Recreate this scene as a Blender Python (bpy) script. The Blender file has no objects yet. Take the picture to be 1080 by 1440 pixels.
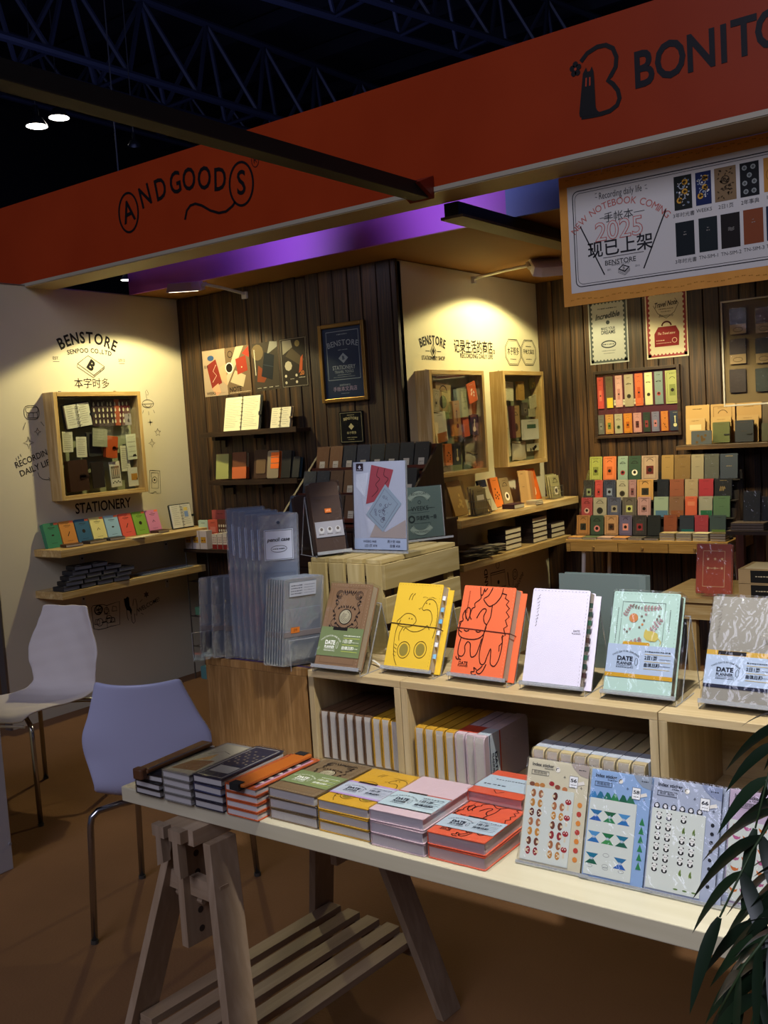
import bpy, bmesh, math, random
from mathutils import Matrix, Vector
random.seed(7)
PI = math.pi
COL = bpy.context.scene.collection
SC = bpy.context.scene

# ---------------------------------------------------------------- camera
FPX, YAW, PITCH, ROLL, EYE = 1385.0, math.radians(-36.31), math.radians(4.72), math.radians(-3.62), 1.55
_F = Vector((math.sin(YAW)*math.cos(PITCH), math.cos(YAW)*math.cos(PITCH), -math.sin(PITCH)))
_R0 = Vector((math.cos(YAW), -math.sin(YAW), 0)); _U0 = _R0.cross(_F)
_R = math.cos(ROLL)*_R0 + math.sin(ROLL)*_U0
_U = -math.sin(ROLL)*_R0 + math.cos(ROLL)*_U0
cam_d = bpy.data.cameras.new('camera'); cam = bpy.data.objects.new('camera', cam_d); COL.objects.link(cam)
cam_d.sensor_fit = 'VERTICAL'; cam_d.sensor_height = 36; cam_d.lens = FPX/1440*36; cam_d.clip_start = .05; cam_d.clip_end = 200
cam.matrix_world = Matrix(((_R.x, _U.x, -_F.x, 0), (_R.y, _U.y, -_F.y, 0), (_R.z, _U.z, -_F.z, EYE), (0, 0, 0, 1)))
SC.camera = cam
SC.view_settings.view_transform = 'Standard'; SC.view_settings.look = 'None'
SC.view_settings.gamma = 1; SC.view_settings.use_curve_mapping = False
SC.view_settings.exposure = 0.0
SC.cycles.use_denoising = True
SC.cycles.max_bounces = 8; SC.cycles.transparent_max_bounces = 24; SC.cycles.caustics_reflective = False; SC.cycles.caustics_refractive = False

# ---------------------------------------------------------------- world and the big lights
W = bpy.data.worlds.new('hall_air'); SC.world = W; W.use_nodes = True
W.node_tree.nodes['Background'].inputs[0].default_value = (.42, .45, .70, 1)
W.node_tree.nodes['Background'].inputs[1].default_value = .085

def lamp(kind, name, loc, aim, power, color=(1, 1, 1), size=.3, size_y=None, angle=60, blend=.3, spread=None):
    L = bpy.data.lights.new(name, kind); o = bpy.data.objects.new(name, L); COL.objects.link(o)
    L.energy = power; L.color = color
    if kind == 'AREA':
        L.shape = 'RECTANGLE'; L.size = size; L.size_y = size_y or size
        if spread: L.spread = math.radians(spread)
    if kind == 'SPOT': L.spot_size = math.radians(angle); L.spot_blend = blend; L.shadow_soft_size = size
    if kind == 'POINT': L.shadow_soft_size = size
    o.location = loc
    d = Vector(aim)-Vector(loc); o.rotation_euler = d.to_track_quat('-Z', 'Y').to_euler()
    return o
YEL = (1, .86, .43)
# flood heads on their arms along the wall tops (bodies are built further down)
lamp('SPOT', 'flood_beam_corner', (-4.42, 4.00, 2.45), (-4.47, 4.06, 1.25), 62, YEL, .03, angle=134, blend=.16)
lamp('SPOT', 'flood_beam_cream', (-2.74, 5.50, 2.46), (-2.78, 5.48, 1.15), 58, YEL, .03, angle=146, blend=.16)
lamp('SPOT', 'flood_beam_plank', (-2.0, 5.30, 2.38), (-2.15, 5.92, 1.0), 115, (1, .88, .55), .05, angle=88, blend=.35)
lamp('SPOT', 'flood_beam_front', (-.55, 1.25, 2.70), (-.85, 2.25, 1.0), 188, (1, .965, .90), .03, angle=58, blend=.12)
lamp('SPOT', 'uplight_purple_one', (-3.55, 3.72, 2.53), (-3.65, 4.2, 2.68), 7, (.8, .75, 1), .03, angle=120, blend=1)
lamp('SPOT', 'uplight_purple_two', (-2.60, 3.72, 2.53), (-2.55, 4.2, 2.68), 7, (.9, .75, 1), .03, angle=120, blend=1)
lamp('AREA', 'truss_fill', (-9, 10, 4.5), (-9.5, 10.5, 12), 260, (.42, .48, 1), 8, 8)  # unseen upward fill, added so the dark roof trusses can be made out
# hall lighting, high above the aisle behind the camera
lamp('AREA', 'hall_light', (-.5, -6.0, 7.0), (-1.8, 3.0, 1.2), 400, (.80, .80, 1), 5, 5)

# ---------------------------------------------------------------- pixel rays of the photograph -> points on known planes
def ray(x, y): return _F + _R*((x-540)/FPX) - _U*((y-720)/FPX)
C0 = Vector((0, 0, EYE))
def onX(x, y, X): d = ray(x, y); return C0 + d*(X/d.x)
def onY(x, y, Y): d = ray(x, y); return C0 + d*(Y/d.y)
def onZ(x, y, Z): d = ray(x, y); return C0 + d*((Z-EYE)/d.z)
def proj(w):
    d = Vector(w)-C0; z = d.dot(_F)
    return (540+FPX*d.dot(_R)/z, 720-FPX*d.dot(_U)/z)

# ---------------------------------------------------------------- materials
def lin(h):
    if not isinstance(h, str): return tuple(h)[:3]
    h = h.lstrip('#'); r = []
    for i in (0, 2, 4):
        c = int(h[i:i+2], 16)/255
        r.append(c/12.92 if c <= .04045 else ((c+.055)/1.055)**2.4)
    return tuple(r)
_M = {}
def mat(col, rough=.55, metal=0, bump=0, bscale=200, spec=.5, emit=0, name=None):
    key = (col, rough, metal, bump, bscale, spec, emit)
    if key in _M: return _M[key]
    m = bpy.data.materials.new(name or 'paint_%s' % str(col).strip('#')); m.use_nodes = True
    b = m.node_tree.nodes['Principled BSDF']
    b.inputs['Base Color'].default_value = (*lin(col), 1); b.inputs['Roughness'].default_value = rough
    b.inputs['Metallic'].default_value = metal; b.inputs['Specular IOR Level'].default_value = spec
    if emit: b.inputs['Emission Color'].default_value = (*lin(col), 1); b.inputs['Emission Strength'].default_value = emit
    if bump:
        N = m.node_tree.nodes; L = m.node_tree.links
        tc = N.new('ShaderNodeTexCoord'); n = N.new('ShaderNodeTexNoise'); n.inputs['Scale'].default_value = bscale; n.inputs['Detail'].default_value = 3
        bp = N.new('ShaderNodeBump'); bp.inputs['Strength'].default_value = bump; bp.inputs['Distance'].default_value = .002
        L.new(tc.outputs['Object'], n.inputs['Vector']); L.new(n.outputs['Fac'], bp.inputs['Height']); L.new(bp.outputs['Normal'], b.inputs['Normal'])
    _M[key] = m; return m
def wood(name, c1, c2, axis='X', scale=1.0, rough=.5, ring=9.0, bump=.15):
    key = ('wood', name, axis)
    if key in _M: return _M[key]
    m = bpy.data.materials.new('%s_grain_%s' % (name, axis.lower())); m.use_nodes = True
    N = m.node_tree.nodes; L = m.node_tree.links; b = N['Principled BSDF']
    tc = N.new('ShaderNodeTexCoord'); mp = N.new('ShaderNodeMapping')
    s = [ring*scale]*3; s['XYZ'.index(axis)] = ring*scale*.07
    mp.inputs['Scale'].default_value = s
    oi = N.new('ShaderNodeObjectInfo'); ad = N.new('ShaderNodeVectorMath'); ad.operation = 'ADD'
    mul = N.new('ShaderNodeMath'); mul.operation = 'MULTIPLY'; mul.inputs[1].default_value = 37
    L.new(oi.outputs['Random'], mul.inputs[0]); L.new(tc.outputs['Object'], mp.inputs['Vector'])
    L.new(mp.outputs['Vector'], ad.inputs[0]); L.new(mul.outputs[0], ad.inputs[1])
    n = N.new('ShaderNodeTexNoise'); n.inputs['Scale'].default_value = 1.2; n.inputs['Detail'].default_value = 2; n.inputs['Distortion'].default_value = .6
    n2 = N.new('ShaderNodeTexNoise'); n2.inputs['Scale'].default_value = 9; n2.inputs['Detail'].default_value = 5
    L.new(ad.outputs[0], n.inputs['Vector']); L.new(ad.outputs[0], n2.inputs['Vector'])
    ms = N.new('ShaderNodeMath'); ms.operation = 'MULTIPLY'; ms.inputs[1].default_value = 9; L.new(n.outputs['Fac'], ms.inputs[0])
    sn = N.new('ShaderNodeMath'); sn.operation = 'SINE'; L.new(ms.outputs[0], sn.inputs[0])
    sm = N.new('ShaderNodeMath'); sm.operation = 'MULTIPLY_ADD'; sm.inputs[1].default_value = .22; sm.inputs[2].default_value = .0; L.new(sn.outputs[0], sm.inputs[0])
    a2 = N.new('ShaderNodeMath'); a2.operation = 'ADD'; L.new(sm.outputs[0], a2.inputs[0]); L.new(n2.outputs['Fac'], a2.inputs[1])
    cr = N.new('ShaderNodeValToRGB'); cr.color_ramp.elements[0].position = .25; cr.color_ramp.elements[1].position = .75
    cr.color_ramp.elements[0].color = (*lin(c2), 1); cr.color_ramp.elements[1].color = (*lin(c1), 1)
    L.new(a2.outputs[0], cr.inputs['Fac'])
    hv = N.new('ShaderNodeHueSaturation'); mr = N.new('ShaderNodeMapRange'); mr.inputs['To Min'].default_value = .82; mr.inputs['To Max'].default_value = 1.12
    L.new(oi.outputs['Random'], mr.inputs['Value']); L.new(mr.outputs[0], hv.inputs['Value']); L.new(cr.outputs['Color'], hv.inputs['Color'])
    L.new(hv.outputs['Color'], b.inputs['Base Color']); b.inputs['Roughness'].default_value = rough
    bp = N.new('ShaderNodeBump'); bp.inputs['Strength'].default_value = bump; bp.inputs['Distance'].default_value = .002
    L.new(a2.outputs[0], bp.inputs['Height']); L.new(bp.outputs['Normal'], b.inputs['Normal'])
    _M[key] = m; return m
def clear(name, tint=(1, 1, 1), gloss=.14, rough=.03, wrinkle=0, wscale=60, haze=0, hazecol=(.8, .82, .85)):
    if name in _M: return _M[name]
    m = bpy.data.materials.new(name); m.use_nodes = True; N = m.node_tree.nodes; L = m.node_tree.links; N.clear()
    out = N.new('ShaderNodeOutputMaterial'); tr = N.new('ShaderNodeBsdfTransparent'); tr.inputs[0].default_value = (*tint, 1)
    gl = N.new('ShaderNodeBsdfGlossy'); gl.inputs['Roughness'].default_value = rough; gl.inputs[0].default_value = (.95, .97, 1, 1)
    lw = N.new('ShaderNodeLayerWeight'); lw.inputs['Blend'].default_value = .35
    mr = N.new('ShaderNodeMapRange'); mr.inputs['To Min'].default_value = gloss*.45; mr.inputs['To Max'].default_value = min(.9, gloss*3.2)
    L.new(lw.outputs['Fresnel'], mr.inputs['Value'])
    mx = N.new('ShaderNodeMixShader'); L.new(mr.outputs[0], mx.inputs[0]); L.new(tr.outputs[0], mx.inputs[1]); L.new(gl.outputs[0], mx.inputs[2])
    last = mx
    if haze:
        df = N.new('ShaderNodeBsdfDiffuse'); df.inputs[0].default_value = (*hazecol, 1)
        m2 = N.new('ShaderNodeMixShader'); m2.inputs[0].default_value = haze; L.new(mx.outputs[0], m2.inputs[1]); L.new(df.outputs[0], m2.inputs[2]); last = m2
    if wrinkle:
        tc = N.new('ShaderNodeTexCoord'); n = N.new('ShaderNodeTexNoise'); n.inputs['Scale'].default_value = wscale; n.inputs['Detail'].default_value = 2; n.inputs['Distortion'].default_value = 1.2
        bp = N.new('ShaderNodeBump'); bp.inputs['Strength'].default_value = wrinkle; bp.inputs['Distance'].default_value = .01
        L.new(tc.outputs['Object'], n.inputs['Vector']); L.new(n.outputs['Fac'], bp.inputs['Height'])
        L.new(bp.outputs['Normal'], gl.inputs['Normal'])
    L.new(last.outputs[0], out.inputs[0]); _M[name] = m; return m
ACRYL = clear('clear_acrylic', (.97, .98, .98), .12, .02)
EDGE = clear('acrylic_edge', (.80, .84, .84), .5, .08, haze=.25)
FILM = clear('wrinkled_plastic_film', (.985, .985, .985), .085, .09, wrinkle=.42, wscale=30)
GLASS = clear('case_glass', (.97, .98, .97), .045, .01)
PVC = clear('frosted_vinyl', (.86, .88, .90), .16, .14, wrinkle=.4, wscale=25, haze=.16, hazecol=(.62, .68, .80))
PINE = lambda ax='X': wood('pine', '#d9c08a', '#b08f55', ax, 1.0, .45)
BIRCH = lambda ax='X': wood('birch', '#d8c79a', '#c4ae7c', ax, .8, .45, bump=.08)
DARKW = lambda ax='Z': wood('dark_stained_wood', '#54402a', '#2a1d11', ax, 1.6, .6, bump=.6)
SHELFD = lambda ax='X': wood('dark_shelf_wood', '#4a3320', '#2a1b10', ax, 1.2, .5)
MAHOG = lambda ax='X': wood('reddish_brown_wood', '#6b3320', '#431d10', ax, 1.0, .4)
CHROME = mat('#b8b8bc', .18, 1); STEEL = mat('#9a9a9c', .35, .9); WHITEM = mat('#d6d4cc', .4)

# ---------------------------------------------------------------- mesh helpers
class MB:
    def __init__(s): s.v = []; s.f = []; s.m = []
    def add(s, vs, fs, m=0):
        b = len(s.v); s.v += [tuple(p) for p in vs]; s.f += [tuple(b+i for i in q) for q in fs]; s.m += [m]*len(fs); return s
    def bb(s, x0, x1, y0, y1, z0, z1, m=0, M=None):
        vs = [Vector(p) for p in ((x0,y0,z0),(x1,y0,z0),(x1,y1,z0),(x0,y1,z0),(x0,y0,z1),(x1,y0,z1),(x1,y1,z1),(x0,y1,z1))]
        if M: vs = [M @ p for p in vs]
        return s.add(vs, [(0,3,2,1),(4,5,6,7),(0,1,5,4),(1,2,6,5),(2,3,7,6),(3,0,4,7)], m)
    def beam(s, a, b, w, h, m=0, up=(0,0,1)):
        a, b = Vector(a), Vector(b); d = (b-a); L = d.length; d.normalize(); up = Vector(up)
        x = d.cross(up)
        if x.length < 1e-4: x = d.cross(Vector((0,1,0)))
        x.normalize(); z = x.cross(d); M = Matrix((( x.x,d.x,z.x,a.x),(x.y,d.y,z.y,a.y),(x.z,d.z,z.z,a.z),(0,0,0,1)))
        return s.bb(-w/2, w/2, 0, L, -h/2, h/2, m, M)
    def tube(s, pts, r, n=8, m=0, cap=True):
        pts = [Vector(p) for p in pts]; rs = r if isinstance(r, (list, tuple)) else [r]*len(pts)
        b = len(s.v); x = None
        for i, p in enumerate(pts):
            d = (pts[min(i+1, len(pts)-1)]-pts[max(i-1, 0)]).normalized()
            if x is None:
                x = d.cross(Vector((0,0,1)))
                if x.length < 1e-3: x = d.cross(Vector((1,0,0)))
            x = (x-d*x.dot(d)).normalized(); y = d.cross(x)
            for k in range(n):
                a = 2*PI*k/n; s.v.append(tuple(p+(x*math.cos(a)+y*math.sin(a))*rs[i]))
        for i in range(len(pts)-1):
            for k in range(n):
                s.f.append((b+i*n+k, b+i*n+(k+1)%n, b+(i+1)*n+(k+1)%n, b+(i+1)*n+k)); s.m.append(m)
        if cap:
            s.f.append(tuple(b+k for k in reversed(range(n)))); s.f.append(tuple(b+(len(pts)-1)*n+k for k in range(n))); s.m += [m, m]
        return s
    def lathe(s, prof, n=16, m=0, M=None):
        b = len(s.v)
        for r, z in prof:
            for k in range(n):
                p = Vector((r*math.cos(2*PI*k/n), r*math.sin(2*PI*k/n), z)); s.v.append(tuple(M @ p if M else p))
        for i in range(len(prof)-1):
            for k in range(n):
                s.f.append((b+i*n+k, b+i*n+(k+1)%n, b+(i+1)*n+(k+1)%n, b+(i+1)*n+k)); s.m.append(m)
        return s
    def rprism(s, x0, x1, z0, z1, y0, y1, r=.004, k=3, m=0):
        "rounded rectangle in xz extruded along y"
        P = []
        for cx, cz, a0 in ((x1-r, z0+r, -PI/2), (x1-r, z1-r, 0), (x0+r, z1-r, PI/2), (x0+r, z0+r, PI)):
            for i in range(k): a = a0+PI/2*i/(k-1); P.append((cx+r*math.cos(a), cz+r*math.sin(a)))
        return s.prism(P, y0, y1, m)
    def prism(s, P, y0, y1, m=0):
        n = len(P); b = len(s.v)
        s.v += [(x, y0, z) for x, z in P]+[(x, y1, z) for x, z in P]
        s.f += [tuple(b+i for i in range(n)), tuple(b+n+i for i in reversed(range(n)))]
        s.f += [(b+i, b+n+i, b+n+(i+1) % n, b+(i+1) % n) for i in range(n)]; s.m += [m]*(n+2); return s
    def mesh(s, name, mats, smooth=False):
        me = bpy.data.meshes.new(name); me.from_pydata(s.v, [], s.f)
        for q in (mats if isinstance(mats, (list, tuple)) else [mats]): me.materials.append(q)
        me.polygons.foreach_set('material_index', s.m)
        if smooth: me.polygons.foreach_set('use_smooth', [True]*len(s.f))
        me.update(); return me
    def build(s, name, mats, parent=None, M=None, smooth=False, bevel=0):
        o = bpy.data.objects.new(name, s.mesh(name, mats, smooth)); COL.objects.link(o)
        if parent is not None: o.parent = parent
        if M is not None: o.matrix_local = M
        if bevel:
            b = o.modifiers.new('soft_edge', 'BEVEL'); b.width = bevel; b.segments = 2; b.limit_method = 'ANGLE'
        return o
def tag(o, label=None, cat=None, group=None, kind=None):
    if label: o['label'] = label
    if cat: o['category'] = cat
    if group: o['group'] = group
    if kind: o['kind'] = kind
    return o
def empty(name, M=None):
    o = bpy.data.objects.new(name, None); COL.objects.link(o); o.empty_display_size = .05
    if M is not None: o.matrix_world = M
    return o
def thing(name, label, cat, M=None, group=None): return tag(empty(name, M), label, cat, group)
def T(x, y=None, z=None): return Matrix.Translation(Vector(x) if y is None else Vector((x, y, z)))
def frame(O, yaw=0.0, tilt=0.0, roll=0.0):
    "x right, z up along the face (leaning back by tilt), y into the back; degrees"
    yaw, tilt = math.radians(yaw), math.radians(tilt)
    X = Vector((math.cos(yaw), math.sin(yaw), 0)); B = Vector((-math.sin(yaw), math.cos(yaw), 0)); up = Vector((0,0,1))
    Z = up*math.cos(tilt)+B*math.sin(tilt); Y = B*math.cos(tilt)-up*math.sin(tilt)
    M = Matrix(((X.x,Y.x,Z.x,O[0]),(X.y,Y.y,Z.y,O[1]),(X.z,Y.z,Z.z,O[2]),(0,0,0,1)))
    if roll: M = M @ Matrix.Rotation(math.radians(roll), 4, 'Y')
    return M
def axes(O, X, Y, Z):
    X, Y, Z = Vector(X), Vector(Y), Vector(Z)
    return Matrix(((X.x,Y.x,Z.x,O[0]),(X.y,Y.y,Z.y,O[1]),(X.z,Y.z,Z.z,O[2]),(0,0,0,1)))
def dup(o, M=None, label=None, group=None):
    r = o.copy(); COL.objects.link(r)
    if M is not None: r.matrix_world = M
    if label: r['label'] = label
    if group: r['group'] = group
    for c in o.children:
        k = c.copy(); COL.objects.link(k); k.parent = r
        for g in c.children:
            q = g.copy(); COL.objects.link(q); q.parent = k
    return r

# ---------------------------------------------------------------- flat print: ink shapes lying on a face (local x, z; facing -y)
_TX = {}
def text_mesh(s, off=0.0):
    key = (s, off)
    if key not in _TX:
        c = bpy.data.curves.new('lettering', 'FONT'); c.body = s; c.size = 1; c.resolution_u = 3; c.offset = off; c.align_x = 'CENTER'; c.align_y = 'CENTER'
        o = bpy.data.objects.new('lettering', c); COL.objects.link(o)
        dg = bpy.context.evaluated_depsgraph_get(); me = o.evaluated_get(dg).to_mesh()
        V = [(v.co.x, v.co.y) for v in me.vertices]; Fs = [tuple(p.vertices) for p in me.polygons]
        bpy.data.objects.remove(o); bpy.data.curves.remove(c)
        _TX[key] = (V, Fs)
    return _TX[key]
def text_width(s, size, off=0.0):
    V, _ = text_mesh(s, off)
    return (max(p[0] for p in V)-min(p[0] for p in V))*size if V else size*.3
class Art:
    def __init__(s, y=-.0004, step=.00025): s.mb = MB(); s.c = []; s.y = y; s.st = step
    def _m(s, col):
        if col not in s.c: s.c.append(col)
        return s.c.index(col)
    def _add(s, pts, faces, col, l):
        y = s.y-s.st*l; s.mb.add([(p[0], y, p[1]) for p in pts], faces, s._m(col)); return s
    def poly(s, pts, col, l=0): return s._add(pts, [tuple(range(len(pts)))], col, l)
    def rect(s, x0, z0, x1, z1, col, l=0): return s.poly([(x0,z0),(x1,z0),(x1,z1),(x0,z1)], col, l)
    def line(s, pts, w, col, l=0, closed=False):
        P = [Vector(p) for p in pts]
        if closed: P.append(P[0])
        n = len(P); L = []; R = []
        for i in range(n):
            d = P[min(i+1, n-1)]-P[max(i-1, 0)]
            if d.length < 1e-9: d = Vector((1, 0))
            d.normalize(); q = Vector((-d.y, d.x))*w/2; L.append(P[i]+q); R.append(P[i]-q)
        return s._add([tuple(p) for p in L]+[tuple(p) for p in R], [(i, n+i, n+i+1, i+1) for i in range(n-1)], col, l)
    def frame(s, x0, z0, x1, z1, w, col, l=0):
        for a in ((x0,z0,x1,z0+w),(x0,z1-w,x1,z1),(x0,z0,x0+w,z1),(x1-w,z0,x1,z1)): s.rect(*a, col, l)
        return s
    def circ(s, x, z, r, col, l=0, n=14, rz=None):
        rz = rz or r; return s.poly([(x+r*math.cos(2*PI*i/n), z+rz*math.sin(2*PI*i/n)) for i in range(n)], col, l)
    def ring(s, x, z, r, w, col, l=0, n=20, rz=None, a0=0, a1=2*PI):
        rz = rz or r; return s.line([(x+r*math.cos(a0+(a1-a0)*i/n), z+rz*math.sin(a0+(a1-a0)*i/n)) for i in range(n+1)], w, col, l)
    def leaf(s, x, z, L, w, ang, col, l=0):
        c, q = math.cos(ang), math.sin(ang)
        P = [(0,0),(L*.3,w*.5),(L*.65,w*.42),(L,0),(L*.65,-w*.42),(L*.3,-w*.5)]
        return s.poly([(x+a*c-b*q, z+a*q+b*c) for a, b in P], col, l)
    def star(s, x, z, r, w, col, l=0, n=4, inner=.35):
        P = [(x+(r if i % 2 == 0 else r*inner)*math.sin(PI*i/n), z+(r if i % 2 == 0 else r*inner)*math.cos(PI*i/n)) for i in range(2*n)]
        return s.line(P, w, col, l, True) if w else s.poly(P, col, l)
    def text(s, t, x, z, size, col, l=1, width=None, off=0.0, rot=0, sx=1.0, shear=0.0, align='C'):
        V, Fs = text_mesh(t, off)
        if not V: return s
        w0 = (max(p[0] for p in V)-min(p[0] for p in V))
        k = sx*size
        if width: k = width/w0
        c, q = math.cos(math.radians(rot)), math.sin(math.radians(rot))
        dx = {'C': 0, 'L': w0*k/2, 'R': -w0*k/2}[align]
        P = []
        for a, b in V:
            a, b = a*k+dx+shear*b*size, b*size; P.append((x+a*c-b*q, z+a*q+b*c))
        return s._add(P, Fs, col, l)
    def arc(s, t, x, z, R, size, col, l=1, off=0.0, spacing=1.0, sx=1.0, a0=90.0):
        "text bent over a circle of radius R whose top is at (x, z)"
        ws = [text_width(ch, size*sx, off) + size*.10*spacing if ch != ' ' else size*.35 for ch in t]
        tot = sum(ws); pos = -tot/2
        for ch, w in zip(t, ws):
            th = (pos+w/2)/R; pos += w
            if ch != ' ': s.text(ch, x+R*math.sin(th), z-R+R*math.cos(th), size, col, l, off=off, rot=-math.degrees(th), sx=sx)
        return s
    def scrib(s, x0, x1, z, w, col, l=1, h=.0015, seed=0):
        "a row of tiny unreadable print"
        r = random.Random(seed+int(abs(x0*9999)+abs(z*7777))); x = x0
        while x < x1:
            d = h*r.uniform(.7, 1.6); s.rect(x, z-h/2*r.uniform(.5, 1), min(x+d, x1), z+h/2*r.uniform(.5, 1), col, l); x += d+h*r.uniform(.3, .8)
        return s
    def build(s, parent=None, M=None, name='print', rough=.65):
        if not s.mb.f: return None
        return s.mb.build(name, [mat(c, rough, spec=.2) for c in s.c], parent, M)

# ---------------------------------------------------------------- notebooks
def book(label, M, w, h, t, cover, pages='#e6e0d0', art=None, wrap=False, name='notebook', cat='notebook', group=None, r=.005, board=.0018, rough=.55, bump=0, inset=.003, extra=None):
    root = thing(name, label, cat, M, group); cm = mat(cover, rough, 0, bump, 900)
    b = MB(); b.rprism(0, w, 0, h, 0, board, r, m=0); b.rprism(0, w, 0, h, t-board, t, r, m=0); b.bb(0, board, board, t-board, r*.4, h-r*.4)
    b.build('cover', cm, root)
    p = MB(); p.bb(board, w-inset, board, t-board, inset, h-inset); p.build('pages', mat(pages, .8, 0, .5, 1200), root)
    if art: art.build(root)
    if wrap:
        f = MB(); e = .0022; f.rprism(-e, w+e*2.2, -e, h+e*2, -e, t+e, .006); f.build('plastic_sleeve', FILM, root)
    return root

# ================================================================ THE SETTING
XL, YP, XC, YR, YF, HW = -4.97, 4.60, -3.19, 6.29, 3.45, 2.50
def noisy(name, c1, c2, scale, rough=.9, detail=6, bump=.2, stretch=None):
    m = bpy.data.materials.new(name); m.use_nodes = True; N = m.node_tree.nodes; L = m.node_tree.links; b = N['Principled BSDF']
    tc = N.new('ShaderNodeTexCoord'); mp = N.new('ShaderNodeMapping'); mp.inputs['Scale'].default_value = stretch or (1, 1, 1)
    n = N.new('ShaderNodeTexNoise'); n.inputs['Scale'].default_value = scale; n.inputs['Detail'].default_value = detail
    n2 = N.new('ShaderNodeTexNoise'); n2.inputs['Scale'].default_value = scale*90; n2.inputs['Detail'].default_value = 2
    cr = N.new('ShaderNodeValToRGB'); cr.color_ramp.elements[0].position = .3; cr.color_ramp.elements[1].position = .7
    cr.color_ramp.elements[0].color = (*lin(c2), 1); cr.color_ramp.elements[1].color = (*lin(c1), 1)
    L.new(tc.outputs['Object'], mp.inputs['Vector']); L.new(mp.outputs['Vector'], n.inputs['Vector']); L.new(mp.outputs['Vector'], n2.inputs['Vector'])
    L.new(n.outputs['Fac'], cr.inputs['Fac']); L.new(cr.outputs['Color'], b.inputs['Base Color']); b.inputs['Roughness'].default_value = rough
    bp = N.new('ShaderNodeBump'); bp.inputs['Strength'].default_value = bump; bp.inputs['Distance'].default_value = .003
    L.new(n2.outputs['Fac'], bp.inputs['Height']); L.new(bp.outputs['Normal'], b.inputs['Normal']); return m
CARPET = noisy('brown_carpet', '#7a5533', '#674627', 1.3, .95, 8, .5)
WALLP = noisy('painted_wall', '#d6cdb4', '#cfc6ac', 2.0, .75, 3, .06)
WALLC = noisy('cream_painted_wall', '#e2dbb8', '#dcd4ae', 2.0, .75, 3, .06)
def struct(o, label=None): return tag(o, label, None, None, 'structure')
fl = MB(); fl.bb(-26, 14, -12, 30, -.05, 0); struct(fl.build('floor', CARPET), 'brown exhibition hall carpet under the whole booth')
# left wall
b = MB(); b.bb(XL-.05, XL, 3.10, YP+.05, 0, HW); wl = b.build('wall_left', WALLP); struct(wl, 'off-white side wall of the booth with line drawings')
b = MB(); b.bb(XL-.052, XL+.002, 3.092, 3.105, 0, HW); b.bb(XL-.052, XL+.003, 3.092, YP, HW, HW+.006); b.build('edge_profile', STEEL, wl)
# plank wall of the store room
b = MB(); b.bb(XL, XC, YP, YP+.04, 0, HW-.01); wp = b.build('wall_middle', mat('#171009', .9)); struct(wp, 'dark vertical plank wall carrying posters and two small shelves')
def planks(parent, x0, x1, Y, wid, seed, ztop=HW):
    r = random.Random(seed); x = x0; meshes = {}
    while x < x1-.004:
        w = min(wid*r.choice((.82, .95, 1.0, 1.08, 1.18)), x1-x)
        if x1-(x+w) < .03: w = x1-x
        k = round(w, 3)
        if k not in meshes:
            m_ = MB(); c = .003
            m_.add([(.002,0,0),(.002,-.010,0),(.002+c,-.014,0),(w-.002-c,-.014,0),(w-.002,-.010,0),(w-.002,0,0),
                    (.002,0,1),(.002,-.010,1),(.002+c,-.014,1),(w-.002-c,-.014,1),(w-.002,-.010,1),(w-.002,0,1)],
                   [(0,1,7,6),(1,2,8,7),(2,3,9,8),(3,4,10,9),(4,5,11,10),(6,7,8,9,10,11),(5,4,3,2,1,0)])
            meshes[k] = m_.mesh('plank', DARKWS)
        o = bpy.data.objects.new('plank', meshes[k]); COL.objects.link(o); o.parent = parent
        o.location = (x, Y-r.uniform(0, .004), 0); o.scale = (1, 1, ztop+r.choice((-.012, -.004, 0, .004, .008)))
        x += w
DARKWS = wood('stained_plank', '#61421e', '#251509', 'Z', 1.5, .55, bump=.9)
planks(wp, XL+.001, XC-.001, YP, .100, 3)
# cream wall: side of the store room
b = MB(); b.bb(XC-.04, XC, YP+.0, YR, 0, HW-.004); wc = b.build('wall_right_of_planks', WALLC); struct(wc, 'cream side wall with shop lettering and two wooden display cases'); wc.name = 'wall_cream'
b = MB(); b.bb(XC-.003, XC+.004, YP-.018, YP+.004, 0, HW); b.build('corner_trim', mat('#2a1c10', .6), wc)
b = MB(); b.bb(XC, 1.2, YR, YR+.05, 0, HW-.01); wr = b.build('wall_back', mat('#171009', .9)); struct(wr, 'dark vertical plank back wall of the booth')
planks(wr, XC+.001, .9, YR, .105, 5)
# store room ceiling box: ochre underside, purple and blue front
b = MB(); b.bb(XL+.02, 1.2, 4.20, 7.4, HW+.001, HW+.012); cl = b.build('ceiling', mat('#8a6022', .8)); struct(cl, 'ochre soffit board above the booth walls')
b = MB(); xs = onY(711, 285, 4.18).x
b.bb(XL+.02, xs, 4.18, 4.20, HW, 2.96, 0); b.bb(xs, 1.2, 4.18, 4.20, HW, 2.96, 1)
hd = b.build('inner_header', [mat('#a355e0', .55), mat('#5d78c8', .55)]); struct(hd, 'purple and blue header board behind the orange fascia'); hd.name = 'trim_1'
# dark hall: roof, end walls
HALL = mat('#0c0e18', .95)
b = MB(); b.bb(-40, 20, -6, 40, 12.0, 12.1); struct(b.build('ceiling', mat('#141826', .9)), 'dark roof deck of the exhibition hall')
b = MB(); b.bb(-40, 20, 30, 30.2, 0, 12); struct(b.build('wall_hall_end', HALL), 'dark far end of the exhibition hall')
b = MB(); b.bb(-26.2, -26, -6, 30, 0, 12); struct(b.build('wall_hall_side', HALL), 'dark far side of the exhibition hall')

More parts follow.
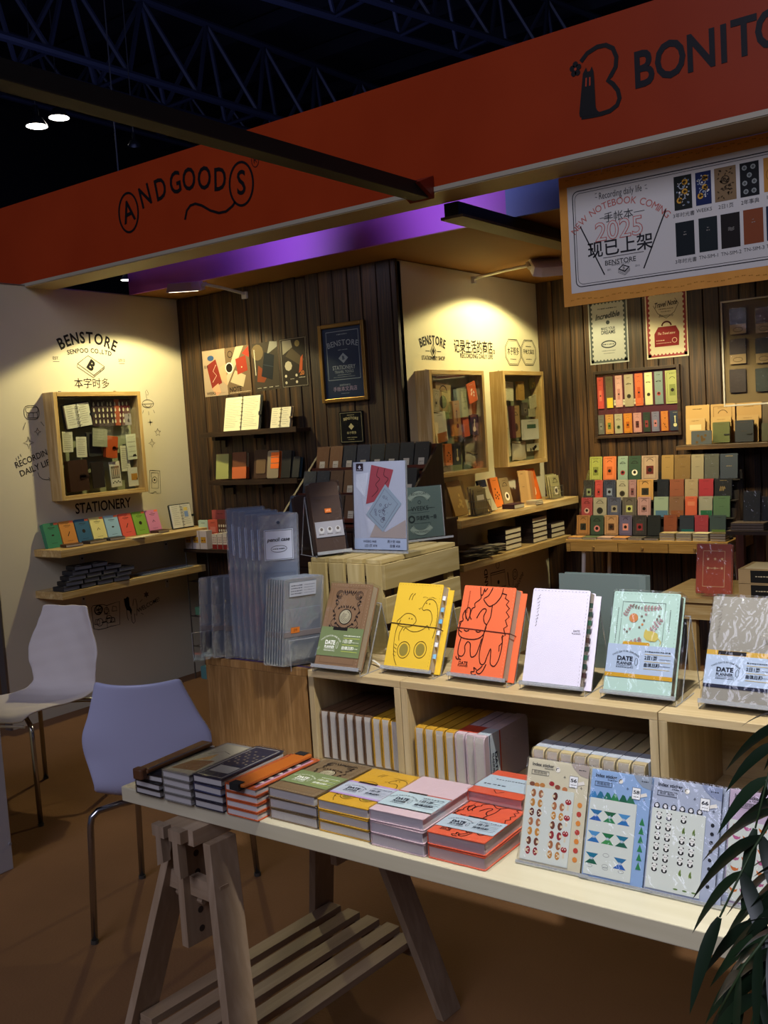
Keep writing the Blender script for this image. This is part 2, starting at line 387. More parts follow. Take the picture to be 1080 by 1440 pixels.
# ---- the orange fascia: a box beam with printed front
FR = noisy('orange_fascia_print', '#9a3512', '#92300f', 3, .38, 3, .02)
FR.node_tree.nodes['Principled BSDF'].inputs['Specular IOR Level'].default_value = .12
fa = thing('fascia', 'long orange header board with black brand lettering over the booth', 'fascia')
b2 = MB(); b2.bb(XL-1.2, 1.4, YF, YF+.18, HW+.006, 2.965, 0); b2.build('board', FR, fa)
b3 = MB(); b3.bb(XL-.04, 1.4, YF-.002, YF+.19, HW-.008, HW+.006, 0); b3.build('soffit', mat('#a59572', .55), fa)
b4 = MB(); b4.bb(XL-.04, 1.4, YF-.006, YF-.001, HW-.004, HW+.014, 0); b4.build('edge_profile', mat('#a8a08c', .5, .2), fa)
INK = '#0c0a0c'
a = Art(0, .0008)
def fp(x, y): p = onY(x, y, YF); return p.x, p.z
def seg(p0, p1): return math.hypot(p1[0]-p0[0], p1[1]-p0[1])
cx, cz = fp(181, 299); a.ring(cx, cz, .074, .011, INK, 2, 32, rz=.098); a.text('A', cx+.001, cz, .155, INK, 2, off=.012, rot=9, sx=.85)
cx, cz = fp(339.5, 258.5); a.ring(cx, cz, .075, .011, INK, 2, 32, rz=.098); a.text('S', cx, cz, .155, INK, 2, off=.012, rot=-4, sx=.85)
for ch, x, y, ro in (('N', 204.7, 277, 13), ('D', 226, 267, 9), ('G', 247, 258.5, 5), ('O', 266, 253.5, 0), ('O', 287.6, 252, -3), ('D', 309.5, 253.5, -5)):
    cx, cz = fp(x, y); a.text(ch, cx, cz, .150, INK, 2, off=.014, rot=ro, sx=.78)
tail = [fp(x, y) for x, y in ((260.5, 309), (263, 296), (268, 289), (275, 286.5), (284, 289), (296, 296), (308, 299.5), (318, 297.5), (327, 290), (331, 284))]
a.line(tail, .012, INK, 2)
cx, cz = fp(359, 225.5); a.ring(cx, cz, .022, .003, INK, 2, 20, rz=.03); a.text('R', cx, cz, .038, INK, 2)
a.build(fa, T(0, YF-.0005, 0), 'lettering', .5); a = Art(0, .0008)
# the second brand: tower, flower and looping B, then BONITO
P = [fp(x, y) for x, y in ((817, 87), (826, 75), (840, 66), (852, 63.5), (862, 68), (867, 80), (866, 94), (859, 107), (855, 113), (862, 118), (869, 127), (871.5, 138), (868, 148), (858, 156), (846, 160), (832, 163), (818, 165))]
a.line(P, .016, INK, 2)
a.poly([fp(x, y) for x, y in ((816, 165), (815, 160), (820, 104), (822, 100), (824.5, 95), (826.5, 101), (830, 100), (832.5, 93.5), (835, 100), (836, 112), (838, 150), (840, 155), (846, 160))], INK, 3)
a.poly([fp(x, y) for x, y in ((824, 110), (826, 109.5), (825.5, 122), (823.5, 122))], '#a8381a', 4); a.poly([fp(x, y) for x, y in ((829, 109), (831, 108.5), (831, 120.5), (829, 121))], '#a8381a', 4)
cx, cz = fp(809.5, 97.5)
for i in range(5): th = PI/2+2*PI*i/5; a.circ(cx+.013*math.cos(th), cz+.017*math.sin(th), .0105, INK, 2)
a.circ(cx, cz, .005, '#a8381a', 3)
for ch, x, y in (('B', 905, 99), ('O', 942.5, 86), ('N', 986, 74), ('I', 1018, 64.5), ('T', 1046.5, 54.5), ('O', 1086, 42)):
    cx, cz = fp(x, y); a.text(ch, cx, cz, .172, '#0a0a14', 2, off=.022, sx=.80)
a.build(fa, T(0, YF-.0005, 0), 'lettering', .5)

# ---- overhead beams running into the booth
DKM = mat('#0d0c0a', .5, .3)
bm = thing('ceiling_beam', 'black overhead beam running from the aisle across the orange fascia', 'beam')
b = MB(); b.bb(-2.27, -2.20, -1.0, YF-.02, 2.477, 2.528); b.build('steel_profile', mat('#050404', .6), bm)
b = MB(); b.bb(-2.272, -2.198, -1.0, YF-.02, 2.473, 2.477); b.build('lower_flange', mat('#2a2416', .6), bm)
b = MB(); b.add([(-2.18,YF-.004,2.47),(-2.18,YF-.004,2.56),(-2.18,YF-.11,2.52),(-2.30,YF-.004,2.47),(-2.30,YF-.004,2.56),(-2.30,YF-.11,2.52)], [(0,1,2),(5,4,3),(0,2,5,3),(2,1,4,5),(1,0,3,4)]); b.build('mounting_bracket', mat('#7c2412', .5), bm)
bm = thing('ceiling_beam', 'dark olive beam under the ochre soffit running back behind the hanging banner', 'beam')
b = MB(); b.bb(-2.27, -2.20, YF+.21, 6.2, 2.44, 2.495); b.build('steel_profile', mat('#141209', .5), bm)
b = MB(); b.bb(-2.29, -2.18, YF+.21, 6.2, 2.428, 2.44); b.build('lower_flange', mat('#6a5f45', .6), bm)
b = MB(); b.bb(XL-.05, XL+.0, 1.6, 3.09, 2.505, 2.56); tag(b.build('tie_beam', mat('#0b0a0a', .6)), 'short black tie beam above the near end of the off-white side wall', 'beam')

# ---- the hanging banner
YB = 3.641
def bp(x, y): p = onY(x, y, YB); return p.x, p.z
bn = thing('banner', 'ochre and white hanging banner announcing new notebooks', 'banner', T(0, YB, 0))
BX0, BZ1 = bp(785, 246); _, BZ0 = bp(792, 432.5); BX1 = -.20; BZ1 = 2.4905
b = MB(); b.bb(BX0, BX1, 0, .006, BZ0, BZ1); b.build('board', noisy('ochre_kraft_print', '#e8a03a', '#dc932e', 12, .6, 6, .05), bn)
a = Art(-.0008, .0006); WX0, WZ1 = bp(797.2, 264.4); _, WZ0 = bp(802.2, 413.6); WX1 = BX1-.04
a.rect(WX0, WZ0, WX1, WZ1, '#dedbd4', 0)
for d, w in ((.022, .0035), (.031, .0018)):
    x0, x1, z0, z1, r = WX0+d, WX1-d, WZ0+d, WZ1-d, .022
    pts = []
    for cx, cz, a0 in ((x1-r, z0+r, -90), (x1-r, z1-r, 0), (x0+r, z1-r, 90), (x0+r, z0+r, 180)):
        for i in range(5): t = math.radians(a0+22.5*i); pts.append((cx+r*math.cos(t), cz+r*math.sin(t)))
    a.line(pts, w, '#26262a', 1, True)
G = '#26262a'; cx = bp(870.8, 330)[0]
def zy(x, y): return bp(x, y)[1]
a.text('Recording daily life', bp(872, 271)[0], zy(872, 270.5), .036, G, 1, width=seg(bp(843, 275), bp(903, 264)))
for i, (x, y) in enumerate(((838, 272), (838.5, 278), (908, 260), (909, 265.5))): p = bp(x, y); a.line([(p[0]-.004, p[1]+.002*(1 if i % 2 else -1)), (p[0]+.004, p[1])], .002, G, 1)
a.arc('NEW NOTEBOOK COMING', cx+.004, zy(877, 288)+.016, .25, .037, '#c4675c', 1, spacing=.8, sx=.95)
a.text('手帐本', cx, zy(875, 303), .040, G, 1)
for x0, x1, y in ((843.5, 859, 307.5), (891.5, 906.5, 298.5)): p, q = bp(x0, y), bp(x1, y-2.8); a.line([p, (q[0], p[1])], .0022, G, 1)
z = zy(876, 322)
a.text('2025', cx, z, .098, '#c44e44', 1, off=.022, sx=1.0); a.text('2025', cx, z, .098, '#dedbd4', 2, off=-.004, sx=1.0)
a.text('现已上架', cx, zy(876, 346.5), .066, G, 1, off=.012)
p, q = bp(848.5, 363), bp(905.5, 353); a.line([p, (q[0], p[1])], .0022, G, 1)
a.text('BENSTORE', cx, zy(877, 366.5), .026, G, 1, off=.01); a.text('SENPOO CO.,LTD', cx, zy(877, 370.5), .009, G, 1)
c2, cz2 = bp(877.5, 377.5)
a.poly([(c2-.024, cz2), (c2-.004, cz2+.016), (c2+.024, cz2+.004), (c2+.004, cz2-.014)], G, 1); a.poly([(c2-.016, cz2+.001), (c2-.003, cz2+.011), (c2+.017, cz2+.003), (c2+.003, cz2-.008)], '#dedbd4', 2); a.text('B', c2, cz2+.001, .018, G, 3)
for i in range(3): a.line([(c2-.024, cz2-.004-.004*i), (c2+.004, cz2-.018-.004*i), (c2+.024, cz2-.001-.004*i)], .0012, G, 1)
a.text('EST.', c2-.058, cz2+.003, .009, G, 1); a.text('2013', c2+.054, cz2+.003, .009, G, 1)
for p0, p1 in (((816, 318.5), (850.5, 386.5)), ((936.5, 294.5), (905.5, 377.5))): a.line([bp(*p0), bp(*p1)], .005, G, 1)
def cell(x0, y0, x1, y1, col, nm, deco, seed):
    p, q = bp(x0, y0), bp(x1, y1); w = q[0]-p[0]; h = p[1]-q[1]; X, Z = p[0], q[1]; r = random.Random(seed)
    a.rect(X, Z, X+w, Z+h, col, 1)
    if deco == 'flora':
        for i in range(26): a.circ(X+w*r.uniform(.15, .85), Z+h*r.uniform(.1, .9), r.choice((.002, .003, .004)), r.choice(('#c9c6b8', '#e8e4da', '#8fa0b0')), 2, 6)
        for u, v in ((.6, .52), (.3, .28), (.62, .8)): a.circ(X+w*u, Z+h*v, .011, '#d8a23c', 2, 10); a.circ(X+w*u, Z+h*v, .005, '#3a2a14', 3, 8)
        for u, v in ((.45, .7), (.45, .38)): a.ring(X+w*u, Z+h*v, .011, .003, '#b8bcc0', 2, 12)
    if deco == 'kraft':
        for i in range(46): a.leaf(X+w*r.uniform(.2, .8), Z+h*r.uniform(.1, .9), .011, .005, r.uniform(0, 6), '#4b3a24', 2)
        a.ring(X+w*.5, Z+h*.62, .014, .004, '#4b3a24', 2, 12)
    if deco == 'dots':
        for u, v in ((.25, .85), (.7, .85), (.5, .62), (.25, .4), (.75, .42), (.3, .15), (.72, .15)): a.circ(X+w*u, Z+h*v, .009, '#9aa09c', 2, 8); a.circ(X+w*u, Z+h*v, .005, '#5a605c', 3, 7)
    if deco == 'wave':
        for i in range(3): a.line([(X+w*(.38+.08*k), Z+h*(.58-.035*i)+.002*math.sin(k*2)) for k in range(5)], .0014, '#a8a49a', 2)
    if deco == 'rings':
        for i in range(1, 4): a.ring(X+w*.5, Z+h*.5, .008*i, .0016, '#7a4c14', 2, 14)
    if deco == 'small': a.scrib(X+w*.42, X+w*.6, Z+h*.62, 0, '#a09a90', 2, .004); a.scrib(X+w*.45, X+w*.56, Z+h*.7, 0, '#a09a90', 2, .003)
    a.text(nm, X+w/2, Z-.019, .018, G, 1)
F = lambda u, v: (780+u/3.6, 190+v/3.6)
cell(*F(602, 214), *F(698, 368), '#1c211d', '3年时光書', 'flora', 1); cell(*F(711, 193), *F(796, 345), '#1c2a58', 'WEEKS', 'flora', 2)
cell(*F(807, 172), *F(922, 322), '#8d7350', '2日1页', 'kraft', 3); cell(*F(936, 146), *F(1038, 300), '#16181a', '2年事典', 'dots', 4)
cell(*F(1056, 118), *F(1160, 272), '#c28a3a', '1日1页', 'rings', 5); cell(*F(1178, 92), *F(1282, 250), '#2a4038', '周计划', 'dots', 8)
cell(*F(611, 446), *F(712, 602), '#182024', '3年时光書', 'small', 1); cell(*F(728, 424), *F(828, 580), '#1c2628', 'TN-SIM-1', 'small', 2)
cell(*F(840, 404), *F(942, 562), '#1f1a18', 'TN-SIM-2', 'wave', 3); cell(*F(954, 382), *F(1060, 540), '#8d4a2a', 'TN-SIM-3', 'small', 4)
cell(*F(1070, 362), *F(1176, 520), '#1c2a44', 'TN-SIM-4', 'wave', 6); cell(*F(1190, 340), *F(1290, 500), '#5a2a20', 'TN-SIM-5', 'small', 7)
for i in range(60):
    x = BX0+.03+(BX1-BX0-.06)*i/60; a.scrib(x, x+.014, BZ0+.022+.004*math.sin(i), 0, '#a8701c', 0, .004, i); a.scrib(x, x+.014, BZ1-.016+.004*math.sin(i*2), 0, '#a8701c', 0, .004, i+99)
a.build(bn)
for i, x in enumerate((BX0+.18, BX0+.95)):
    b = MB(); b.tube([(x, -.002, BZ1-.012), (x+.012, -.02, BZ1+.002), (x+.03, -.10, 2.491)], .0008, 5); b.build('hanging_wire', mat('#c8c8c8', .3, .6), bn)

# ---- arm flood lights on the wall tops
def flood(label, base, arm_dir, ln, head_dir, drop=0.0, group=None, nrm=(0, 0, 1)):
    t = thing('flood_light', label, 'lamp', None, group); t.location = base
    a_, h_ = Vector(arm_dir).normalized(), Vector(head_dir).normalized(); up = Vector((0,0,1))
    gm = mat('#d0ccc4', .4, .1)
    b = MB(); b.bb(-.02, .02, -.012, .012, -.03, .012); b.build('clamp', gm, t)
    e = a_*ln+up*drop
    b = MB(); b.tube([Vector((0,0,.0)), a_*ln*.6+up*(.004+drop*.5), e], .0095, 8); b.build('arm', gm, t)
    s_ = h_.cross(up).normalized(); n_ = Vector(nrm); n_ = (n_-h_*n_.dot(h_)).normalized(); s_ = h_.cross(n_)
    b = MB(); b.tube([e-s_*.028, e+s_*.028], .013, 10); b.build('pivot_knob', mat('#d8d4c8', .35, .4), t)
    M = Matrix(((s_.x, h_.x, n_.x, e.x), (s_.y, h_.y, n_.y, e.y), (s_.z, h_.z, n_.z, e.z), (0,0,0,1)))
    b = MB(); P = [(-.075, 0), (.075, 0), (.09, .05), (.075, .2), (-.075, .2), (-.09, .05)]
    vs = [(x, y+.01, -.03+.0) for x, y in P]+[(x*.75, y*.9+.02, .018) for x, y in P]
    b.add(vs, [(5,4,3,2,1,0), (6,7,8,9,10,11)]+[(i, (i+1) % 6, 6+(i+1) % 6, 6+i) for i in range(6)]); b.build('lamp_head', mat('#e6e2de', .45), t, M)
    b = MB(); b.bb(-.066, .066, .03, .195, -.0316, -.0305); b.build('lit_lens', mat('#fff2d0', .5, emit=9), t, M)
    return t
pa = onZ(352, 404, 2.5); pk = onZ(291, 399, 2.46); ph_ = onX(663, 382, XC); pq = onZ(742, 370, 2.475)
flood('grey arm flood light reaching out over the four poster prints', (pa.x, YP-.02, 2.455), (pk.x-pa.x, pk.y-YP, 0), math.hypot(pk.x-pa.x, pk.y-YP), (-.82, -.57, 0), .0, nrm=(.06, -.19, .98))
pa = onZ(697, 380, 2.5)
flood('grey arm flood light over the two cases on the cream wall', (XC+.005, ph_.y, 2.46), (pq.x-XC, pq.y-ph_.y, 0), math.hypot(pq.x-XC, pq.y-ph_.y), (.72, .69, 0), .0, nrm=(.42, -.45, .8))
flood('grey arm flood light over the back plank wall, behind the banner', (-2.0, YR-.01, 2.46), (0, -1, 0), .78, (0, -1, 0), .0)
flood('grey arm flood light on the black beam above the front table', (-2.235, 1.25, 2.56), (1, 0, 0), 1.58, (1, 0, 0), .20)
def hall_lamp(label, x, y, Z, lit=True, s=1.0):
    p = onZ(x, y, Z); t = thing('hall_lamp', label, 'lamp', T(p), 'high bay lamps under the hall roof' if lit else None)
    M = Matrix.Scale(s, 4)
    b = MB(); b.lathe([(.03, .42), (.05, .40), (.055, .2), (.12, .17), (.21, .02), (.215, 0)], 18, M=M); b.build('reflector', mat('#2a2c34', .35, .6), t, smooth=True)
    b = MB(); b.tube([(0,0,.42*s), (0,0,12.0-Z)], .012, 6); b.build('suspension_rod', mat('#2a2c34', .5), t)
    if lit: b = MB(); b.lathe([(.0, .03), (.15, .02), (.205, .004)], 18, M=M); b.build('glowing_lamp', mat('#fff6ea', .5, emit=14), t)
    return t
hall_lamp('lit bell lamp under the hall roof, lower of the bright pair', 52, 178, 8.0)
hall_lamp('lit bell lamp under the hall roof, upper of the bright pair', 83, 166, 8.4)
hall_lamp('unlit bell lamp hanging below the hall roof above the sign lettering', 189, 205, 7.4, False, .6)
hall_lamp('small lit hall lamp seen in the gap beside the purple header', 179, 394, 4.3, True, .5)
# roof truss of the hall
def truss(A, B, hgt, wid, n, rr, label):
    A, B = Vector(A), Vector(B); d = (B-A).normalized(); s_ = d.cross(Vector((0,0,1))).normalized()*wid; up = Vector((0,0,hgt))
    t = thing('roof_truss', label, 'truss'); m = mat('#343a52', .5, .4)
    for off, nm in ((Vector((0,0,0)), 'bottom_chord'), (s_, 'bottom_chord'), (up+s_*.5, 'top_chord')):
        b = MB(); b.tube([A+off, B+off], rr*1.6, 8); b.build(nm, m, t)
    L = (B-A).length
    for k in range(n):
        p = A+d*L*k/n; q = A+d*L*(k+1)/n; mid = (p+q)/2+up+s_*.5
        for u in (p, q, p+s_, q+s_):
            b = MB(); b.tube([u, mid], rr, 6); b.build('diagonal_brace', m, t)
        b = MB(); b.tube([p, p+s_], rr*.8, 6); b.build('cross_brace', m, t)
pA, pB = onZ(-260, 15, 9.0), onZ(520, 232, 9.0)
truss(pA, pB, 1.9, 1.1, 8, .055, 'nearest grey tube roof truss crossing the top of the hall')
pA, pB = onZ(-200, 80, 9.4), onZ(480, 262, 9.4)
truss(pA, pB, 1.2, .8, 10, .04, 'second thinner roof truss low over the far side of the hall')
pA, pB = onZ(250, -40, 9.8), onZ(900, 150, 9.8)
truss(pA, pB, 1.6, 1.0, 8, .05, 'dim roof truss high behind the orange fascia')
for i in range(9):
    y = 7+i*2.4; b = MB(); b.bb(-30, 10, y, y+.14, 11.55, 11.9); tag(b.build('roof_purlin', mat('#1c2030', .7, .3)), 'dim steel purlin under the hall roof deck, %s from the aisle' % ('first', 'second', 'third', 'fourth', 'fifth', 'sixth', 'seventh', 'eighth', 'ninth')[i], 'purlin', 'steel purlins under the hall roof')

# ================================================================ LEFT WALL
def baseX(p): return axes(p, (0,1,0), (-1,0,0), (0,0,1))
def baseY(p): return axes(p, (1,0,0), (0,1,0), (0,0,1))
def cent(B, w, h, roll=0, s=1.0): return B @ Matrix.Rotation(math.radians(-roll), 4, 'Y') @ Matrix.Scale(s, 4) @ T(-w/2, 0, -h/2)
K = '#1a1614'
def lw(u, v): p = onX(u/3.857, 380+v/3.857, XL); return (p.y, p.z)
a = Art(-.0006, .0006)
c = lw(475, 385); a.arc('BENSTORE', c[0], c[1]+.018, .46, .094, K, 1, off=.028, spacing=1.0, sx=.86)
c = lw(485, 437); a.arc('SENPOO CO.,LTD', c[0], c[1], .8, .038, K, 1, off=.02)
c = lw(303, 478); a.text('EST.', *c, .026, K, 1); a.rect(c[0]-.022, c[1]-.020, c[0]+.022, c[1]-.017, K)
c = lw(659, 490); a.text('2013', *c, .026, K, 1); a.rect(c[0]-.022, c[1]-.020, c[0]+.022, c[1]-.017, K)
a.build(wl, baseX((XL, 0, 0)), 'wall_lettering')
a = Art(-.0006, .0006)
q = [lw(u, v) for u, v in ((420, 507), (477, 463), (565, 522), (508, 570))]; a.line(q, .004, K, 1, True)
a.line([lw(420, 507), lw(418, 524), lw(506, 583), lw(565, 535), lw(565, 522)], .004, K, 1)
for i in range(3): a.line([lw(508, 572+4*i), lw(563, 526+4*i)], .0016, K, 1)
c = lw(492, 518); a.text('B', c[0], c[1], .085, K, 2, off=.05, rot=-38, sx=1.0)
a.build(wl, baseX((XL, 0, 0)), 'wall_drawing')
a = Art(-.0006, .0006); c = lw(500, 617); a.text('本字时多', *c, .066, K, 1); a.build(wl, baseX((XL, 0, 0)), 'wall_lettering')
a = Art(-.0006, .0006); c = lw(562, 1279); a.text('STATIONERY', *c, .088, '#1b1512', 1, off=.016, width=.42); a.build(wl, baseX((XL, 0, 0)), 'wall_lettering')
a = Art(-.0006, .0006)   # little line drawings left and right of the case
def rr(x0, z0, x1, z1, r, w=.003):
    pts = []
    for cx, cz, a0 in ((x1-r, z0+r, -90), (x1-r, z1-r, 0), (x0+r, z1-r, 90), (x0+r, z0+r, 180)):
        for i in range(4): t = math.radians(a0+30*i); pts.append((cx+r*math.cos(t), cz+r*math.sin(t)))
    a.line(pts, w, K, 1, True)
p, q = lw(126, 735), lw(214, 808); rr(p[0], q[1], q[0], p[1], .03); p, q = lw(137, 744), lw(209, 800); rr(p[0], (p[1]+q[1])/2, q[0], p[1], .012); rr(p[0]+.006, q[1], q[0]-.006, (p[1]+q[1])/2, .008)
for u in (155, 180): a.line([lw(u, 772), lw(u, 797)], .003, K, 1)
for u0, v0, u1, v1 in ((138, 826, 124, 866), (221, 822, 238, 845), (85, 1018, 92, 1033), (97, 1008, 103, 1024), (108, 998, 116, 1012)): a.line([lw(u0, v0), lw(u1, v1)], .003, K, 1)
c = lw(203, 876); a.star(c[0], c[1], .022, .003, K, 1); c = lw(154, 936); a.star(c[0], c[1], .034, .003, K, 1)
c = lw(183, 1018); a.text('RECORDING', *c, .050, K, 1, rot=17, sx=.85, off=.006, width=.255)
c = lw(198, 1070); a.text('DAILY LIFE', *c, .050, K, 1, rot=16, sx=.8, off=.006, width=.23)
a.line([lw(205, 1097), lw(212, 1118), lw(230, 1133), lw(252, 1137), lw(273, 1133)], .003, K, 1); a.line([lw(262, 1125), lw(274, 1133), lw(268, 1143)], .003, K, 1)
a.build(wl, baseX((XL, 0, 0)), 'wall_drawing')
a = Art(-.0006, .0006)
p, q = lw(770, 712), lw(833, 738); a.ring((p[0]+q[0])/2, (p[1]+q[1])/2, (q[0]-p[0])/2, .003, K, 1, rz=.026); c = ((p[0]+q[0])/2, (p[1]+q[1])/2)
a.ring(c[0], c[1]-.004, .026, .003, K, 1, 12, .016, PI, 2*PI); a.line([(c[0]-.05, c[1]), (c[0]+.05, c[1])], .003, K, 1)
a.line([(c[0]-.006, c[1]+.03), (c[0]-.012, c[1]+.08), (c[0]-.002, c[1]+.09), (c[0]+.01, c[1]+.07), (c[0]+.006, c[1]+.055), (c[0]-.004, c[1]+.06)], .0025, K, 1)
for dx, dz in ((-.05, -.05), (.0, -.06), (.05, -.05)): a.line([(c[0]+dx*.8, c[1]+dz*.8), (c[0]+dx, c[1]+dz*1.2)], .003, K, 1)
c = lw(814, 825); a.star(c[0], c[1], .024, 0, K, 1, 4, .2); c = lw(855, 880); a.star(c[0], c[1], .026, .003, K, 1, 5, .45); c = lw(824, 938); a.star(c[0], c[1], .028, .003, K, 1)
P = [lw(*t) for t in ((812, 1085), (866, 1088), (871, 1210), (850, 1211), (846, 1202), (836, 1202), (830, 1209), (808, 1207))]; a.line(P, .003, K, 1, True)
P = [lw(*t) for t in ((820, 1098), (857, 1099), (859, 1182), (822, 1182))]; a.line(P, .003, K, 1, True)
c = lw(838, 1137); a.ring(c[0], c[1], .020, .003, K, 1, 12, .02); a.circ(c[0], c[1], .007, K, 1)
a.build(wl, baseX((XL, 0, 0)), 'wall_drawing')
a = Art(-.0006, .0006)   # drawings under the shelves: open book, two cats, welcome   (crop scale 3.6, origin 0,660)
def lz(u, v): p = onX(u/3.6, 660+v/3.6, XL); return (p.y, p.z)
G2 = '#241d1b'
a.line([lz(*t) for t in ((462, 702), (470, 690), (520, 684), (540, 690), (560, 682), (604, 668), (606, 785), (560, 795), (538, 803), (500, 812), (475, 808))], .004, G2, 1, True)
a.line([lz(540, 690), lz(543, 800)], .003, G2, 1)
r_ = random.Random(4)
for i in range(14):
    u, v = r_.uniform(482, 592), r_.uniform(700, 780); c = lz(u, v)
    if i % 3 == 0: a.ring(c[0], c[1], r_.uniform(.012, .026), .004, G2, 1, 10)
    elif i % 3 == 1: a.line([(c[0]-.02, c[1]-.01), (c[0]-.01, c[1]+.02), (c[0]+.015, c[1]+.012), (c[0]+.018, c[1]-.014)], .004, G2, 1, True)
    else: a.rect(c[0]-.016, c[1]-.004, c[0]+.016, c[1]+.004, G2, 1)
c = lz(498, 712); a.ring(c[0], c[1], .028, .008, G2, 1, 12)
a.poly([lz(*t) for t in ((626, 654), (634, 655), (644, 644), (652, 650), (656, 690), (667, 712), (664, 742), (655, 716), (640, 712), (632, 690))], '#0a0808', 2)
a.line([lz(*t) for t in ((640, 712), (644, 745), (650, 765))], .004, G2, 1); a.line([lz(*t) for t in ((664, 742), (668, 770), (676, 780), (684, 770), (680, 730), (692, 740), (694, 690), (686, 656), (676, 658), (672, 690))], .004, G2, 1)
for u0, v0, u1, v1 in ((708, 672, 720, 658), (712, 728, 726, 734)): a.line([lz(u0, v0), lz(u1, v1)], .003, G2, 1)
c = lz(740, 634); a.star(c[0], c[1], .024, 0, '#5a504c', 1, 6, .5)
c = lz(752, 686); a.text('WELCOME!', *c, .040, G2, 1, rot=14, off=.006, width=.19)
a.build(wl, baseX((XL, 0, 0)), 'wall_drawing')

def display_case(label, X, y0, y1, z0, z1, back='#8b9072', dep=.10):
    t = thing('display_case', label, 'display case', baseX((X, y0, z0))); w, h, fw = y1-y0, z1-z0, .026
    WX, WZ = PINE('X'), PINE('Z')
    for nm, m_, bx in (('side_board', WZ, (0, fw, 0, h)), ('side_board', WZ, (w-fw, w, 0, h)), ('top_board', WX, (fw, w-fw, h-fw, h)), ('bottom_board', WX, (fw, w-fw, 0, fw))):
        b = MB(); b.bb(bx[0], bx[1], -dep, 0, bx[2], bx[3]); b.build(nm, m_, t, bevel=.0015)
    b = MB(); b.bb(fw, w-fw, -.012, 0, fw, h-fw); b.build('back_panel', mat(back, .8), t)
    b = MB(); b.bb(fw, w-fw, -dep+.008, -dep+.011, fw, h-fw); b.build('glass_pane', GLASS, t)
    for x in (.12, w-.12):
        b = MB(); b.bb(x-.008, x+.008, -.004, 0, h, h+.012); b.build('hanging_bracket', STEEL, t)
    return t
display_case('square pine display case of binders and cards on the off-white side wall', XL, 3.495, 4.135, 1.26, 1.89)
def inX(px, py, X): return baseX(onX(px, py, X))
def card(label, M, w, h, col, art=None, t=.003, name='paper_card', cat='card', group=None, rough=.7):
    o = MB().bb(0, w, 0, t, 0, h).build(name, mat(col, rough), None, M); tag(o, label, cat, group)
    if art: art.build(o)
    return o
def lines_art(w, h, n, col='#7a756c', m=.12, ln=.0016, seed=0, y=-.0005):
    a = Art(y); r = random.Random(seed)
    for i in range(n): z = h*(1-m)-h*(1-2*m)*i/max(1, n-1); a.rect(w*m, z, w*(1-m)*r.uniform(.75, 1), z+ln, col)
    return a
CI = XL+.052
# crop scale 6.75, origin (60, 540)
def cc(u, v): return (60+u/6.75, 540+v/6.75)
def open_binder(label, M, w, h, cover='#15181a', pages='#e9e6d4', n=11, rings=6, name='ring_binder', tabs=False, flap=True, cat='binder', blue=False):
    "open ring binder seen from the front; x from -w to w"
    t = thing(name, label, cat, M)
    b = MB(); b.rprism(-w-.01, w+.012, -.006, h+.006, 0, .004, .008); b.build('cover', mat(cover, .5), t)
    for s_ in (-1, 1):
        b = MB(); x0, x1 = (.004, w) if s_ > 0 else (-w, -.004); b.bb(x0, x1, -.010, -.0005, 0, h); pg = b.build('page_block', mat(pages, .8), t)
        a = Art(-.0106, .0003); r = random.Random(n+s_)
        for i in range(n): z = h*.92-h*.86*i/n; a.rect(x0+.01, z, x0+.01+(x1-x0-.02)*r.uniform(.6, 1), z+.0012, '#55524a')
        if tabs and s_ > 0: a.rect(x0+.02, h*.72, x1-.03, h*.86, '#e0c86a', 1); a.rect(x0+.02, h*.44, x1-.03, h*.68, '#7f9ac8', 1)
        a.build(pg)
    for i in range(rings):
        z = h*(.1+.8*i/(rings-1)); b = MB(); b.tube([(-.010, -.010, z), (-.006, -.017, z), (.006, -.017, z), (.010, -.010, z)], .0016, 6); b.build('ring', CHROME, t)
    if flap: b = MB(); b.bb(w-.004, w+.022, -.013, -.009, h*.42, h*.52); b.build('strap', mat(cover, .5), t)
    return t
M = cent(inX(*cc(325, 300), CI), 0, .105, 7, 1.3) @ T(0, 0, 0); open_binder('open ring binder with written pages, top left inside the square case', M, .068, .105, '#16191c', '#d6d4c2', 9, 6)
a = Art(); r_ = random.Random(2)
for i in range(9):
    for j in range(4):
        x, z = .015+.024*i+r_.uniform(-.004, .004), .02+.027*j; a.circ(x, z, .0048, '#cfc9ae' if i not in (6,) else '#ddd6c2', 2, 7, .008); a.circ(x, z+.008, .003, '#cfc9ae', 2, 6)
a.rect(.130, 0, .160, .125, '#a4553a', 1); a.rect(.165, 0, .22, .125, '#4e1620', 1); a.rect(.185, 0, .225, .055, '#8d8488', 2)
card('dark purple patterned zip sleeve with a rust stripe, top right inside the square case', cent(inX(*cc(655, 270), CI), .225, .125, 0, 1.3), .225, .125, '#2c1418', a, .004, 'pencil_sleeve', 'sleeve')
card('cream lined card at the left edge inside the square case', cent(inX(*cc(238, 550), CI), .056, .095, -2, 1.27), .056, .095, '#cfcdb6', lines_art(.056, .095, 9, seed=1))
card('cream lined card second from the left in the square case middle row', cent(inX(*cc(370, 598), CI), .058, .095, -2, 1.27), .058, .095, '#d2cfb8', lines_art(.058, .095, 9, seed=2))
book('dark grey organiser under clear pockets in the middle of the square case', cent(inX(*cc(490, 570), CI), .075, .115, 3, 1.27), .075, .115, .012, '#2a2a28', '#3a3a36')
card('clear pocket sheets fanned over the dark organiser in the square case', cent(inX(*cc(545, 510), CI+.022), .085, .085, -6, 1.27), .085, .085, '#8f9078', lines_art(.085, .085, 6, '#a8a890', seed=4), .002, 'pocket_sheet', 'sleeve')
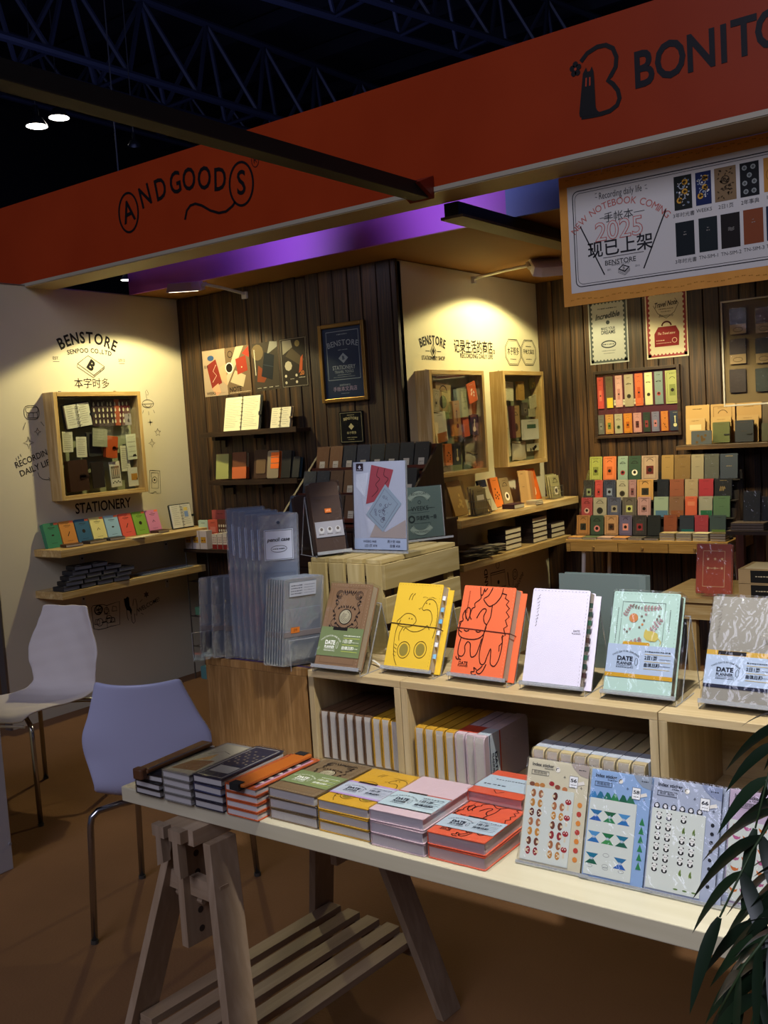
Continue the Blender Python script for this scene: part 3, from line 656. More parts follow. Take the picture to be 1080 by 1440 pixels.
def strapbook(label, M, w, h, t, col, strap, **k):
    o = book(label, M, w, h, t, col, **k); b = MB(); b.bb(w*.55, w+.003, -.003, -.0005, h*.42, h*.5); b.rprism(w*.55, w*.85, h*.38, h*.54, -.003, -.0008, .006); b.build('strap', mat(strap, .5), o); return o
strapbook('small orange leather notebook with dark clasp inside the square case', cent(inX(*cc(658, 597), CI+.02), .068, .105, -8, 1.27), .068, .105, .02, '#b04a18', '#5a2008', pages='#b8a888')
card('pale grid card with a small car print at the right edge inside the square case', cent(inX(*cc(848, 595), CI), .065, .125, 2, 1.27), .065, .125, '#c9ccb2', lines_art(.065, .125, 5, seed=5).poly([(.03,.014),(.035,.024),(.05,.026),(.055,.014)], '#2a2824', 1))
card('tall ruled page strip behind the grid card inside the square case', cent(inX(*cc(785, 705), CI-.012), .055, .125, 0, 1.27), .055, .125, '#cfccb2', lines_art(.055, .125, 11, seed=6))
strapbook('large dark brown leather binder with clasp, bottom left inside the square case', cent(inX(*cc(345, 870), CI+.02), .108, .145, 2, 1.27), .108, .145, .03, '#3a1f10', '#241208', pages='#6a5a40')
book('slim black-brown six-hole notebook at the bottom inside the square case', cent(inX(*cc(528, 862), CI), .070, .125, 2, 1.27), .070, .125, .006, '#241a16', '#2c2420')
a = Art(); a.rect(.006, .04, .056, .1, '#6a6250', 1); [a.circ(.012+.01*i, .02+.006*(i % 2), .004, '#3a382e', 1, 7) for i in range(5)]; [a.rect(.01+.012*i, .045, .016+.012*i, .09, '#b8b09a', 2) for i in range(4)]
card('white index card with a photo print near the bottom of the square case', cent(inX(*cc(692, 855), CI), .062, .122, 3, 1.27), .062, .122, '#d0cdb8', a)
a = Art(); a.rect(.018, .03, .056, .062, '#b98435', 1); a.rect(.05, .03, .056, .04, '#5a3a14', 2)
card('white card with an orange label in the bottom right of the square case', cent(inX(*cc(860, 880), CI), .060, .092, 1, 1.27), .060, .092, '#cfccb6', a)

def wall_shelf(label, M, L, dep, th, wm, brackets=(), bn='bracket', bz=-.09):
    "x along the wall, -y out from it; z top at 0"
    t = thing('wall_shelf', label, 'shelf', M)
    b = MB(); b.bb(0, L, -dep, 0, -th, 0); b.build('board', wm, t, bevel=.002)
    for x in brackets:
        b = MB(); b.bb(x-.014, x+.014, -.004, 0, bz-th, -th); b.bb(x-.010, x+.010, -dep*.6, -.004, -th-.006, -th); b.build(bn, mat('#cfd0cc', .3, .2), t)
        b = MB(); b.tube([(x, -.007, bz*.6-th), (x, -.003, bz*.6-th)], .006, 8); b.build('screw', mat('#2a2a2a', .4), t)
    return t
wall_shelf('upper pine shelf of coloured notebooks on the off-white side wall', baseX((XL, 3.345, .995)), 1.21, .25, .042, PINE('X'), (.32, .98))
wall_shelf('lower pine shelf with dark wallets on the off-white side wall', baseX((XL, 3.33, .757)), 1.10, .25, .042, PINE('X'), (.32, .98), bz=-.10)
SZ = .9955
cols = (('green', '#2f7a5a'), ('tan orange', '#c0803a'), ('deep blue', '#2c5a7a'), ('pale yellow', '#d9cf88'), ('pale blue', '#8fb3cc'), ('coral red', '#d2584a'), ('leaf green', '#7ba23c'), ('pink', '#d283a6'))
for i, (nm, c) in enumerate(cols):
    w, h = .100, .148; a = Art(); dk = '#2a241e'
    a.rect(w*.28, h*.80, w*.74, h*.82, dk); a.rect(w*.36, h*.75, w*.66, h*.76, dk); a.rect(w*.42, h*.87, w*.6, h*.88, dk)
    if i % 4 == 0: a.circ(w*.5, h*.5, .010, dk, 0, 8, .005)
    elif i % 4 == 1: a.line([(w*.42, h*.38), (w*.6, h*.56)], .005, dk)
    elif i % 4 == 2: a.circ(w*.5, h*.5, .012, dk, 0, 10)
    else: a.line([(w*.4, h*.45), (w*.5, h*.55), (w*.6, h*.46)], .004, dk)
    a.rect(w*.3, h*.18, w*.7, h*.19, dk); a.rect(w*.72, h*.90, w*.98, h*.985, '#ee7c52', 1)
    book(nm+' cover pocket notebook in the row leaning on the upper side wall shelf', frame((XL+.085, 3.385+i*.1075, SZ+.001), 90, 16), w, h, .022 if i else .03, c, '#e8e0cc', a, False, 'pocket_notebook', group='coloured pocket notebooks on the side wall shelf')
open_binder('open white-paged ring binder standing at the right end of the upper side shelf', frame((XL+.10, 4.40, SZ+.007), 90, 10), .085, .150, '#15201c', '#d8d6c4', 10, 7, tabs=True)
for i, (y, c, nm, L) in enumerate(((3.44, '#4a2a16', 'brown', .11), (3.60, '#17181c', 'black', .13), (3.75, '#1c2430', 'navy', .11), (4.12, '#3c1a18', 'maroon', .10))):
    book(nm+' binder lying flat in front of the coloured notebooks on the side shelf', frame((XL+.15, y, SZ+.018), 90+(-8, 5, -4, 6)[i], 90) @ T(0, 0, -.03), L, .075, .016, c, '#c8c4b4', r=.006, name='flat_binder', cat='binder')
for i in range(3): card('loose cream leaflet lying flat on the upper side shelf, %s' % ('nearest the navy binder', 'middle of three', 'nearest the maroon binder')[i], frame((XL+.20, 3.86+.075*i, SZ+.0035+.0005*i), 90+i*9-8, 90) @ T(0, 0, -.05), .095, .07, ('#c8c09a', '#d6d0b0', '#bfae8a')[i], None, .002, 'leaflet', 'leaflet')
# lower shelf: wallets piled, sleeves
LZ = .7575
r_ = random.Random(11); pos = []
for lay, n in ((0, 4), (1, 4), (2, 4), (3, 3), (4, 2)):
    for k in range(n): pos.append((lay, k))
for lay, k in pos:
    y = 3.345+.118*k+.028*lay+r_.uniform(-.002, .002); z = LZ+.0255*(lay+1)+.001
    t = book('black wallet, %s layer of the side shelf pile, %s' % (('bottom', 'second', 'third', 'fourth', 'top')[lay], ('nearest the aisle', 'second from the aisle', 'third from the aisle', 'farthest in')[k]),
             frame((XL+.22-.008*lay, y, z), 90+r_.uniform(-7, 7), 90) @ T(0, 0, -.03), .110, .105, .0235, r_.choice(('#15161a', '#1c1d22', '#111114')), '#6a6a6e', r=.008, name='leather_wallet', cat='wallet', group='black wallets piled on the lower side shelf')
    b = MB(); b.bb(.02, .045, -.0012, -.0002, .012, .03); b.build('price_label', mat('#8c8a88', .6), t)
for i in range(9):
    o = MB().bb(0, .13, 0, .0022, 0, .11).build('clear_sleeve', PVC, None, frame((XL+.20, 3.93+(i//3)*.14+r_.uniform(-.01, .01), LZ+.0026*(i % 3+1)), 90+r_.uniform(-8, 8), 90) @ T(0, 0, -.03))
    tag(o, 'clear plastic sleeve lying flat on the lower side shelf, %s of the %s stack' % (('bottom', 'middle', 'top')[i % 3], ('near', 'middle', 'far')[i//3]), 'sleeve', 'clear sleeves on the lower side shelf')

# ================================================================ PLANK WALL OF THE STORE ROOM
def poster_sheet(name, label, M, w, h, art, curl=.006, cat='poster', col='#d8d4c4', n=6):
    "thin sheet, slightly bowed towards the room"
    t = thing(name, label, cat, M); b = MB(); vs = []; fs = []
    for i in range(n+1):
        for j in (0, 1):
            for k in (0, 1): vs.append((w*i/n, -.001-curl*0-.0006*k, h*j))
    for i in range(n):
        o = i*4; fs += [(o+1, o+5, o+7, o+3), (o, o+2, o+6, o+4)]
    fs += [(0, 1, 3, 2), (n*4, n*4+2, n*4+3, n*4+1)]
    b.add(vs, fs); b.build('sheet', mat(col, .45), t); art.y = -.0022; art.build(t); return t
PW, PH = .21, .297
def post(px, py, label, fn, roll=0):
    p = onY(px, py, YP-.016); a = Art(-.002, .0003); fn(a); return poster_sheet('product_poster', label, cent(baseY(p), PW, PH, roll), PW, PH, a)
def p_a(a):
    a.rect(0, 0, PW, PH, '#a8937c', 0); a.circ(.075, .245, .03, '#34507a', 1, 12, .018); a.poly([(.07,.05),(.165,.08),(.12,.235),(.035,.20)], '#7c2a22', 2); a.line([(.08,.09),(.12,.13),(.09,.16),(.12,.2)], .003, '#e0c8b0', 3)
    a.poly([(.14,.12),(.21,.06),(.21,.2),(.15,.18)], '#d49a78', 1); a.poly([(.07,.05),(.11,.0),(.15,.02),(.13,.08)], '#d49a78', 3); a.text('WEEKS', .06, .018, .026, '#3c2c22', 3, off=.02); a.scrib(.10, .19, .018, 0, '#7a6a5a', 3, .004); a.text('周末', .03, .19, .022, '#3c2c22', 3)
def p_b(a):
    a.rect(0, 0, PW, PH, '#6e5a44', 0); a.poly([(0,.12),(.1,.297),(.17,.297),(0,.06)], '#b8a68a', 1); a.ring(.045, .255, .02, .005, '#2a2019', 2); a.circ(.03, .17, .028, '#1c1612', 2, 14); a.ring(.03, .17, .032, .006, '#e8e0d0', 3)
    a.poly([(.10,.12),(.19,.14),(.18,.235),(.09,.22)], '#943524', 3); a.circ(.14, .165, .005, '#e8c8a0', 4, 8); a.poly([(.03,.08),(.14,.04),(.17,.11),(.08,.15)], '#b8a888', 2); a.poly([(.15,.25),(.21,.22),(.21,.29)], '#b03a2a', 2); a.text('NOTE', .07, .03, .04, '#2a2019', 3, off=.03); a.scrib(.02, .2, .01, 0, '#c8b89a', 3, .005)
def p_c(a):
    a.rect(0, 0, PW, PH, '#3c352c', 0); a.circ(.04, .24, .05, '#6c5c42', 1, 12); a.poly([(.12,.22),(.21,.26),(.21,.29),(.15,.297)], '#8c8a80', 1); a.poly([(.06,.09),(.15,.06),(.18,.21),(.10,.235)], '#1a1f26', 2); a.line([(.085,.16),(.165,.14)], .003, '#39424c', 3); a.poly([(.02,.06),(.08,.05),(.12,.1),(.04,.16)], '#7a3c22', 1)
    a.scrib(.01, .02, .25, 0, '#d8d4c4', 3, .008); [a.scrib(.02+.05*i, .05+.05*i, .018, 0, '#c8c4b4', 3, .005, i) for i in range(4)]; a.line([(.014, .1), (.014, .26)], .006, '#c9c2ac', 3)
def p_d(a):
    a.rect(0, 0, PW, PH, '#2c2620', 0); a.frame(.004, .004, PW-.004, PH-.004, .003, '#8c8474', 1); a.poly([(.02,.2),(.1,.24),(.09,.285),(.02,.285)], '#8c8674', 2); a.circ(.06, .13, .03, '#b8b098', 2, 8); a.poly([(.04,.19),(.15,.13),(.19,.16),(.09,.24)], '#4e4432', 2)
    a.poly([(.14,.08),(.17,.1),(.18,.19),(.16,.17)], '#b8562c', 3); a.circ(.14, .26, .02, '#8c7c4c', 2, 10); a.text('20', .165, .08, .035, '#d88444', 3, off=.02); [a.circ(x, z, .009, '#c8c0a8', 2, 8) for x, z in ((.035,.07), (.035,.03), (.12,.03), (.12,.07))]; a.scrib(.07, .1, .05, 0, '#c8c0a8', 2, .006); a.scrib(.14, .19, .055, 0, '#c8c0a8', 2, .006)
post(302.5, 524.5, 'product poster of a hand holding a red notebook, nearest the side wall', p_a, 0)
post(335, 520.5, 'product poster with a coral notebook and coffee cup, second on the plank wall', p_b, 1)
post(374.5, 515, 'product poster of a black leather notebook, third on the plank wall', p_c, 1)
post(413.5, 509.5, 'dark product poster with white cup and thin border, beside the brass frame', p_d, 0)
# brass frame
FX0, FX1, FZ0, FZ1 = -3.757, -3.416, 1.732, 2.19
t = thing('picture_frame', 'brass-coloured frame with a navy shop poster on the plank wall', 'picture frame', baseY((FX0, YP-.016, FZ0))); w, h = FX1-FX0, FZ1-FZ0
GOLD = mat('#8a6a34', .35, .7)
for nm, bx in (('frame_bar', (0, .024, 0, h)), ('frame_bar', (w-.024, w, 0, h)), ('frame_bar', (.024, w-.024, 0, .024)), ('frame_bar', (.024, w-.024, h-.024, h))):
    b = MB(); b.bb(bx[0], bx[1], -.024, 0, bx[2], bx[3]); b.build(nm, GOLD, t, bevel=.004)
b = MB(); b.bb(.02, w-.02, -.008, -.002, .02, h-.02); b.build('poster', mat('#1c2c48', .35), t)
a = Art(-.0086, .0003); Wh = '#a8b0b4'; cx = w/2
a.frame(.05, .13, w-.05, h-.045, .003, Wh, 1); a.scrib(cx-.04, cx+.04, h-.065, 0, Wh, 1, .006); a.arc('BENSTORE', cx, h-.115, .5, .046, Wh, 1, off=.012); a.scrib(cx-.035, cx+.035, h-.155, 0, Wh, 1, .005)
a.poly([(cx-.036, .255), (cx, .285), (cx+.036, .255), (cx, .225)], Wh, 1); a.text('B', cx, .255, .03, '#1c2c48', 2, off=.03)
a.text('STATIONERY', cx, .200, .034, Wh, 1, off=.012, width=.17); a.text('TRAVEL TOOLS', cx, .175, .022, Wh, 1, off=.006, width=.14); a.scrib(cx-.05, cx+.05, .158, 0, Wh, 1, .004); a.scrib(cx-.08, cx+.08, .146, 0, Wh, 1, .003)
a.text('stationery', cx, .10, .020, Wh, 1); a.text('手帐本文具店', cx, .075, .030, '#b8a0b8', 1); a.scrib(cx-.03, cx+.03, .05, 0, Wh, 1, .004)
a.build(t); b = MB(); b.bb(.022, w-.022, -.014, -.0125, .022, h-.022); b.build('glass_pane', GLASS, t)
# small black plaque
t = thing('plaque', 'small black shop plaque hanging under the brass frame', 'plaque', baseY((-3.645, YP-.016, 1.488))); w, h = .175, .187
b = MB(); b.rprism(0, w, 0, h, -.012, 0, .006); b.build('plate', mat('#0b0b0b', .25), t)
a = Art(-.0126, .0003); Gd = '#b8ad7c'; a.frame(.008, .008, w-.008, h-.008, .0016, Gd, 1); a.scrib(w*.35, w*.65, h*.88, 0, Gd, 1, .004); a.arc('BENSTORE', w/2, h*.78, .25, .022, Gd, 1, off=.012); a.poly([(w/2-.02, h*.52), (w/2, h*.62), (w/2+.02, h*.52), (w/2, h*.42)], Gd, 1)
a.text('本子帮多', w/2, h*.32, .018, Gd, 1); a.scrib(w*.3, w*.72, h*.18, 0, Gd, 1, .004); a.scrib(w*.34, w*.6, h*.12, 0, Gd, 1, .003); a.build(t)
# two dark shelves
def dshelf(label, x0, x1, ztop, brs, dep=.13):
    t = thing('wall_shelf', label, 'shelf', baseY((x0, YP-.015, ztop))); L = x1-x0
    b = MB(); b.bb(0, L, -dep, 0, -.022, 0); b.build('board', SHELFD('X'), t, bevel=.0015)
    b = MB(); b.bb(0, L, -dep-.006, -dep, -.022, .010); b.build('front_lip', SHELFD('X'), t)
    for x in brs:
        b = MB(); b.bb(x-.014, x+.014, -.016, 0, -.09, -.022); b.bb(x-.014, x+.014, -dep*.8, -.016, -.045, -.022); b.build('bracket', SHELFD('Z'), t)
    return t
dshelf('upper dark shelf with the open planner on the plank wall', -4.70, -3.88, 1.598, (.09, .43))
dshelf('lower dark shelf with leather notebooks on the plank wall', -4.66, -3.90, 1.290, (.09, .43))
open_binder('large open yellow-lit ring planner on the upper dark shelf', frame((-4.375, YP-.10, 1.606), 0, 12), .150, .215, '#141414', '#e9e3bc', 16, 8)
open_binder('small open ring planner on the upper dark shelf', frame((-4.045, YP-.10, 1.606), 0, 14), .078, .125, '#4a3018', '#e4ddba', 8, 5)
def bandbook(label, M, w, h, t, cov, band, z0=0, z1=.45, **k):
    o = book(label, M, w, h, t, cov, **k); b = MB(); b.bb(-.0012, w+.0012, -.0014, t+.0014, h*z0, h*z1); b.build('paper_band', mat(band, .6), o); return o
bandbook('brown leather notebook with a green band on the lower dark shelf', frame((-4.645, YP-.09, 1.301), 10, 9), .095, .168, .035, '#5a3418', '#9a9c58', .02, .98, pages='#c8bc90')
bandbook('brown leather notebook with an orange and cream band on the lower dark shelf', frame((-4.50, YP-.09, 1.301), 10, 9), .105, .172, .035, '#6a3c1a', '#c4622e', .02, .45, pages='#c8bc90')
o = book('dark brown organiser leaning open beside the tab divider notebook', frame((-4.318, YP-.085, 1.301), 0, 10), .115, .18, .03, '#3a2214', '#6a4a2a', r=.012)
b = MB(); b.rprism(.02, .10, .03, .12, -.003, -.0006, .01); b.build('front_pocket', mat('#6a5238', .5), o)
o = book('notebook with bright orange page tabs on the lower dark shelf', frame((-4.192, YP-.10, 1.301), 0, 10), .095, .172, .03, '#8a7c64', '#e06a20', r=.01)
for i in range(3): b = MB(); b.bb(.03, .098, -.002, -.0005, .06+.035*i, .09+.035*i); b.build('page_tab', mat('#ef6f22', .5), o)
book('black leather notebook near the end of the lower dark shelf', frame((-4.085, YP-.09, 1.301), 0, 12), .075, .17, .03, '#121214', '#3a3a3a')
book('black notebook with blue tag at the end of the lower dark shelf', frame((-3.995, YP-.09, 1.301), 0, 14), .055, .13, .03, '#181a1e', '#2a4a5a')

# ================================================================ CREAM WALL
def c1(u, v): return (540+u/3.857, 340+v/3.857)
def cw(u, v): p = onX(*c1(u, v), XC); return (p.y, p.z)
a = Art(-.0006, .0006); K2 = '#1e1812'
c = cw(263, 548); a.arc('BENSTORE', c[0], c[1]+.014, .40, .072, K2, 1, off=.03, spacing=.8, sx=.72)
c = cw(267, 594); a.line([(c[0]-.028, c[1]), (c[0], c[1]+.040), (c[0]+.028, c[1]), (c[0], c[1]-.040)], .006, K2, 1, True); a.poly([(c[0]-.016, c[1]), (c[0], c[1]+.022), (c[0]+.016, c[1]), (c[0], c[1]-.022)], K2, 1)
for s_ in (-1, 1): a.rect(c[0]+s_*.062-.022, c[1]-.002, c[0]+s_*.062+.022, c[1]+.002, K2, 1)
c = cw(268, 632); a.text('STATIONERY SHOP', *c, .034, K2, 1, off=.012, width=.25)
a.build(wc, baseX((XC, 0, 0)), 'wall_lettering')
a = Art(-.0006, .0006); c = cw(502, 577); a.text('记录生活的商店。', *c, .088, K2, 1, off=.014, width=.50); c = cw(503, 622); a.text('RECORDING DAILY LIFE', *c, .040, K2, 1, off=.014, width=.40)
a.build(wc, baseX((XC, 0, 0)), 'wall_lettering')
a = Art(-.0006, .0006)
for (u, v), tx in (((700, 600), '木子帮多'), ((784, 602), '手帐文具店')):
    c = cw(u, v)
    for k, w_ in ((1, .005), (.9, .0025)): a.line([(c[0]+dx*k*1.3, c[1]+dz*k) for dx, dz in ((-.082, .035), (-.045, .085), (.045, .085), (.082, .035), (.082, -.035), (.045, -.085), (-.045, -.085), (-.082, -.035))], w_, K2, 1, True)
    a.text(tx, c[0], c[1]+.004, .056 if u < 750 else .036, K2, 1, off=.008, width=.16); a.scrib(c[0]-.04, c[0]+.04, c[1]-.045, 0, K2, 1, .007); 
    if u > 750: a.scrib(c[0]-.04, c[0]+.04, c[1]+.042, 0, K2, 1, .007)
a.build(wc, baseX((XC, 0, 0)), 'wall_lettering')
# drawings low on the wall (crop scale 4.154, origin 580,600)
def cz_(u, v): p = onX(580+u/4.154, 600+v/4.154, XC); return (p.y, p.z)
a = Art(-.0006, .0006)
a.line([cz_(*t) for t in ((455, 858), (538, 835), (545, 930), (462, 948))], .006, G2, 1, True); a.line([cz_(455, 870), cz_(540, 847)], .004, G2, 1); c = cz_(502, 908); a.circ(c[0], c[1], .014, G2, 1)
a.line([cz_(555, 850), cz_(565, 930)], .010, G2, 1); c = cz_(598, 862); a.ring(c[0], c[1], .034, .005, G2, 1); a.ring(c[0], c[1], .018, .004, G2, 1); a.line([cz_(590, 880), cz_(586, 930)], .004, G2, 1)
c = cz_(432, 905); a.text('BAND', c[0], c[1], .06, G2, 1, rot=90, off=.02); c = cz_(620, 905); a.text('Welcome', c[0], c[1], .055, G2, 1, rot=38, shear=.3, width=.17)
c = cz_(497, 808); a.ring(c[0], c[1], .024, .004, G2, 1, 6)
a.build(wc, baseX((XC, 0, 0)), 'wall_drawing')
display_case('left pine display case of kraft notebooks and pouches on the cream wall', XC, 4.72, 5.335, 1.255, 1.878, '#7c8262')
display_case('right pine display case with cards and a grey pouch on the cream wall', XC, 5.575, 6.14, 1.265, 1.882, '#6f7658')
def boxX(fn, u0, v0, u1, v1, X, roll=0):
    p, q = onX(*fn(u0, v0), X), onX(*fn(u1, v1), X); w, h = abs(q.y-p.y), abs(p.z-q.z); m = (p+q)/2
    return cent(baseX(m), w, h, roll), w, h
def boxY(fn, u0, v0, u1, v1, Y, roll=0):
    p, q = onY(*fn(u0, v0), Y), onY(*fn(u1, v1), Y); w, h = abs(q.x-p.x), abs(p.z-q.z); m = (p+q)/2
    return cent(baseY(m), w, h, roll), w, h
def emblem(w, h, kind, ink='#2a2218', alt='#f0e6c8', seed=0, y=-.0005, lay=0):
    "generic small cover art"
    a = Art(y, .0003); r = random.Random(seed)
    a.scrib(w*.3, w*.7, h*.90, 0, ink, 1, h*.02, seed); a.arc('', 0, 0, 1, 1, ink)
    if kind == 'window': a.frame(w*.12, h*.06, w*.88, h*.94, w*.015, ink, 1); a.rect(w*.28, h*.24, w*.72, h*.58, alt, 1); a.circ(w*.5, h*.41, w*.13, ink, 2, 8); a.ring(w*.5, h*.72, w*.2, w*.03, ink, 1, 8, a0=.3, a1=PI-.3)
    if kind == 'round': a.circ(w*.5, h*.32, w*.24, alt, 1, 12); a.circ(w*.5, h*.33, w*.13, ink, 2, 8); a.ring(w*.5, h*.66, w*.25, w*.035, ink, 1, 8, a0=.3, a1=PI-.3); a.scrib(w*.2, w*.8, h*.70, 0, ink, 1, h*.03, seed)
    if kind == 'vase': a.circ(w*.5, h*.28, w*.18, alt, 1, 12); a.rect(w*.45, h*.4, w*.55, h*.66, alt, 1); a.circ(w*.5, h*.7, w*.09, alt, 1, 8)
    if kind == 'dots': [a.circ(w*r.uniform(.25, .75), h*r.uniform(.15, .65), w*.07, ink, 1, 7) for i in range(7)]
    if kind == 'label': a.rect(w*.2, h*.55, w*.8, h*.75, alt, 1)
    if kind == 'block': a.rect(w*.12, 0, w*.95, h*.32, alt, 1)
    if kind == 'gold': [a.line([(w*(.3+.1*i), h*.4), (w*(.35+.1*i), h*.62), (w*(.45+.08*i), h*.5)], w*.03, alt, 1) for i in range(3)]
    if kind == 'plain': a.scrib(w*.35, w*.65, h*.5, 0, ink, 1, h*.015, seed)
    return a
I1 = XC+.045
def ci(label, u0, v0, u1, v1, col, roll=0, t=.012, kind='plain', alt='#f0e6c8', ink='#2a2218', X=I1, fn=c1, band=None, **k):
    M, w, h = boxX(fn, u0, v0, u1, v1, X+t, roll); o = book(label, M, w, h, t, col, art=emblem(w, h, kind, ink, alt, int(u0)), **k)
    if band: b = MB(); b.bb(-.001, w*.42, -.0012, t, -.001, h+.001); b.build('spine_band', mat(band, .6), o)
    return o
ci('kraft notebook with a round black seal, top left of the left cream wall case', 275, 768, 365, 915, '#a8875a', -8, .02, 'round', '#2a241e')
ci('white tag card in front of the kraft notebook in the left cream wall case', 262, 800, 305, 925, '#b8a888', -8, .006, 'window', '#a89878', X=I1+.03)
ci('grey notebook with line figure, upper right of the left cream wall case', 395, 790, 475, 945, '#8c8a74', 6, .022, 'plain', band=None)
ci('orange and white sticker tag, top right of the left cream wall case', 452, 762, 505, 870, '#cc5a28', 14, .006, 'dots', ink='#e8dcc8', X=I1+.035)
ci('tan notebook with black spine and beet print, centre of the left cream wall case', 372, 862, 420, 1050, '#a8743c', 3, .03, 'vase', '#5a1c24', X=I1+.01)
ci('orange slip notebook beside the navy pouch in the left cream wall case', 428, 950, 465, 1055, '#c8542c', 6, .012, 'plain')
ci('navy notebook with a vase print leaning in the left cream wall case', 466, 935, 515, 1045, '#2a2440', -6, .014, 'vase', '#c8c0a8')
ci('white die-cut sticker of notebooks, lower left of the left cream wall case', 272, 925, 345, 1085, '#cfc4ac', 6, .004, 'block', '#a8602c', X=I1+.03)
ci('grey slim notebook in the bottom row of the left cream wall case', 285, 1100, 325, 1215, '#8a7c64', 0, .02, 'dots')
ci('orange slim notebook in the bottom row of the left cream wall case', 330, 1097, 373, 1210, '#d06a24', 0, .02, 'dots')
ci('navy slim notebook with vase in the bottom row of the left cream wall case', 376, 1095, 420, 1207, '#1f2230', 0, .02, 'vase', '#d8cc9c')
def pouch(label, M, w, h, col='#b4a98c', t=.03):
    o = thing('fabric_pouch', label, 'pouch', M); b = MB(); n = 6; vs = []; fs = []
    for i in range(n+1):
        for j in range(n+1):
            u, v = i/n, j/n; e = (u*(1-u)*v*(1-v))**.35; vs.append((w*u+.004*math.sin(9*v), -t*e*(1+.25*math.sin(7*u+5*v)), h*v+.004*math.sin(8*u)))
    for i in range(n):
        for j in range(n): p = i*(n+1)+j; fs.append((p, p+n+1, p+n+2, p+1))
    b.add(vs, fs); k = len(vs); b.add([(x, .003, z) for x, _, z in vs], [tuple(reversed(f)) for f in fs]); b.build('cloth_body', mat(col, .9, 0, .6, 300), o, smooth=True)
    a = Art(-t*.95, .0004); a.scrib(w*.3, w*.7, h*.55, 0, '#4a4434', 1, .006, 3); b = MB(); b.tube([(w*.04, -.004, h*.95), (w*.5, -.014, h*.9), (w*.96, -.004, h*.96)], .003, 6); b.build('drawstring', mat('#8c7c5a', .8), o); return o
M, w, h = boxX(c1, 432, 1045, 522, 1145, I1-.018, 4); pouch('upper crumpled drawstring pouch, bottom right of the left cream wall case', M, w*.85, h*.9)
M, w, h = boxX(c1, 440, 1140, 530, 1212, I1-.016, -10); pouch('lower crumpled drawstring pouch, bottom right of the left cream wall case', M, w*.85, h*.9, '#bcb296')
ci('white page card clipped at the top left of the right cream wall case', 632, 757, 704, 860, '#cfc8a4', -3, .004, 'plain')
ci('tan notebook with cream spine, upper middle of the right cream wall case', 726, 757, 764, 858, '#a8803c', 0, .02, 'plain')
ci('green leaf print tag in the top right corner of the right cream wall case', 786, 735, 826, 795, '#7c8448', 8, .004, 'dots', ink='#c8b84c')
ci('folded white card in the right column of the right cream wall case', 788, 832, 838, 900, '#b8b290', 12, .006, 'plain')
ci('small dark booklet in the middle of the right cream wall case', 750, 872, 782, 942, '#4a443c', 0, .01, 'window', '#7a7464')
ci('small pale booklet beside the dark one in the right cream wall case', 787, 905, 823, 948, '#a8a280', 0, .008, 'plain')
ci('cream printed strip card, left of the right cream wall case', 640, 890, 682, 1095, '#c4b898', 5, .004, 'dots', ink='#8a7a5a')
ci('kraft notebook with maroon spine, centre of the right cream wall case', 688, 890, 742, 1060, '#9c7c4c', 1, .022, 'round', '#4a2a20', band='#4c1828')
ci('striped white notebook with a black strap in the right cream wall case', 757, 965, 842, 1068, '#c8c4b0', 0, .02, 'label', '#3a5a44', ink='#20201c', X=I1+.01)
ci('small white folded card low on the left of the right cream wall case', 652, 1098, 690, 1165, '#c0b690', 4, .006, 'plain')
M, w, h = boxX(c1, 692, 1085, 772, 1178, I1-.016, 0); pouch('round grey buttoned pouch at the bottom of the right cream wall case', M, w, h, '#bdb294')
ci('pair of small white clips cards in the bottom right of the right cream wall case', 778, 1098, 842, 1130, '#b4ac88', 0, .008, 'dots')
# shelves
wall_shelf('upper pine shelf of kraft notebooks under the cream wall cases', baseX((XC, 4.69, 1.018)), 1.54, .275, .045, PINE('X'), (.3, 1.2))
wall_shelf('lower pine shelf with cotton bags on the cream wall', baseX((XC, 4.69, .768)), 1.40, .275, .042, PINE('X'), (.3, 1.2))
CZ = 1.0195
# crop scale 4.154, origin (580,600): leaning items; yaw 90 faces the room
def lean(label, y, w, h, t, col, x=.13, yaw=90, tilt=14, kind='plain', roll=0, **k):
    return book(label, frame((XC+x, y, CZ+t*math.sin(math.radians(tilt))), yaw, tilt), w, h, t, col, art=emblem(w, h, kind, k.pop('ink', '#3a2c1c'), k.pop('alt', '#e8dcc0'), int(y*100)), **k)
lean('dark brown leather journal at the near end of the upper cream wall shelf', 4.705, .13, .215, .012, '#33200f', .08, 90, 10)
lean('second dark brown leather journal behind the kraft map notebook', 4.765, .10, .215, .012, '#3e2614', .115, 90, 13)
lean('kraft notebook with gold map print on the cream wall shelf', 4.87, .15, .21, .016, '#a5824c', .13, 90, 16, 'dots', ink='#c8a868')
lean('cream pad with small lettering leaning beside the kraft map notebook', 5.03, .10, .20, .01, '#bdb18a', .075, 90, 14)
lean('navy notebook behind the orange seed print notebook', 5.29, .10, .185, .014, '#1c2440', .075, 90, 12)
lean('orange notebook with black seed print on the cream wall shelf', 5.40, .10, .19, .02, '#d8742c', .10, 90, 12, 'dots')
lean('taupe notebook with a round emblem right of the orange one', 5.51, .12, .18, .014, '#8c7650', .10, 90, 12, 'round')
for i in range(4): lean('tan card folder on edge, %s of four beside the big orange notebook' % ('nearest', 'second', 'third', 'farthest')[i], 5.68+.035*i, .06, .215-.004*i, .008, ('#a8824c', '#b89058', '#94683c', '#a0602c')[i], .13, 62, 8)
lean('large bright orange notebook with an arched label near the far shelf end', 5.83, .20, .215, .014, '#d2601c', .10, 90, 14, 'round', alt='#e0c8a0')
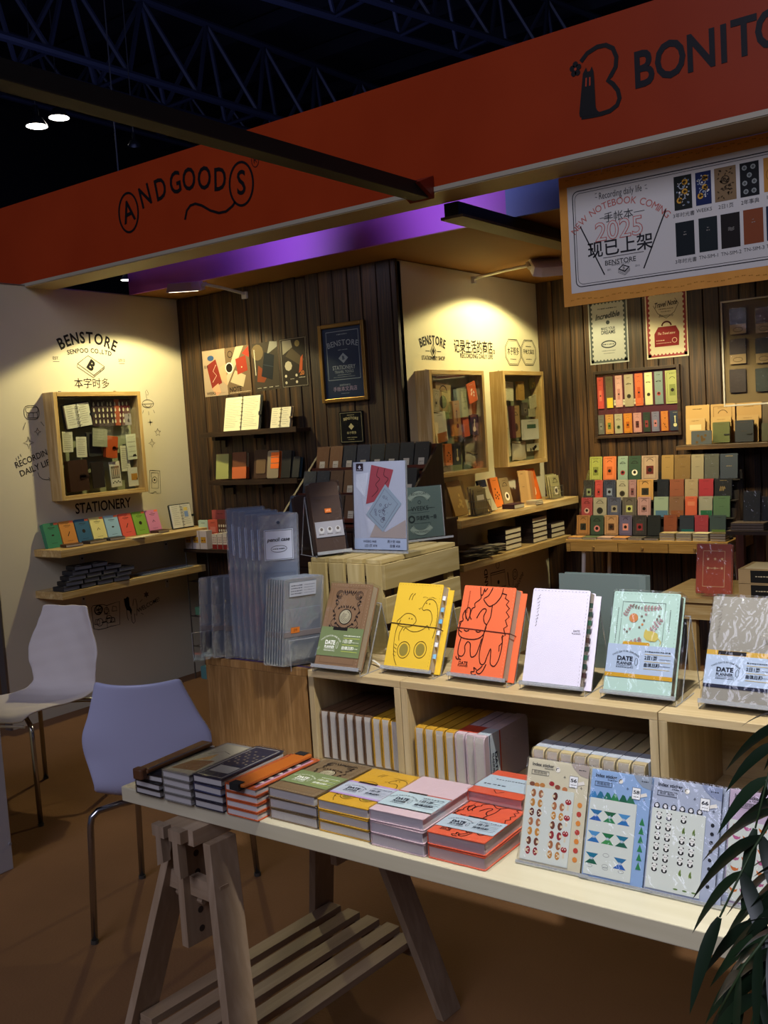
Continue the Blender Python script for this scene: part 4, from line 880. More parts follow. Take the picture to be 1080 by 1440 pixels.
def basket(label, y, w=.16, h=.085, d=.06, cols=('#8a7a54', '#a8966c'), x=.14):
    t = thing('wire_basket', label, 'basket', baseX((XC+x+d, y, CZ))); m = mat('#8c8a84', .35, .8)
    for z in (.004, h*.5, h):
        b = MB(); b.tube([(0, 0, z), (w, 0, z), (w, d, z), (0, d, z), (0, 0, z)], .0018, 5); b.build('wire_hoop', m, t)
    b = MB()
    for i in range(8): x_ = w*i/7; b.tube([(x_, 0, h), (x_, 0, .002), (x_, d, .002), (x_, d, h)], .0012, 4)
    tag(b.build('wire_bars', m, t), None, None, None, 'stuff'); return t
basket('near wire basket of kraft cards on the cream wall shelf', 4.915, x=.19)
for i in range(3): book('kraft card pack standing in the near wire basket, %s' % ('front', 'middle', 'back')[i], frame((XC+.24-.016*i, 4.925, CZ+.006), 90, 6), .135, .15+.008*i, .008, ('#8c7c54', '#97865a', '#a3905f')[i], '#c8b88c', emblem(.135, .15, 'label'), name='card_pack', cat='card pack')
basket('far wire basket of printed cards near the end of the cream wall shelf', 5.965, w=.15, x=.16)
for i in range(3): book('printed card pack standing in the far wire basket, %s' % ('front', 'middle', 'back')[i], frame((XC+.21-.016*i, 5.975, CZ+.006), 90, 6), .125, .15+.006*i, .008, ('#a09868', '#b0a878', '#8c8454')[i], '#c8b88c', emblem(.125, .15, 'round'), name='card_pack', cat='card pack')
lean('cream notebook with a plum paper foot propped in front of the navy notebook', 5.16, .085, .155, .02, '#c4b894', .21, 97, 24, 'plain')
book('dark plum boxed book lying flat on the cream wall shelf', frame((XC+.22, 5.33, CZ+.028), 90, 90) @ T(0, 0, -.05), .13, .09, .027, '#3a1420', '#c8bc9c', name='boxed_book', cat='book')
for i in range(2): book('small cream notepad lying flat by the orange notebook, %s' % ('lower', 'upper')[i], frame((XC+.24, 5.60, CZ+.013*(i+1)), 90+4*i, 90) @ T(0, 0, -.04), .10, .075, .012, '#b8a884', '#d8ccb0', name='notepad', cat='notepad')
# lower shelf: cotton bags and block books
BZ = .7695
r_ = random.Random(21)
for i in range(9):
    w, h = .15, .19; y = 4.71+.083*(i//3)*1.9+r_.uniform(0, .03); lay = i % 3; M = frame((XC+.255, y, BZ+.014*(lay+1)+.004*lay), 90+r_.uniform(-14, 14), 90+r_.uniform(-3, 3)) @ T(0, 0, 0)
    t = thing('cotton_bag', 'folded grey cotton bag on the lower cream wall shelf, %s heap, %s' % (('near', 'middle', 'far')[i//3], ('bottom', 'middle', 'top')[lay]), 'bag', M, 'folded cotton bags on the lower cream wall shelf')
    b = MB(); n = 5; vs = []; fs = []
    for p in range(n+1):
        for q in range(n+1): u, v = p/n, q/n; vs.append((w*u, -.004-.006*abs(math.sin(6*u+i))*abs(math.cos(5*v+i)), h*v))
    for p in range(n):
        for q in range(n): k = p*(n+1)+q; fs.append((k, k+n+1, k+n+2, k+1))
    b.add(vs, fs); b.add([(x, .004, z) for x, _, z in vs], [tuple(reversed(f)) for f in fs]); b.build('cloth_body', mat(('#8c8064', '#9a8f74', '#7d735c')[i % 3], .95, 0, .8, 250), t, smooth=True)
    b = MB(); b.bb(w*.1, w*.5, -.013, -.011, h*.05, h*.35); b.build('paper_tag', mat('#a8a088', .7), t)
for i, (y, n) in enumerate(((5.26, 4), (5.62, 5), (5.88, 3))):
    for k in range(n):
        book('dark covered book block, %s stack on the lower cream shelf, number %s up' % (('near', 'middle', 'far')[i], ('one', 'two', 'three', 'four', 'five')[k]), frame((XC+.235, y+.004*(k % 2), BZ+.032*(k+1)), 90, 90), .20, .13, .030, '#1e1216', '#cfc4a4', name='book_block', cat='book', group='book blocks on the lower cream wall shelf')

# ================================================================ BACK PLANK WALL
def d1(u, v): return (780+u/3.6, 380+v/3.6)
YW = YR-.016
M, w, h = boxY(d1, 167, 160, 378, 462, YW)
a = Art(-.002, .0003); N2 = '#3c4248'
def certificate(a, w, h, bg, ink):
    a.rect(0, 0, w, h, bg, 0); a.frame(w*.03, h*.02, w*.97, h*.98, w*.075, ink, 1)
    for i in range(9):
        for z in (h*.02+w*.075, h*.98-w*.075): a.circ(w*(.14+.09*i), z, w*.035, bg, 2, 8)
    for i in range(12):
        for x in (w*.105, w*.895): a.circ(x, h*(.1+.073*i), w*.035, bg, 2, 8)
certificate(a, w, h, '#a9adac', '#4a5254')
a.scrib(w*.25, w*.75, h*.86, 0, N2, 3, .008); a.text('Incredible', w/2, h*.745, .052, N2, 3, off=.03, shear=.35, rot=5, width=w*.62); a.circ(w/2, h*.64, .014, N2, 3, 8); a.text('MAKE YOUR', w/2, h*.545, .026, N2, 3, off=.02, width=w*.36); a.text('DREAMS', w/2, h*.485, .034, N2, 3, off=.03, width=w*.36)
a.ring(w/2, h*.30, .05, .008, N2, 3, 16, .022); a.scrib(w*.35, w*.65, h*.30, 0, N2, 3, .008); a.scrib(w*.32, w*.68, h*.2, 0, N2, 3, .005); a.scrib(w*.36, w*.64, h*.16, 0, N2, 3, .004)
poster_sheet('certificate_poster', 'grey scalloped certificate poster on the back plank wall', M, w, h, a, n=3)
M, w, h = boxY(d1, 455, 112, 680, 432, YW)
a = Art(-.002, .0003); R2 = '#7c1c22'; certificate(a, w, h, '#c9bfa6', '#8c3a3e')
a.text('Travel Note', w/2, h*.79, .046, '#2a2220', 3, off=.02, shear=.3, rot=5, width=w*.55); a.scrib(w*.33, w*.67, h*.72, 0, '#2a2220', 3, .006); a.scrib(w*.38, w*.62, h*.68, 0, '#2a2220', 3, .006); a.text('Benstore', w/2, h*.62, .026, '#2a2220', 3, shear=.3)
a.line([(w*.2, h*.78), (w*.3, h*.66), (w*.5, h*.58), (w*.7, h*.66), (w*.8, h*.78), (w*.72, h*.86)], .003, '#2a2220', 3)
a.poly([(w*.2, h*.17), (w*.78, h*.17), (w*.80, h*.36), (w*.72, h*.46), (w*.3, h*.46), (w*.2, h*.36)], R2, 3); a.ring(w*.5, h*.47, .03, .010, '#4a1418', 3, 10, .026, 0, PI); a.text('The Travel store', w*.49, h*.36, .022, '#d8b8a8', 4, shear=.3, width=w*.42); a.scrib(w*.24, w*.44, h*.26, 0, '#d8b8a8', 4, .006); a.scrib(w*.24, w*.6, h*.22, 0, '#d8b8a8', 4, .004); a.ring(w*.68, h*.25, .015, .003, '#d8b8a8', 4)
poster_sheet('certificate_poster', 'cream and red travel bag certificate poster on the back plank wall', M, w, h, a, n=3, col='#c9bfa6')
def shadow_frame(name, label, u0, v0, u1, v1, fc, bg, fw=.018, dep=.03, fn=d1):
    M, w, h = boxY(fn, u0, v0, u1, v1, YW); M = M @ T(0, 0, 0); t = thing(name, label, 'picture frame', M)
    for nm, bx in (('frame_bar', (0, fw, 0, h)), ('frame_bar', (w-fw, w, 0, h)), ('frame_bar', (fw, w-fw, 0, fw)), ('frame_bar', (fw, w-fw, h-fw, h))):
        b = MB(); b.bb(bx[0], bx[1], -dep, 0, bx[2], bx[3]); b.build(nm, fc, t, bevel=.0015)
    b = MB(); b.bb(fw*.8, w-fw*.8, -.006, 0, fw*.8, h-fw*.8); b.build('back_panel', mat(bg, .8), t)
    b = MB(); b.bb(fw, w-fw, -dep+.004, -dep+.006, fw, h-fw); b.build('glass_pane', GLASS, t); return t, w, h
t, w, h = shadow_frame('picture_frame', 'dark framed rack of slim pencil-case notebooks on the back plank wall', 200, 515, 650, 832, SHELFD('X'), '#4c1424', .020)
a = Art(-.0066, .0003); a.rect(.10, h*.48, w-.25, h*.56, '#c8c0a4', 1); a.text('KITCHEN TRAVEL NOTEBOOK', w*.40, h*.525, .016, '#3a2a24', 2, width=.28); a.build(t)
def fi(label, u0, v0, u1, v1, col, kind, alt, ink='#2a2218'):
    M, w, h = boxY(d1, u0, v0, u1, v1, YW-.0148); book(label, M, w, h, .008, col, art=emblem(w, h, kind, ink, alt, int(u0)), name='slim_notebook', group='slim notebooks in the dark frame on the back wall', r=.002)
tops = ((213, 250, '#c8443c', 'coral red', 'window', '#d8705c'), (256, 298, '#5c5236', 'olive brown', 'block', '#d8b83c'), (304, 344, '#d09c90', 'salmon pink', 'window', '#b87c74'), (350, 400, '#a49478', 'taupe', 'round', '#3a3228'), (404, 448, '#cc6030', 'orange', 'window', '#b44c24'), (453, 496, '#cfc490', 'pale yellow', 'round', '#4a3c28'), (503, 550, '#74827c', 'grey-green', 'round', '#a03c3c'), (558, 634, '#9c9c5c', 'wide olive', 'window', '#7c8048'))
for i, (u0, u1, c, nm, kd, al) in enumerate(tops): fi(nm+' slim notebook in the upper row of the dark wall frame', u0, 545-5.2*i, u1, 700-4.0*i, c, kd, al)
bots = ((218, 252, '#6c6a62', 'grey', 'window', '#8c8a80'), (256, 298, '#cc9048', 'amber', 'window', '#6a7c3c'), (302, 344, '#b4a888', 'beige', 'round', '#5c6c3c'), (348, 392, '#d88428', 'bright orange', 'window', '#b85c20'), (397, 440, '#cc9088', 'rose', 'window', '#5c2c2c'), (446, 485, '#2c3a2c', 'dark green', 'window', '#8c3c3c'), (490, 530, '#7c7890', 'lilac grey', 'window', '#c47c7c'), (537, 575, '#cc7830', 'orange brown', 'dots', '#4c2c18'), (582, 638, '#2c3448', 'navy', 'vase', '#d8cc98'))
for i, (u0, u1, c, nm, kd, al) in enumerate(bots): fi(nm+' slim notebook in the lower row of the dark wall frame', u0, 735-3*i, u1, 830-2.6*i, c, kd, al, '#2a2218' if i != 8 else '#d8cc98')
# white frame on the right, running out of view
t, w, h = shadow_frame('picture_frame', 'large white framed board of wrapped leather samples on the back wall', 843, 160, 1430, 655, mat('#aaa49c', .45), '#6f5a3c', .010, .02)
kk = 0
for j, (v0, v1) in enumerate(((198, 318), (352, 470), (505, 615))):
    for i in range(4):
        u0 = 884+i*131; M, w, h = boxY(d1, u0, v0-i*6, u0+86, v1-i*6, YW-.0198)
        c = (('#101114', '#3c1014', '#1c1410', '#14201c'), ('#2c1c18', '#14161c', '#3a2a1c', '#101010'), ('#24140f', '#1c2420', '#2a1410', '#181818'))[j][i]
        o = book('wrapped leather sample notebook in the white frame, %s row, %s column' % (('top', 'middle', 'bottom')[j], ('first', 'second', 'third', 'fourth')[i]), M, w, h, .012, c, wrap=True, name='leather_sample', cat='notebook', group='wrapped leather samples in the white frame')
        if j < 2: b = MB(); b.bb(0, w, -.0012, -.0002, 0, h*.38); b.build('kraft_band', mat('#8c7450', .7), o); a = Art(-.0014, .0002); a.ring(w/2, h*.17, w*.3, .003, '#4c3c24', 1, 10, h*.09); a.build(o)
# dark shelf with kraft notebooks
t = thing('wall_shelf', 'brown wall shelf of kraft notebooks on the back plank wall', 'shelf', baseY((-2.165, YR-.015, 1.338)))
b = MB(); b.bb(0, 1.6, -.20, 0, -.028, 0); b.build('board', wood('brown_shelf', '#6a4c2c', '#42301c', 'X', 1, .5), t, bevel=.002)
for x in (.14, 1.1): b = MB(); b.bb(x-.018, x+.018, -.018, 0, -.12, -.028); b.bb(x-.018, x+.018, -.17, -.018, -.05, -.028); b.build('bracket', SHELFD('Z'), t)
def g1(u, v): return (940+u/4.8, 560+v/4.8)
def sh(label, u0, u1, vt, vb, col, Y=YR-.10, t=.012, kind='plain', tilt=4, alt='#c8b484', wrap=False, name='notebook', **k):
    p, q = onY(*g1(u0, vb), Y), onY(*g1(u1, vb), Y); w = q.x-p.x; h = onY(*g1(u0, vt), Y).z-p.z
    z = max(p.z, 1.3395) if 'sz' not in k else k.pop('sz')
    return book(label, frame((p.x, Y, z+t*math.sin(math.radians(tilt))), 0, tilt), w, h, t, col, art=emblem(w, h, kind, '#5a4424', alt, int(u0)), wrap=wrap, name=name, **k)
sh('tall kraft notebook at the left of the back row on the brown wall shelf', 120, 280, 62, 322, '#b08c50', YR-.05)
sh('tall kraft notebook second in the back row on the brown wall shelf', 288, 452, 50, 312, '#a8844c', YR-.05, kind='window', alt='#b89c68')
sh('kraft notebook with black block third in the back row on the brown wall shelf', 462, 630, 38, 302, '#a07c44', YR-.05, kind='block', alt='#1c1c1c')
sh('dark tan notebook fourth in the back row on the brown wall shelf', 636, 790, 28, 295, '#4c3c22', YR-.05)
sh('shorter kraft notebook with label in front on the brown wall shelf', 120, 250, 148, 322, '#b4925a', YR-.085, kind='label')
sh('shorter kraft notebook behind the olive wallet on the brown wall shelf', 288, 425, 135, 312, '#ac8a50', YR-.085)
sh('shorter kraft notebook behind the black wallet on the brown wall shelf', 462, 610, 122, 302, '#a4824c', YR-.085)
sh('small grey fern print card standing low on the brown wall shelf', 155, 292, 228, 320, '#44484a', YR-.16, .008, 'dots', alt='#8c9494')
strapw = lambda o, w, h: MB().bb(w*.7, w+.002, -.004, -.0005, h*.45, h*.52).build('strap', mat('#1c1c14', .5), o)
o = sh('olive green leather wallet on the brown wall shelf', 300, 415, 165, 303, '#4f5428', YR-.13, .02); strapw(o, .1, .1)
o = sh('black leather wallet notebook on the brown wall shelf', 450, 575, 152, 298, '#1c1f24', YR-.13, .02); strapw(o, .1, .1)
o = sh('dark olive wallet cut by the frame edge on the brown wall shelf', 630, 760, 170, 292, '#3a3820', YR-.13, .02); strapw(o, .1, .1)

# stepped display of small notebooks on the console table
t = thing('console_table', 'pine console table with three flat drawers and white steel legs', 'table', baseY((-2.77, 5.70, 0)))
L_, D_, TZ = 1.02, .52, .785; PX = wood('amber_pine', '#c8a05c', '#a37c3e', 'X', 1, .45)
b = MB(); b.bb(0, L_, 0, D_, TZ-.016, TZ); b.build('tabletop', PX, t)
b = MB(); b.bb(.004, .03, .002, D_, TZ-.075, TZ-.016); b.bb(L_-.03, L_-.004, .002, D_, TZ-.075, TZ-.016); b.bb(.03, L_-.03, .06, D_, TZ-.075, TZ-.07); b.build('carcass', PX, t)
for i in range(3):
    x0 = .032+i*.319; b = MB(); b.bb(x0, x0+.315, 0, .05, TZ-.072, TZ-.018); d = b.build('drawer', PX, t, bevel=.0015)
    b = MB(); b.tube([(x0+.157, 0, TZ-.046), (x0+.157, -.012, TZ-.046)], .008, 10); b.build('knob', mat('#8a6a3a', .5), d)
for x, dx in ((.10, -.05), (L_-.10, .05)):
    for y in (.05, D_-.06): b = MB(); b.tube([(x, y, TZ-.075), (x+dx, y, .0)], .013, 8); b.build('leg', WHITEM, t)
t = thing('stepped_rack', 'dark stepped rack carrying four rows of small notebooks', 'rack', baseY((-2.745, 5.80, TZ)))
steps = ((.00, .008), (.075, .115), (.15, .215), (.225, .335))
for i, (y, z) in enumerate(steps):
    b = MB(); b.bb(0, .98, y+.05, y+.06, 0, z+.06); b.bb(0, .98, y, y+.06, z, z+.006); b.build('step', mat('#1f1812', .6), t)
for x in (-.008, .981):
    b = MB(); b.add([(x, -.01, 0), (x, .29, 0), (x, .29, .42), (x, .24, .42), (x+.006, -.01, 0), (x+.006, .29, 0), (x+.006, .29, .42), (x+.006, .24, .42)], [(0,1,2,3), (7,6,5,4), (0,3,7,4), (3,2,6,7), (1,5,6,2), (0,4,5,1)]); b.build('side_panel', ACRYL, t)
def h1(u, v): return (780+u/3.6, 600+v/3.6)
rows = {
 3: (200, 300, [(178, 240, '#b8bc58', 'lime yellow', 'window', '#8c9440'), (247, 311, '#d8743c', 'orange', 'window', '#b85c2c'), (321, 370, '#9cb49c', 'pale mint', 'round', '#b04444'), (375, 437, '#2c4430', 'forest green', 'round', '#e0d8c0'), (441, 525, '#c8a888', 'peach', 'window', '#6c2c24'), (542, 604, '#94743c', 'wide ochre', 'plain', ''), (607, 690, '#8c6c38', 'brown ochre', 'plain', ''), (692, 757, '#8c8064', 'stone beige', 'plain', ''), (759, 835, '#5c5c50', 'grey', 'plain', ''), (838, 930, '#2c3440', 'slate navy', 'plain', '')]),
 2: (300, 395, [(148, 200, '#3c3c34', 'charcoal', 'window', '#94a070'), (205, 242, '#b8443c', 'red', 'window', '#a03830'), (248, 308, '#3c4458', 'blue-grey', 'window', '#94a0b0'), (314, 372, '#a8a084', 'sand', 'round', '#3a3428'), (376, 412, '#bc8c88', 'dusty pink', 'window', '#7c4c4c'), (418, 500, '#bc8c4c', 'mustard', 'window', '#2c2c24'), (520, 578, '#181c20', 'black', 'plain', ''), (583, 656, '#84482c', 'rust', 'plain', ''), (660, 728, '#b49c74', 'tan', 'plain', ''), (730, 806, '#94202c', 'crimson', 'plain', ''), (810, 900, '#14140f', 'black gold-print', 'gold', '#c8a868')]),
 1: (392, 462, [(136, 190, '#b04444', 'rose red', 'round', '#e0b8a0'), (196, 262, '#9c947c', 'light grey', 'round', '#2c2c24'), (268, 336, '#585c70', 'blue violet', 'window', '#a89c84'), (342, 414, '#5c5448', 'taupe brown', 'window', '#b4b470'), (420, 486, '#cc9c94', 'blush pink', 'window', '#a87c74'), (502, 576, '#8c9c84', 'sage with blue band', 'block', '#4c6c84'), (580, 655, '#8c6444', 'cinnamon', 'block', '#9c5c34'), (660, 722, '#bc5434', 'bright terracotta', 'label', '#c87454'), (730, 800, '#a8a48c', 'cream with green band', 'block', '#2c6c44'), (802, 890, '#486444', 'moss green', 'plain', '')]),
 0: (462, 545, [(112, 176, '#bc8444', 'golden tan', 'window', '#2c3428'), (182, 246, '#344430', 'olive green', 'round', '#cc7c74'), (252, 320, '#cc9c68', 'apricot', 'window', '#5c3c24'), (326, 390, '#605874', 'purple', 'window', '#d08c7c'), (396, 464, '#403c34', 'dark taupe', 'window', '#9c3c3c'), (470, 536, '#141814', 'jet black', 'plain', ''), (552, 620, '#944c24', 'burnt orange', 'plain', ''), (632, 706, '#1c2430', 'midnight teal-banded', 'block', '#1f5c58'), (708, 778, '#a8343c', 'cherry red', 'plain', ''), (784, 868, '#2c3c3c', 'deep green olive-banded', 'block', '#586c34')]),
}
rown = ('front', 'second', 'third', 'back')
for ri in range(4):
    vt, vb, its = rows[ri]; y, z = steps[ri]; Y = 5.80+y+.02; Z = TZ+z+.0065
    for i, (u0, u1, c, nm, kd, al) in enumerate(its):
        p, q = onY(*h1(u0, vb-(i*2 if ri < 3 else i*3)), Y), onY(*h1(u1, vb), Y); w = min(q.x-p.x, .118); h = onY(*h1(u0, vt), Y).z-onY(*h1(u0, vb), Y).z; h = min(max(h*1.08, .125), .155)+(.02 if ri == 3 else 0)
        book('%s notebook in the %s row of the stepped rack' % (nm, rown[ri]), frame((p.x, Y, Z+.0042), 0, 7), w*.97, h, .012, c, '#e0d8c4', emblem(w, h, kd, '#241c14' if c not in ('#14140f', '#2c3440') else '#c8a868', al or '#888', i+ri*20), wrap=(i % 2 == 0), name='small_notebook', group='small notebooks on the stepped rack', r=.003)
flat = (('#c8904c', 'tan'), ('#5c6c48', 'green'), ('#c8a08c', 'pink'), ('#cc8c4c', 'orange'), ('#5c5448', 'taupe'), ('#14120f', 'black'), ('#b4a070', 'kraft'), ('#a89c7c', 'stone'), ('#c8bc94', 'cream'), ('#5c4c30', 'brown'))
for i, (c, nm) in enumerate(flat):
    n = 1 if i < 6 else 3; x = -2.762+.1*i*1.005
    for k in range(n):
        book('%s notebook lying flat at the front of the console table%s' % (nm, '' if n == 1 else ', '+('bottom', 'middle', 'top')[k]), frame((x, 5.715, TZ+.0005+.0155*(k+1)), 0, 90), .092, .085, .015, c, '#d8d0b4', emblem(.092, .085, 'plain', seed=i), wrap=(k == n-1), name='flat_notebook', group='flat notebooks along the console table front')

# ================================================================ MIDDLE GROUND, LEFT
def e1(u, v): return (240+u/3.176, 600+v/3.176)
# slim metal rack with gift boxes beside the plank wall
RY, RZ = 4.37, .865
t = thing('slim_rack', 'slim dark-topped metal rack of gift boxes in the wall corner', 'rack', baseY((-4.85, RY, 0)))
b = MB(); b.bb(0, .66, 0, .21, RZ-.022, RZ); b.build('top_board', SHELFD('X'), t)
for x in (.006, .654):
    for y in (.01, .2): b = MB(); b.tube([(x, y, 0), (x, y, RZ-.022)], .005, 6); b.build('post', mat('#6a6660', .35, .8), t)
for z in (.22, .42, .65):
    b = MB(); b.tube([(.006, .01, z), (.654, .01, z)], .004, 5); b.tube([(.006, .2, z), (.654, .2, z)], .004, 5)
    for i in range(14): b.tube([(.03+.046*i, .01, z), (.03+.046*i, .2, z)], .0022, 4)
    tag(b.build('wire_tier', mat('#5a5650', .35, .8), t), None, None, None, 'stuff')
b = MB(); b.rprism(0, .30, 0, .085, 0, .16, .008); o = b.build('storage_box', mat('#4a7a80', .6), None, baseY((-4.80, RY+.02, .001))); tag(o, 'teal storage box on the floor under the slim rack', 'box')
b = MB(); b.bb(0, .14, 0, .12, 0, .05); o = b.build('storage_box', mat('#5a8a6a', .6), None, baseY((-4.82, RY+.03, .4245))); tag(o, 'flat green box on the middle tier of the slim rack', 'box')
def small_box(label, x0, w, h, d, col, art=None, y=0.0, name='gift_box', cat='box', group=None, z=None, yaw=0):
    t = thing(name, label, cat, frame((x0, RY+y, (RZ if z is None else z)+.0005), yaw, 0), group); b = MB(); b.bb(0, w, 0, d, 0, h); b.build('carton', mat(col, .5), t)
    if art: art.build(t)
    return t
for i in range(3):
    a = Art(); a.rect(.008, .04, .054, .078, '#b98a2c', 1); a.rect(.014, .052, .03, .058, '#4a2c14', 2); a.circ(.042, .056, .005, '#8c2c1c', 2); b_ = small_box('white box with mustard label on the slim rack, %s from the wall' % ('first', 'second', 'third')[i], -4.835+.070*i, .062, .118, .05, '#c4b8b0', a, .005, group='white mustard-label boxes on the slim rack')
small_box('pale mint notebook box behind the white boxes on the slim rack', -4.80, .085, .175, .02, '#a4bca8', emblem(.085, .175, 'plain'), .10)
small_box('salmon notebook box behind the white boxes on the slim rack', -4.71, .085, .178, .02, '#b8503c', emblem(.085, .178, 'label', alt='#c87460'), .10)
a = Art(); [a.circ(.012+.02*(i % 5), .02+.03*(i//5), .006, '#c8c0a8', 1, 7, .010) for i in range(25)]
small_box('goose patterned box behind the white boxes on the slim rack', -4.62, .105, .182, .02, '#4a2c1c', a, .10)
small_box('wide coral folder box at the back of the slim rack', -4.74, .15, .235, .015, '#9c4440', emblem(.15, .235, 'plain'), .17)
a = Art(); [a.circ(.02+.032*(i % 5), .12+.034*(i//5), .008, '#8c8478', 1, 7, .013) for i in range(15)]
small_box('wide dark goose patterned folder at the back of the slim rack', -4.585, .165, .235, .012, '#2c2420', a, .17)
for i in range(6):
    a = Art(); a.rect(0, 0, .042, .03, '#7c2420', 1); [a.circ(.008+.009*(k % 4), .045+.014*(k//4), .003, '#7c2420', 1, 6) for k in range(12)]
    small_box('cream and maroon stamp box in a row on the slim rack, %s' % ('first', 'second', 'third', 'fourth', 'fifth', 'sixth')[i], -4.60+.048*i, .042, .095+.006*i, .045, '#c8bca8', a, .02, group='cream and maroon boxes on the slim rack')
for i in range(5):
    x = -4.44+.05*i; b = MB(); b.lathe([(0, 0), (.022, 0), (.022, .016), (.010, .016), (.010, .0)], 16); o = b.build('tape_roll', mat(('#c8582c', '#d87838', '#a83c28', '#d8a04c', '#c8c09c')[i], .6), None, T(x, RY+.004+.0, 0) @ T(0, .024, RZ+.0008)); tag(o, '%s tape roll lying at the front of the slim rack' % ('orange', 'light orange', 'brick red', 'amber', 'cream')[i], 'tape')

# dark cabinet and reddish stepped rack
CAX0, CAX1, CAY, CAZ = -3.69, -2.86, 3.98, 1.055
t = thing('drawer_cabinet', 'dark wooden drawer cabinet carrying the reddish stepped rack', 'cabinet', baseY((CAX0, CAY, 0))); L_, D_ = CAX1-CAX0, .58
CW = wood('espresso_wood', '#3a2014', '#22120b', 'X', 1, .4)
b = MB(); b.bb(0, L_, .012, D_, .03, CAZ-.014); b.build('carcass', CW, t); b = MB(); b.bb(-.008, L_+.008, 0, D_, CAZ-.014, CAZ); b.build('top_board', CW, t)
for x in (.03, L_-.05):
    for y in (.03, D_-.05): b = MB(); b.bb(x, x+.03, y, y+.03, 0, .03); b.build('foot', CW, t)
for j in range(5):
    for i in range(3):
        x0, z0 = .01+i*(L_-.02)/3, .06+.196*j; b = MB(); b.bb(x0+.003, x0+(L_-.02)/3-.003, 0, .012, z0+.003, z0+.19); d = b.build('drawer', CW, t, bevel=.002)
        b = MB(); xc = x0+(L_-.02)/6; b.bb(xc-.022, xc+.022, -.018, 0, z0+.085, z0+.108); b.build('knob', mat('#5c4a3a', .35, .4), d)
t = thing('stepped_rack', 'reddish-brown wooden stepped rack of wrapped leather goods on the cabinet', 'rack', baseY((CAX0+.07, CAY+.02, CAZ))); W_ = .78
st = ((0, .03), (.13, .155), (.26, .285), (.39, .40))
for i, (y, z) in enumerate(st[:3]):
    b = MB(); b.bb(0, W_, y, y+.128, z-.01, z); b.bb(0, W_, y, y+.012, max(0, z-.028), z+.022); b.build('step', MAHOG('X'), t)
for x in (-.014, W_):
    b = MB(); P = [(0, 0), (.40, 0), (.40, .41), (.37, .41), (0, .075)]; n = len(P)
    b.add([(x, y, z) for y, z in P]+[(x+.014, y, z) for y, z in P], [tuple(range(n))[::-1], tuple(range(n, 2*n))]+[(i, (i+1) % n, n+(i+1) % n, n+i) for i in range(n)]); b.build('side_panel', wood('dark_mahogany', '#47200f', '#2c1309', 'Z', 1, .55), t)
b = MB(); b.bb(0, W_, .385, .397, 0, .41); b.build('back_panel', MAHOG('X'), t)
rr_ = [(0, 0, [('#1f3a5c', 'denim blue'), ('#8c7048', 'tan'), ('#9a8258', 'sand'), ('#3c2c1c', 'chestnut'), ('#5c3c20', 'walnut'), ('#20242c', 'ink'), ('#6a4a2c', 'caramel'), ('#181818', 'black')]),
       (1, 0, [('#34383c', 'slate'), ('#1c2430', 'dark navy'), ('#5c4028', 'cocoa'), ('#6c4c2c', 'cinnamon'), ('#2c3838', 'teal-black'), ('#3c2018', 'oxblood'), ('#444034', 'moss'), ('#1c1c1c', 'black')]),
       (2, 0, [('#6c4420', 'cognac'), ('#7c5430', 'honey'), ('#141c2c', 'navy'), ('#1c2438', 'midnight'), ('#1c2424', 'forest'), ('#141414', 'black'), ('#101418', 'jet'), ('#181414', 'coal')])]
for si, _, its in rr_:
    for i, (c, nm) in enumerate(its):
        w = .088; y, z = st[si]; a = Art(); a.rect(w*.3, .008, w*.72, .05, '#c8c0b0', 1); a.scrib(w*.36, w*.66, .03, 0, '#3a3028', 2, .004); a.scrib(w*.36, w*.66, .02, 0, '#3a3028', 2, .003)
        book('%s leather cover in its wrapper, %s step of the reddish rack' % (nm, ('lowest', 'middle', 'top')[si]), frame((CAX0+.075+.0965*i, CAY+.02+y+.03, CAZ+z+.0082), 0, 14), w, .135, .02, c, '#5a4c38', a, True, 'leather_cover', group='wrapped leather covers on the reddish rack', r=.006)

# low pine stool-table with the red planner and kraft boxes, in the aisle behind the display
TY, TZ2 = 4.13, .75
t = thing('low_table', 'small pine table behind the display, carrying the copper-red planner', 'table', baseY((-1.60, TY, 0)))
b = MB(); b.bb(0, 1.1, 0, .5, TZ2-.018, TZ2); b.build('tabletop', PINE('X'), t); b = MB(); b.bb(.02, 1.08, .02, .04, TZ2-.095, TZ2-.018); b.build('apron', PINE('X'), t)
for x in (.13, 1.02):
    for y in (.045, .44): b = MB(); b.bb(x, x+.04, y, y+.04, 0, TZ2-.018); b.build('leg', PINE('Z'), t)
a = Art(); a.frame(.028, .03, .122, .185, .0016, '#d8b07c', 1); [a.star(.05+.03*(i % 3), .15-.04*(i//3), .008, 0, '#d8b07c', 1, 5, .4) for i in range(6)]; a.scrib(.05, .10, .11, 0, '#d8b07c', 1, .004)
p = onZ(980, 835, TZ2)
book('copper-red planner with gold print standing on a small stand', frame((-1.435, 4.20, TZ2+.012), 0, 12), .15, .215, .024, '#a84424', '#e8b8a8', a, True, 'planner', r=.006, rough=.35)
t = thing('acrylic_stand', 'small clear stand under the copper-red planner', 'stand', frame((-1.435, 4.19, TZ2+.0005), 0, 0)); b = MB(); b.bb(.03, .12, 0, .09, 0, .003); b.bb(.03, .036, -.006, .004, .003, .022); b.bb(.114, .12, -.006, .004, .003, .022); b.build('base_plate', ACRYL, t)
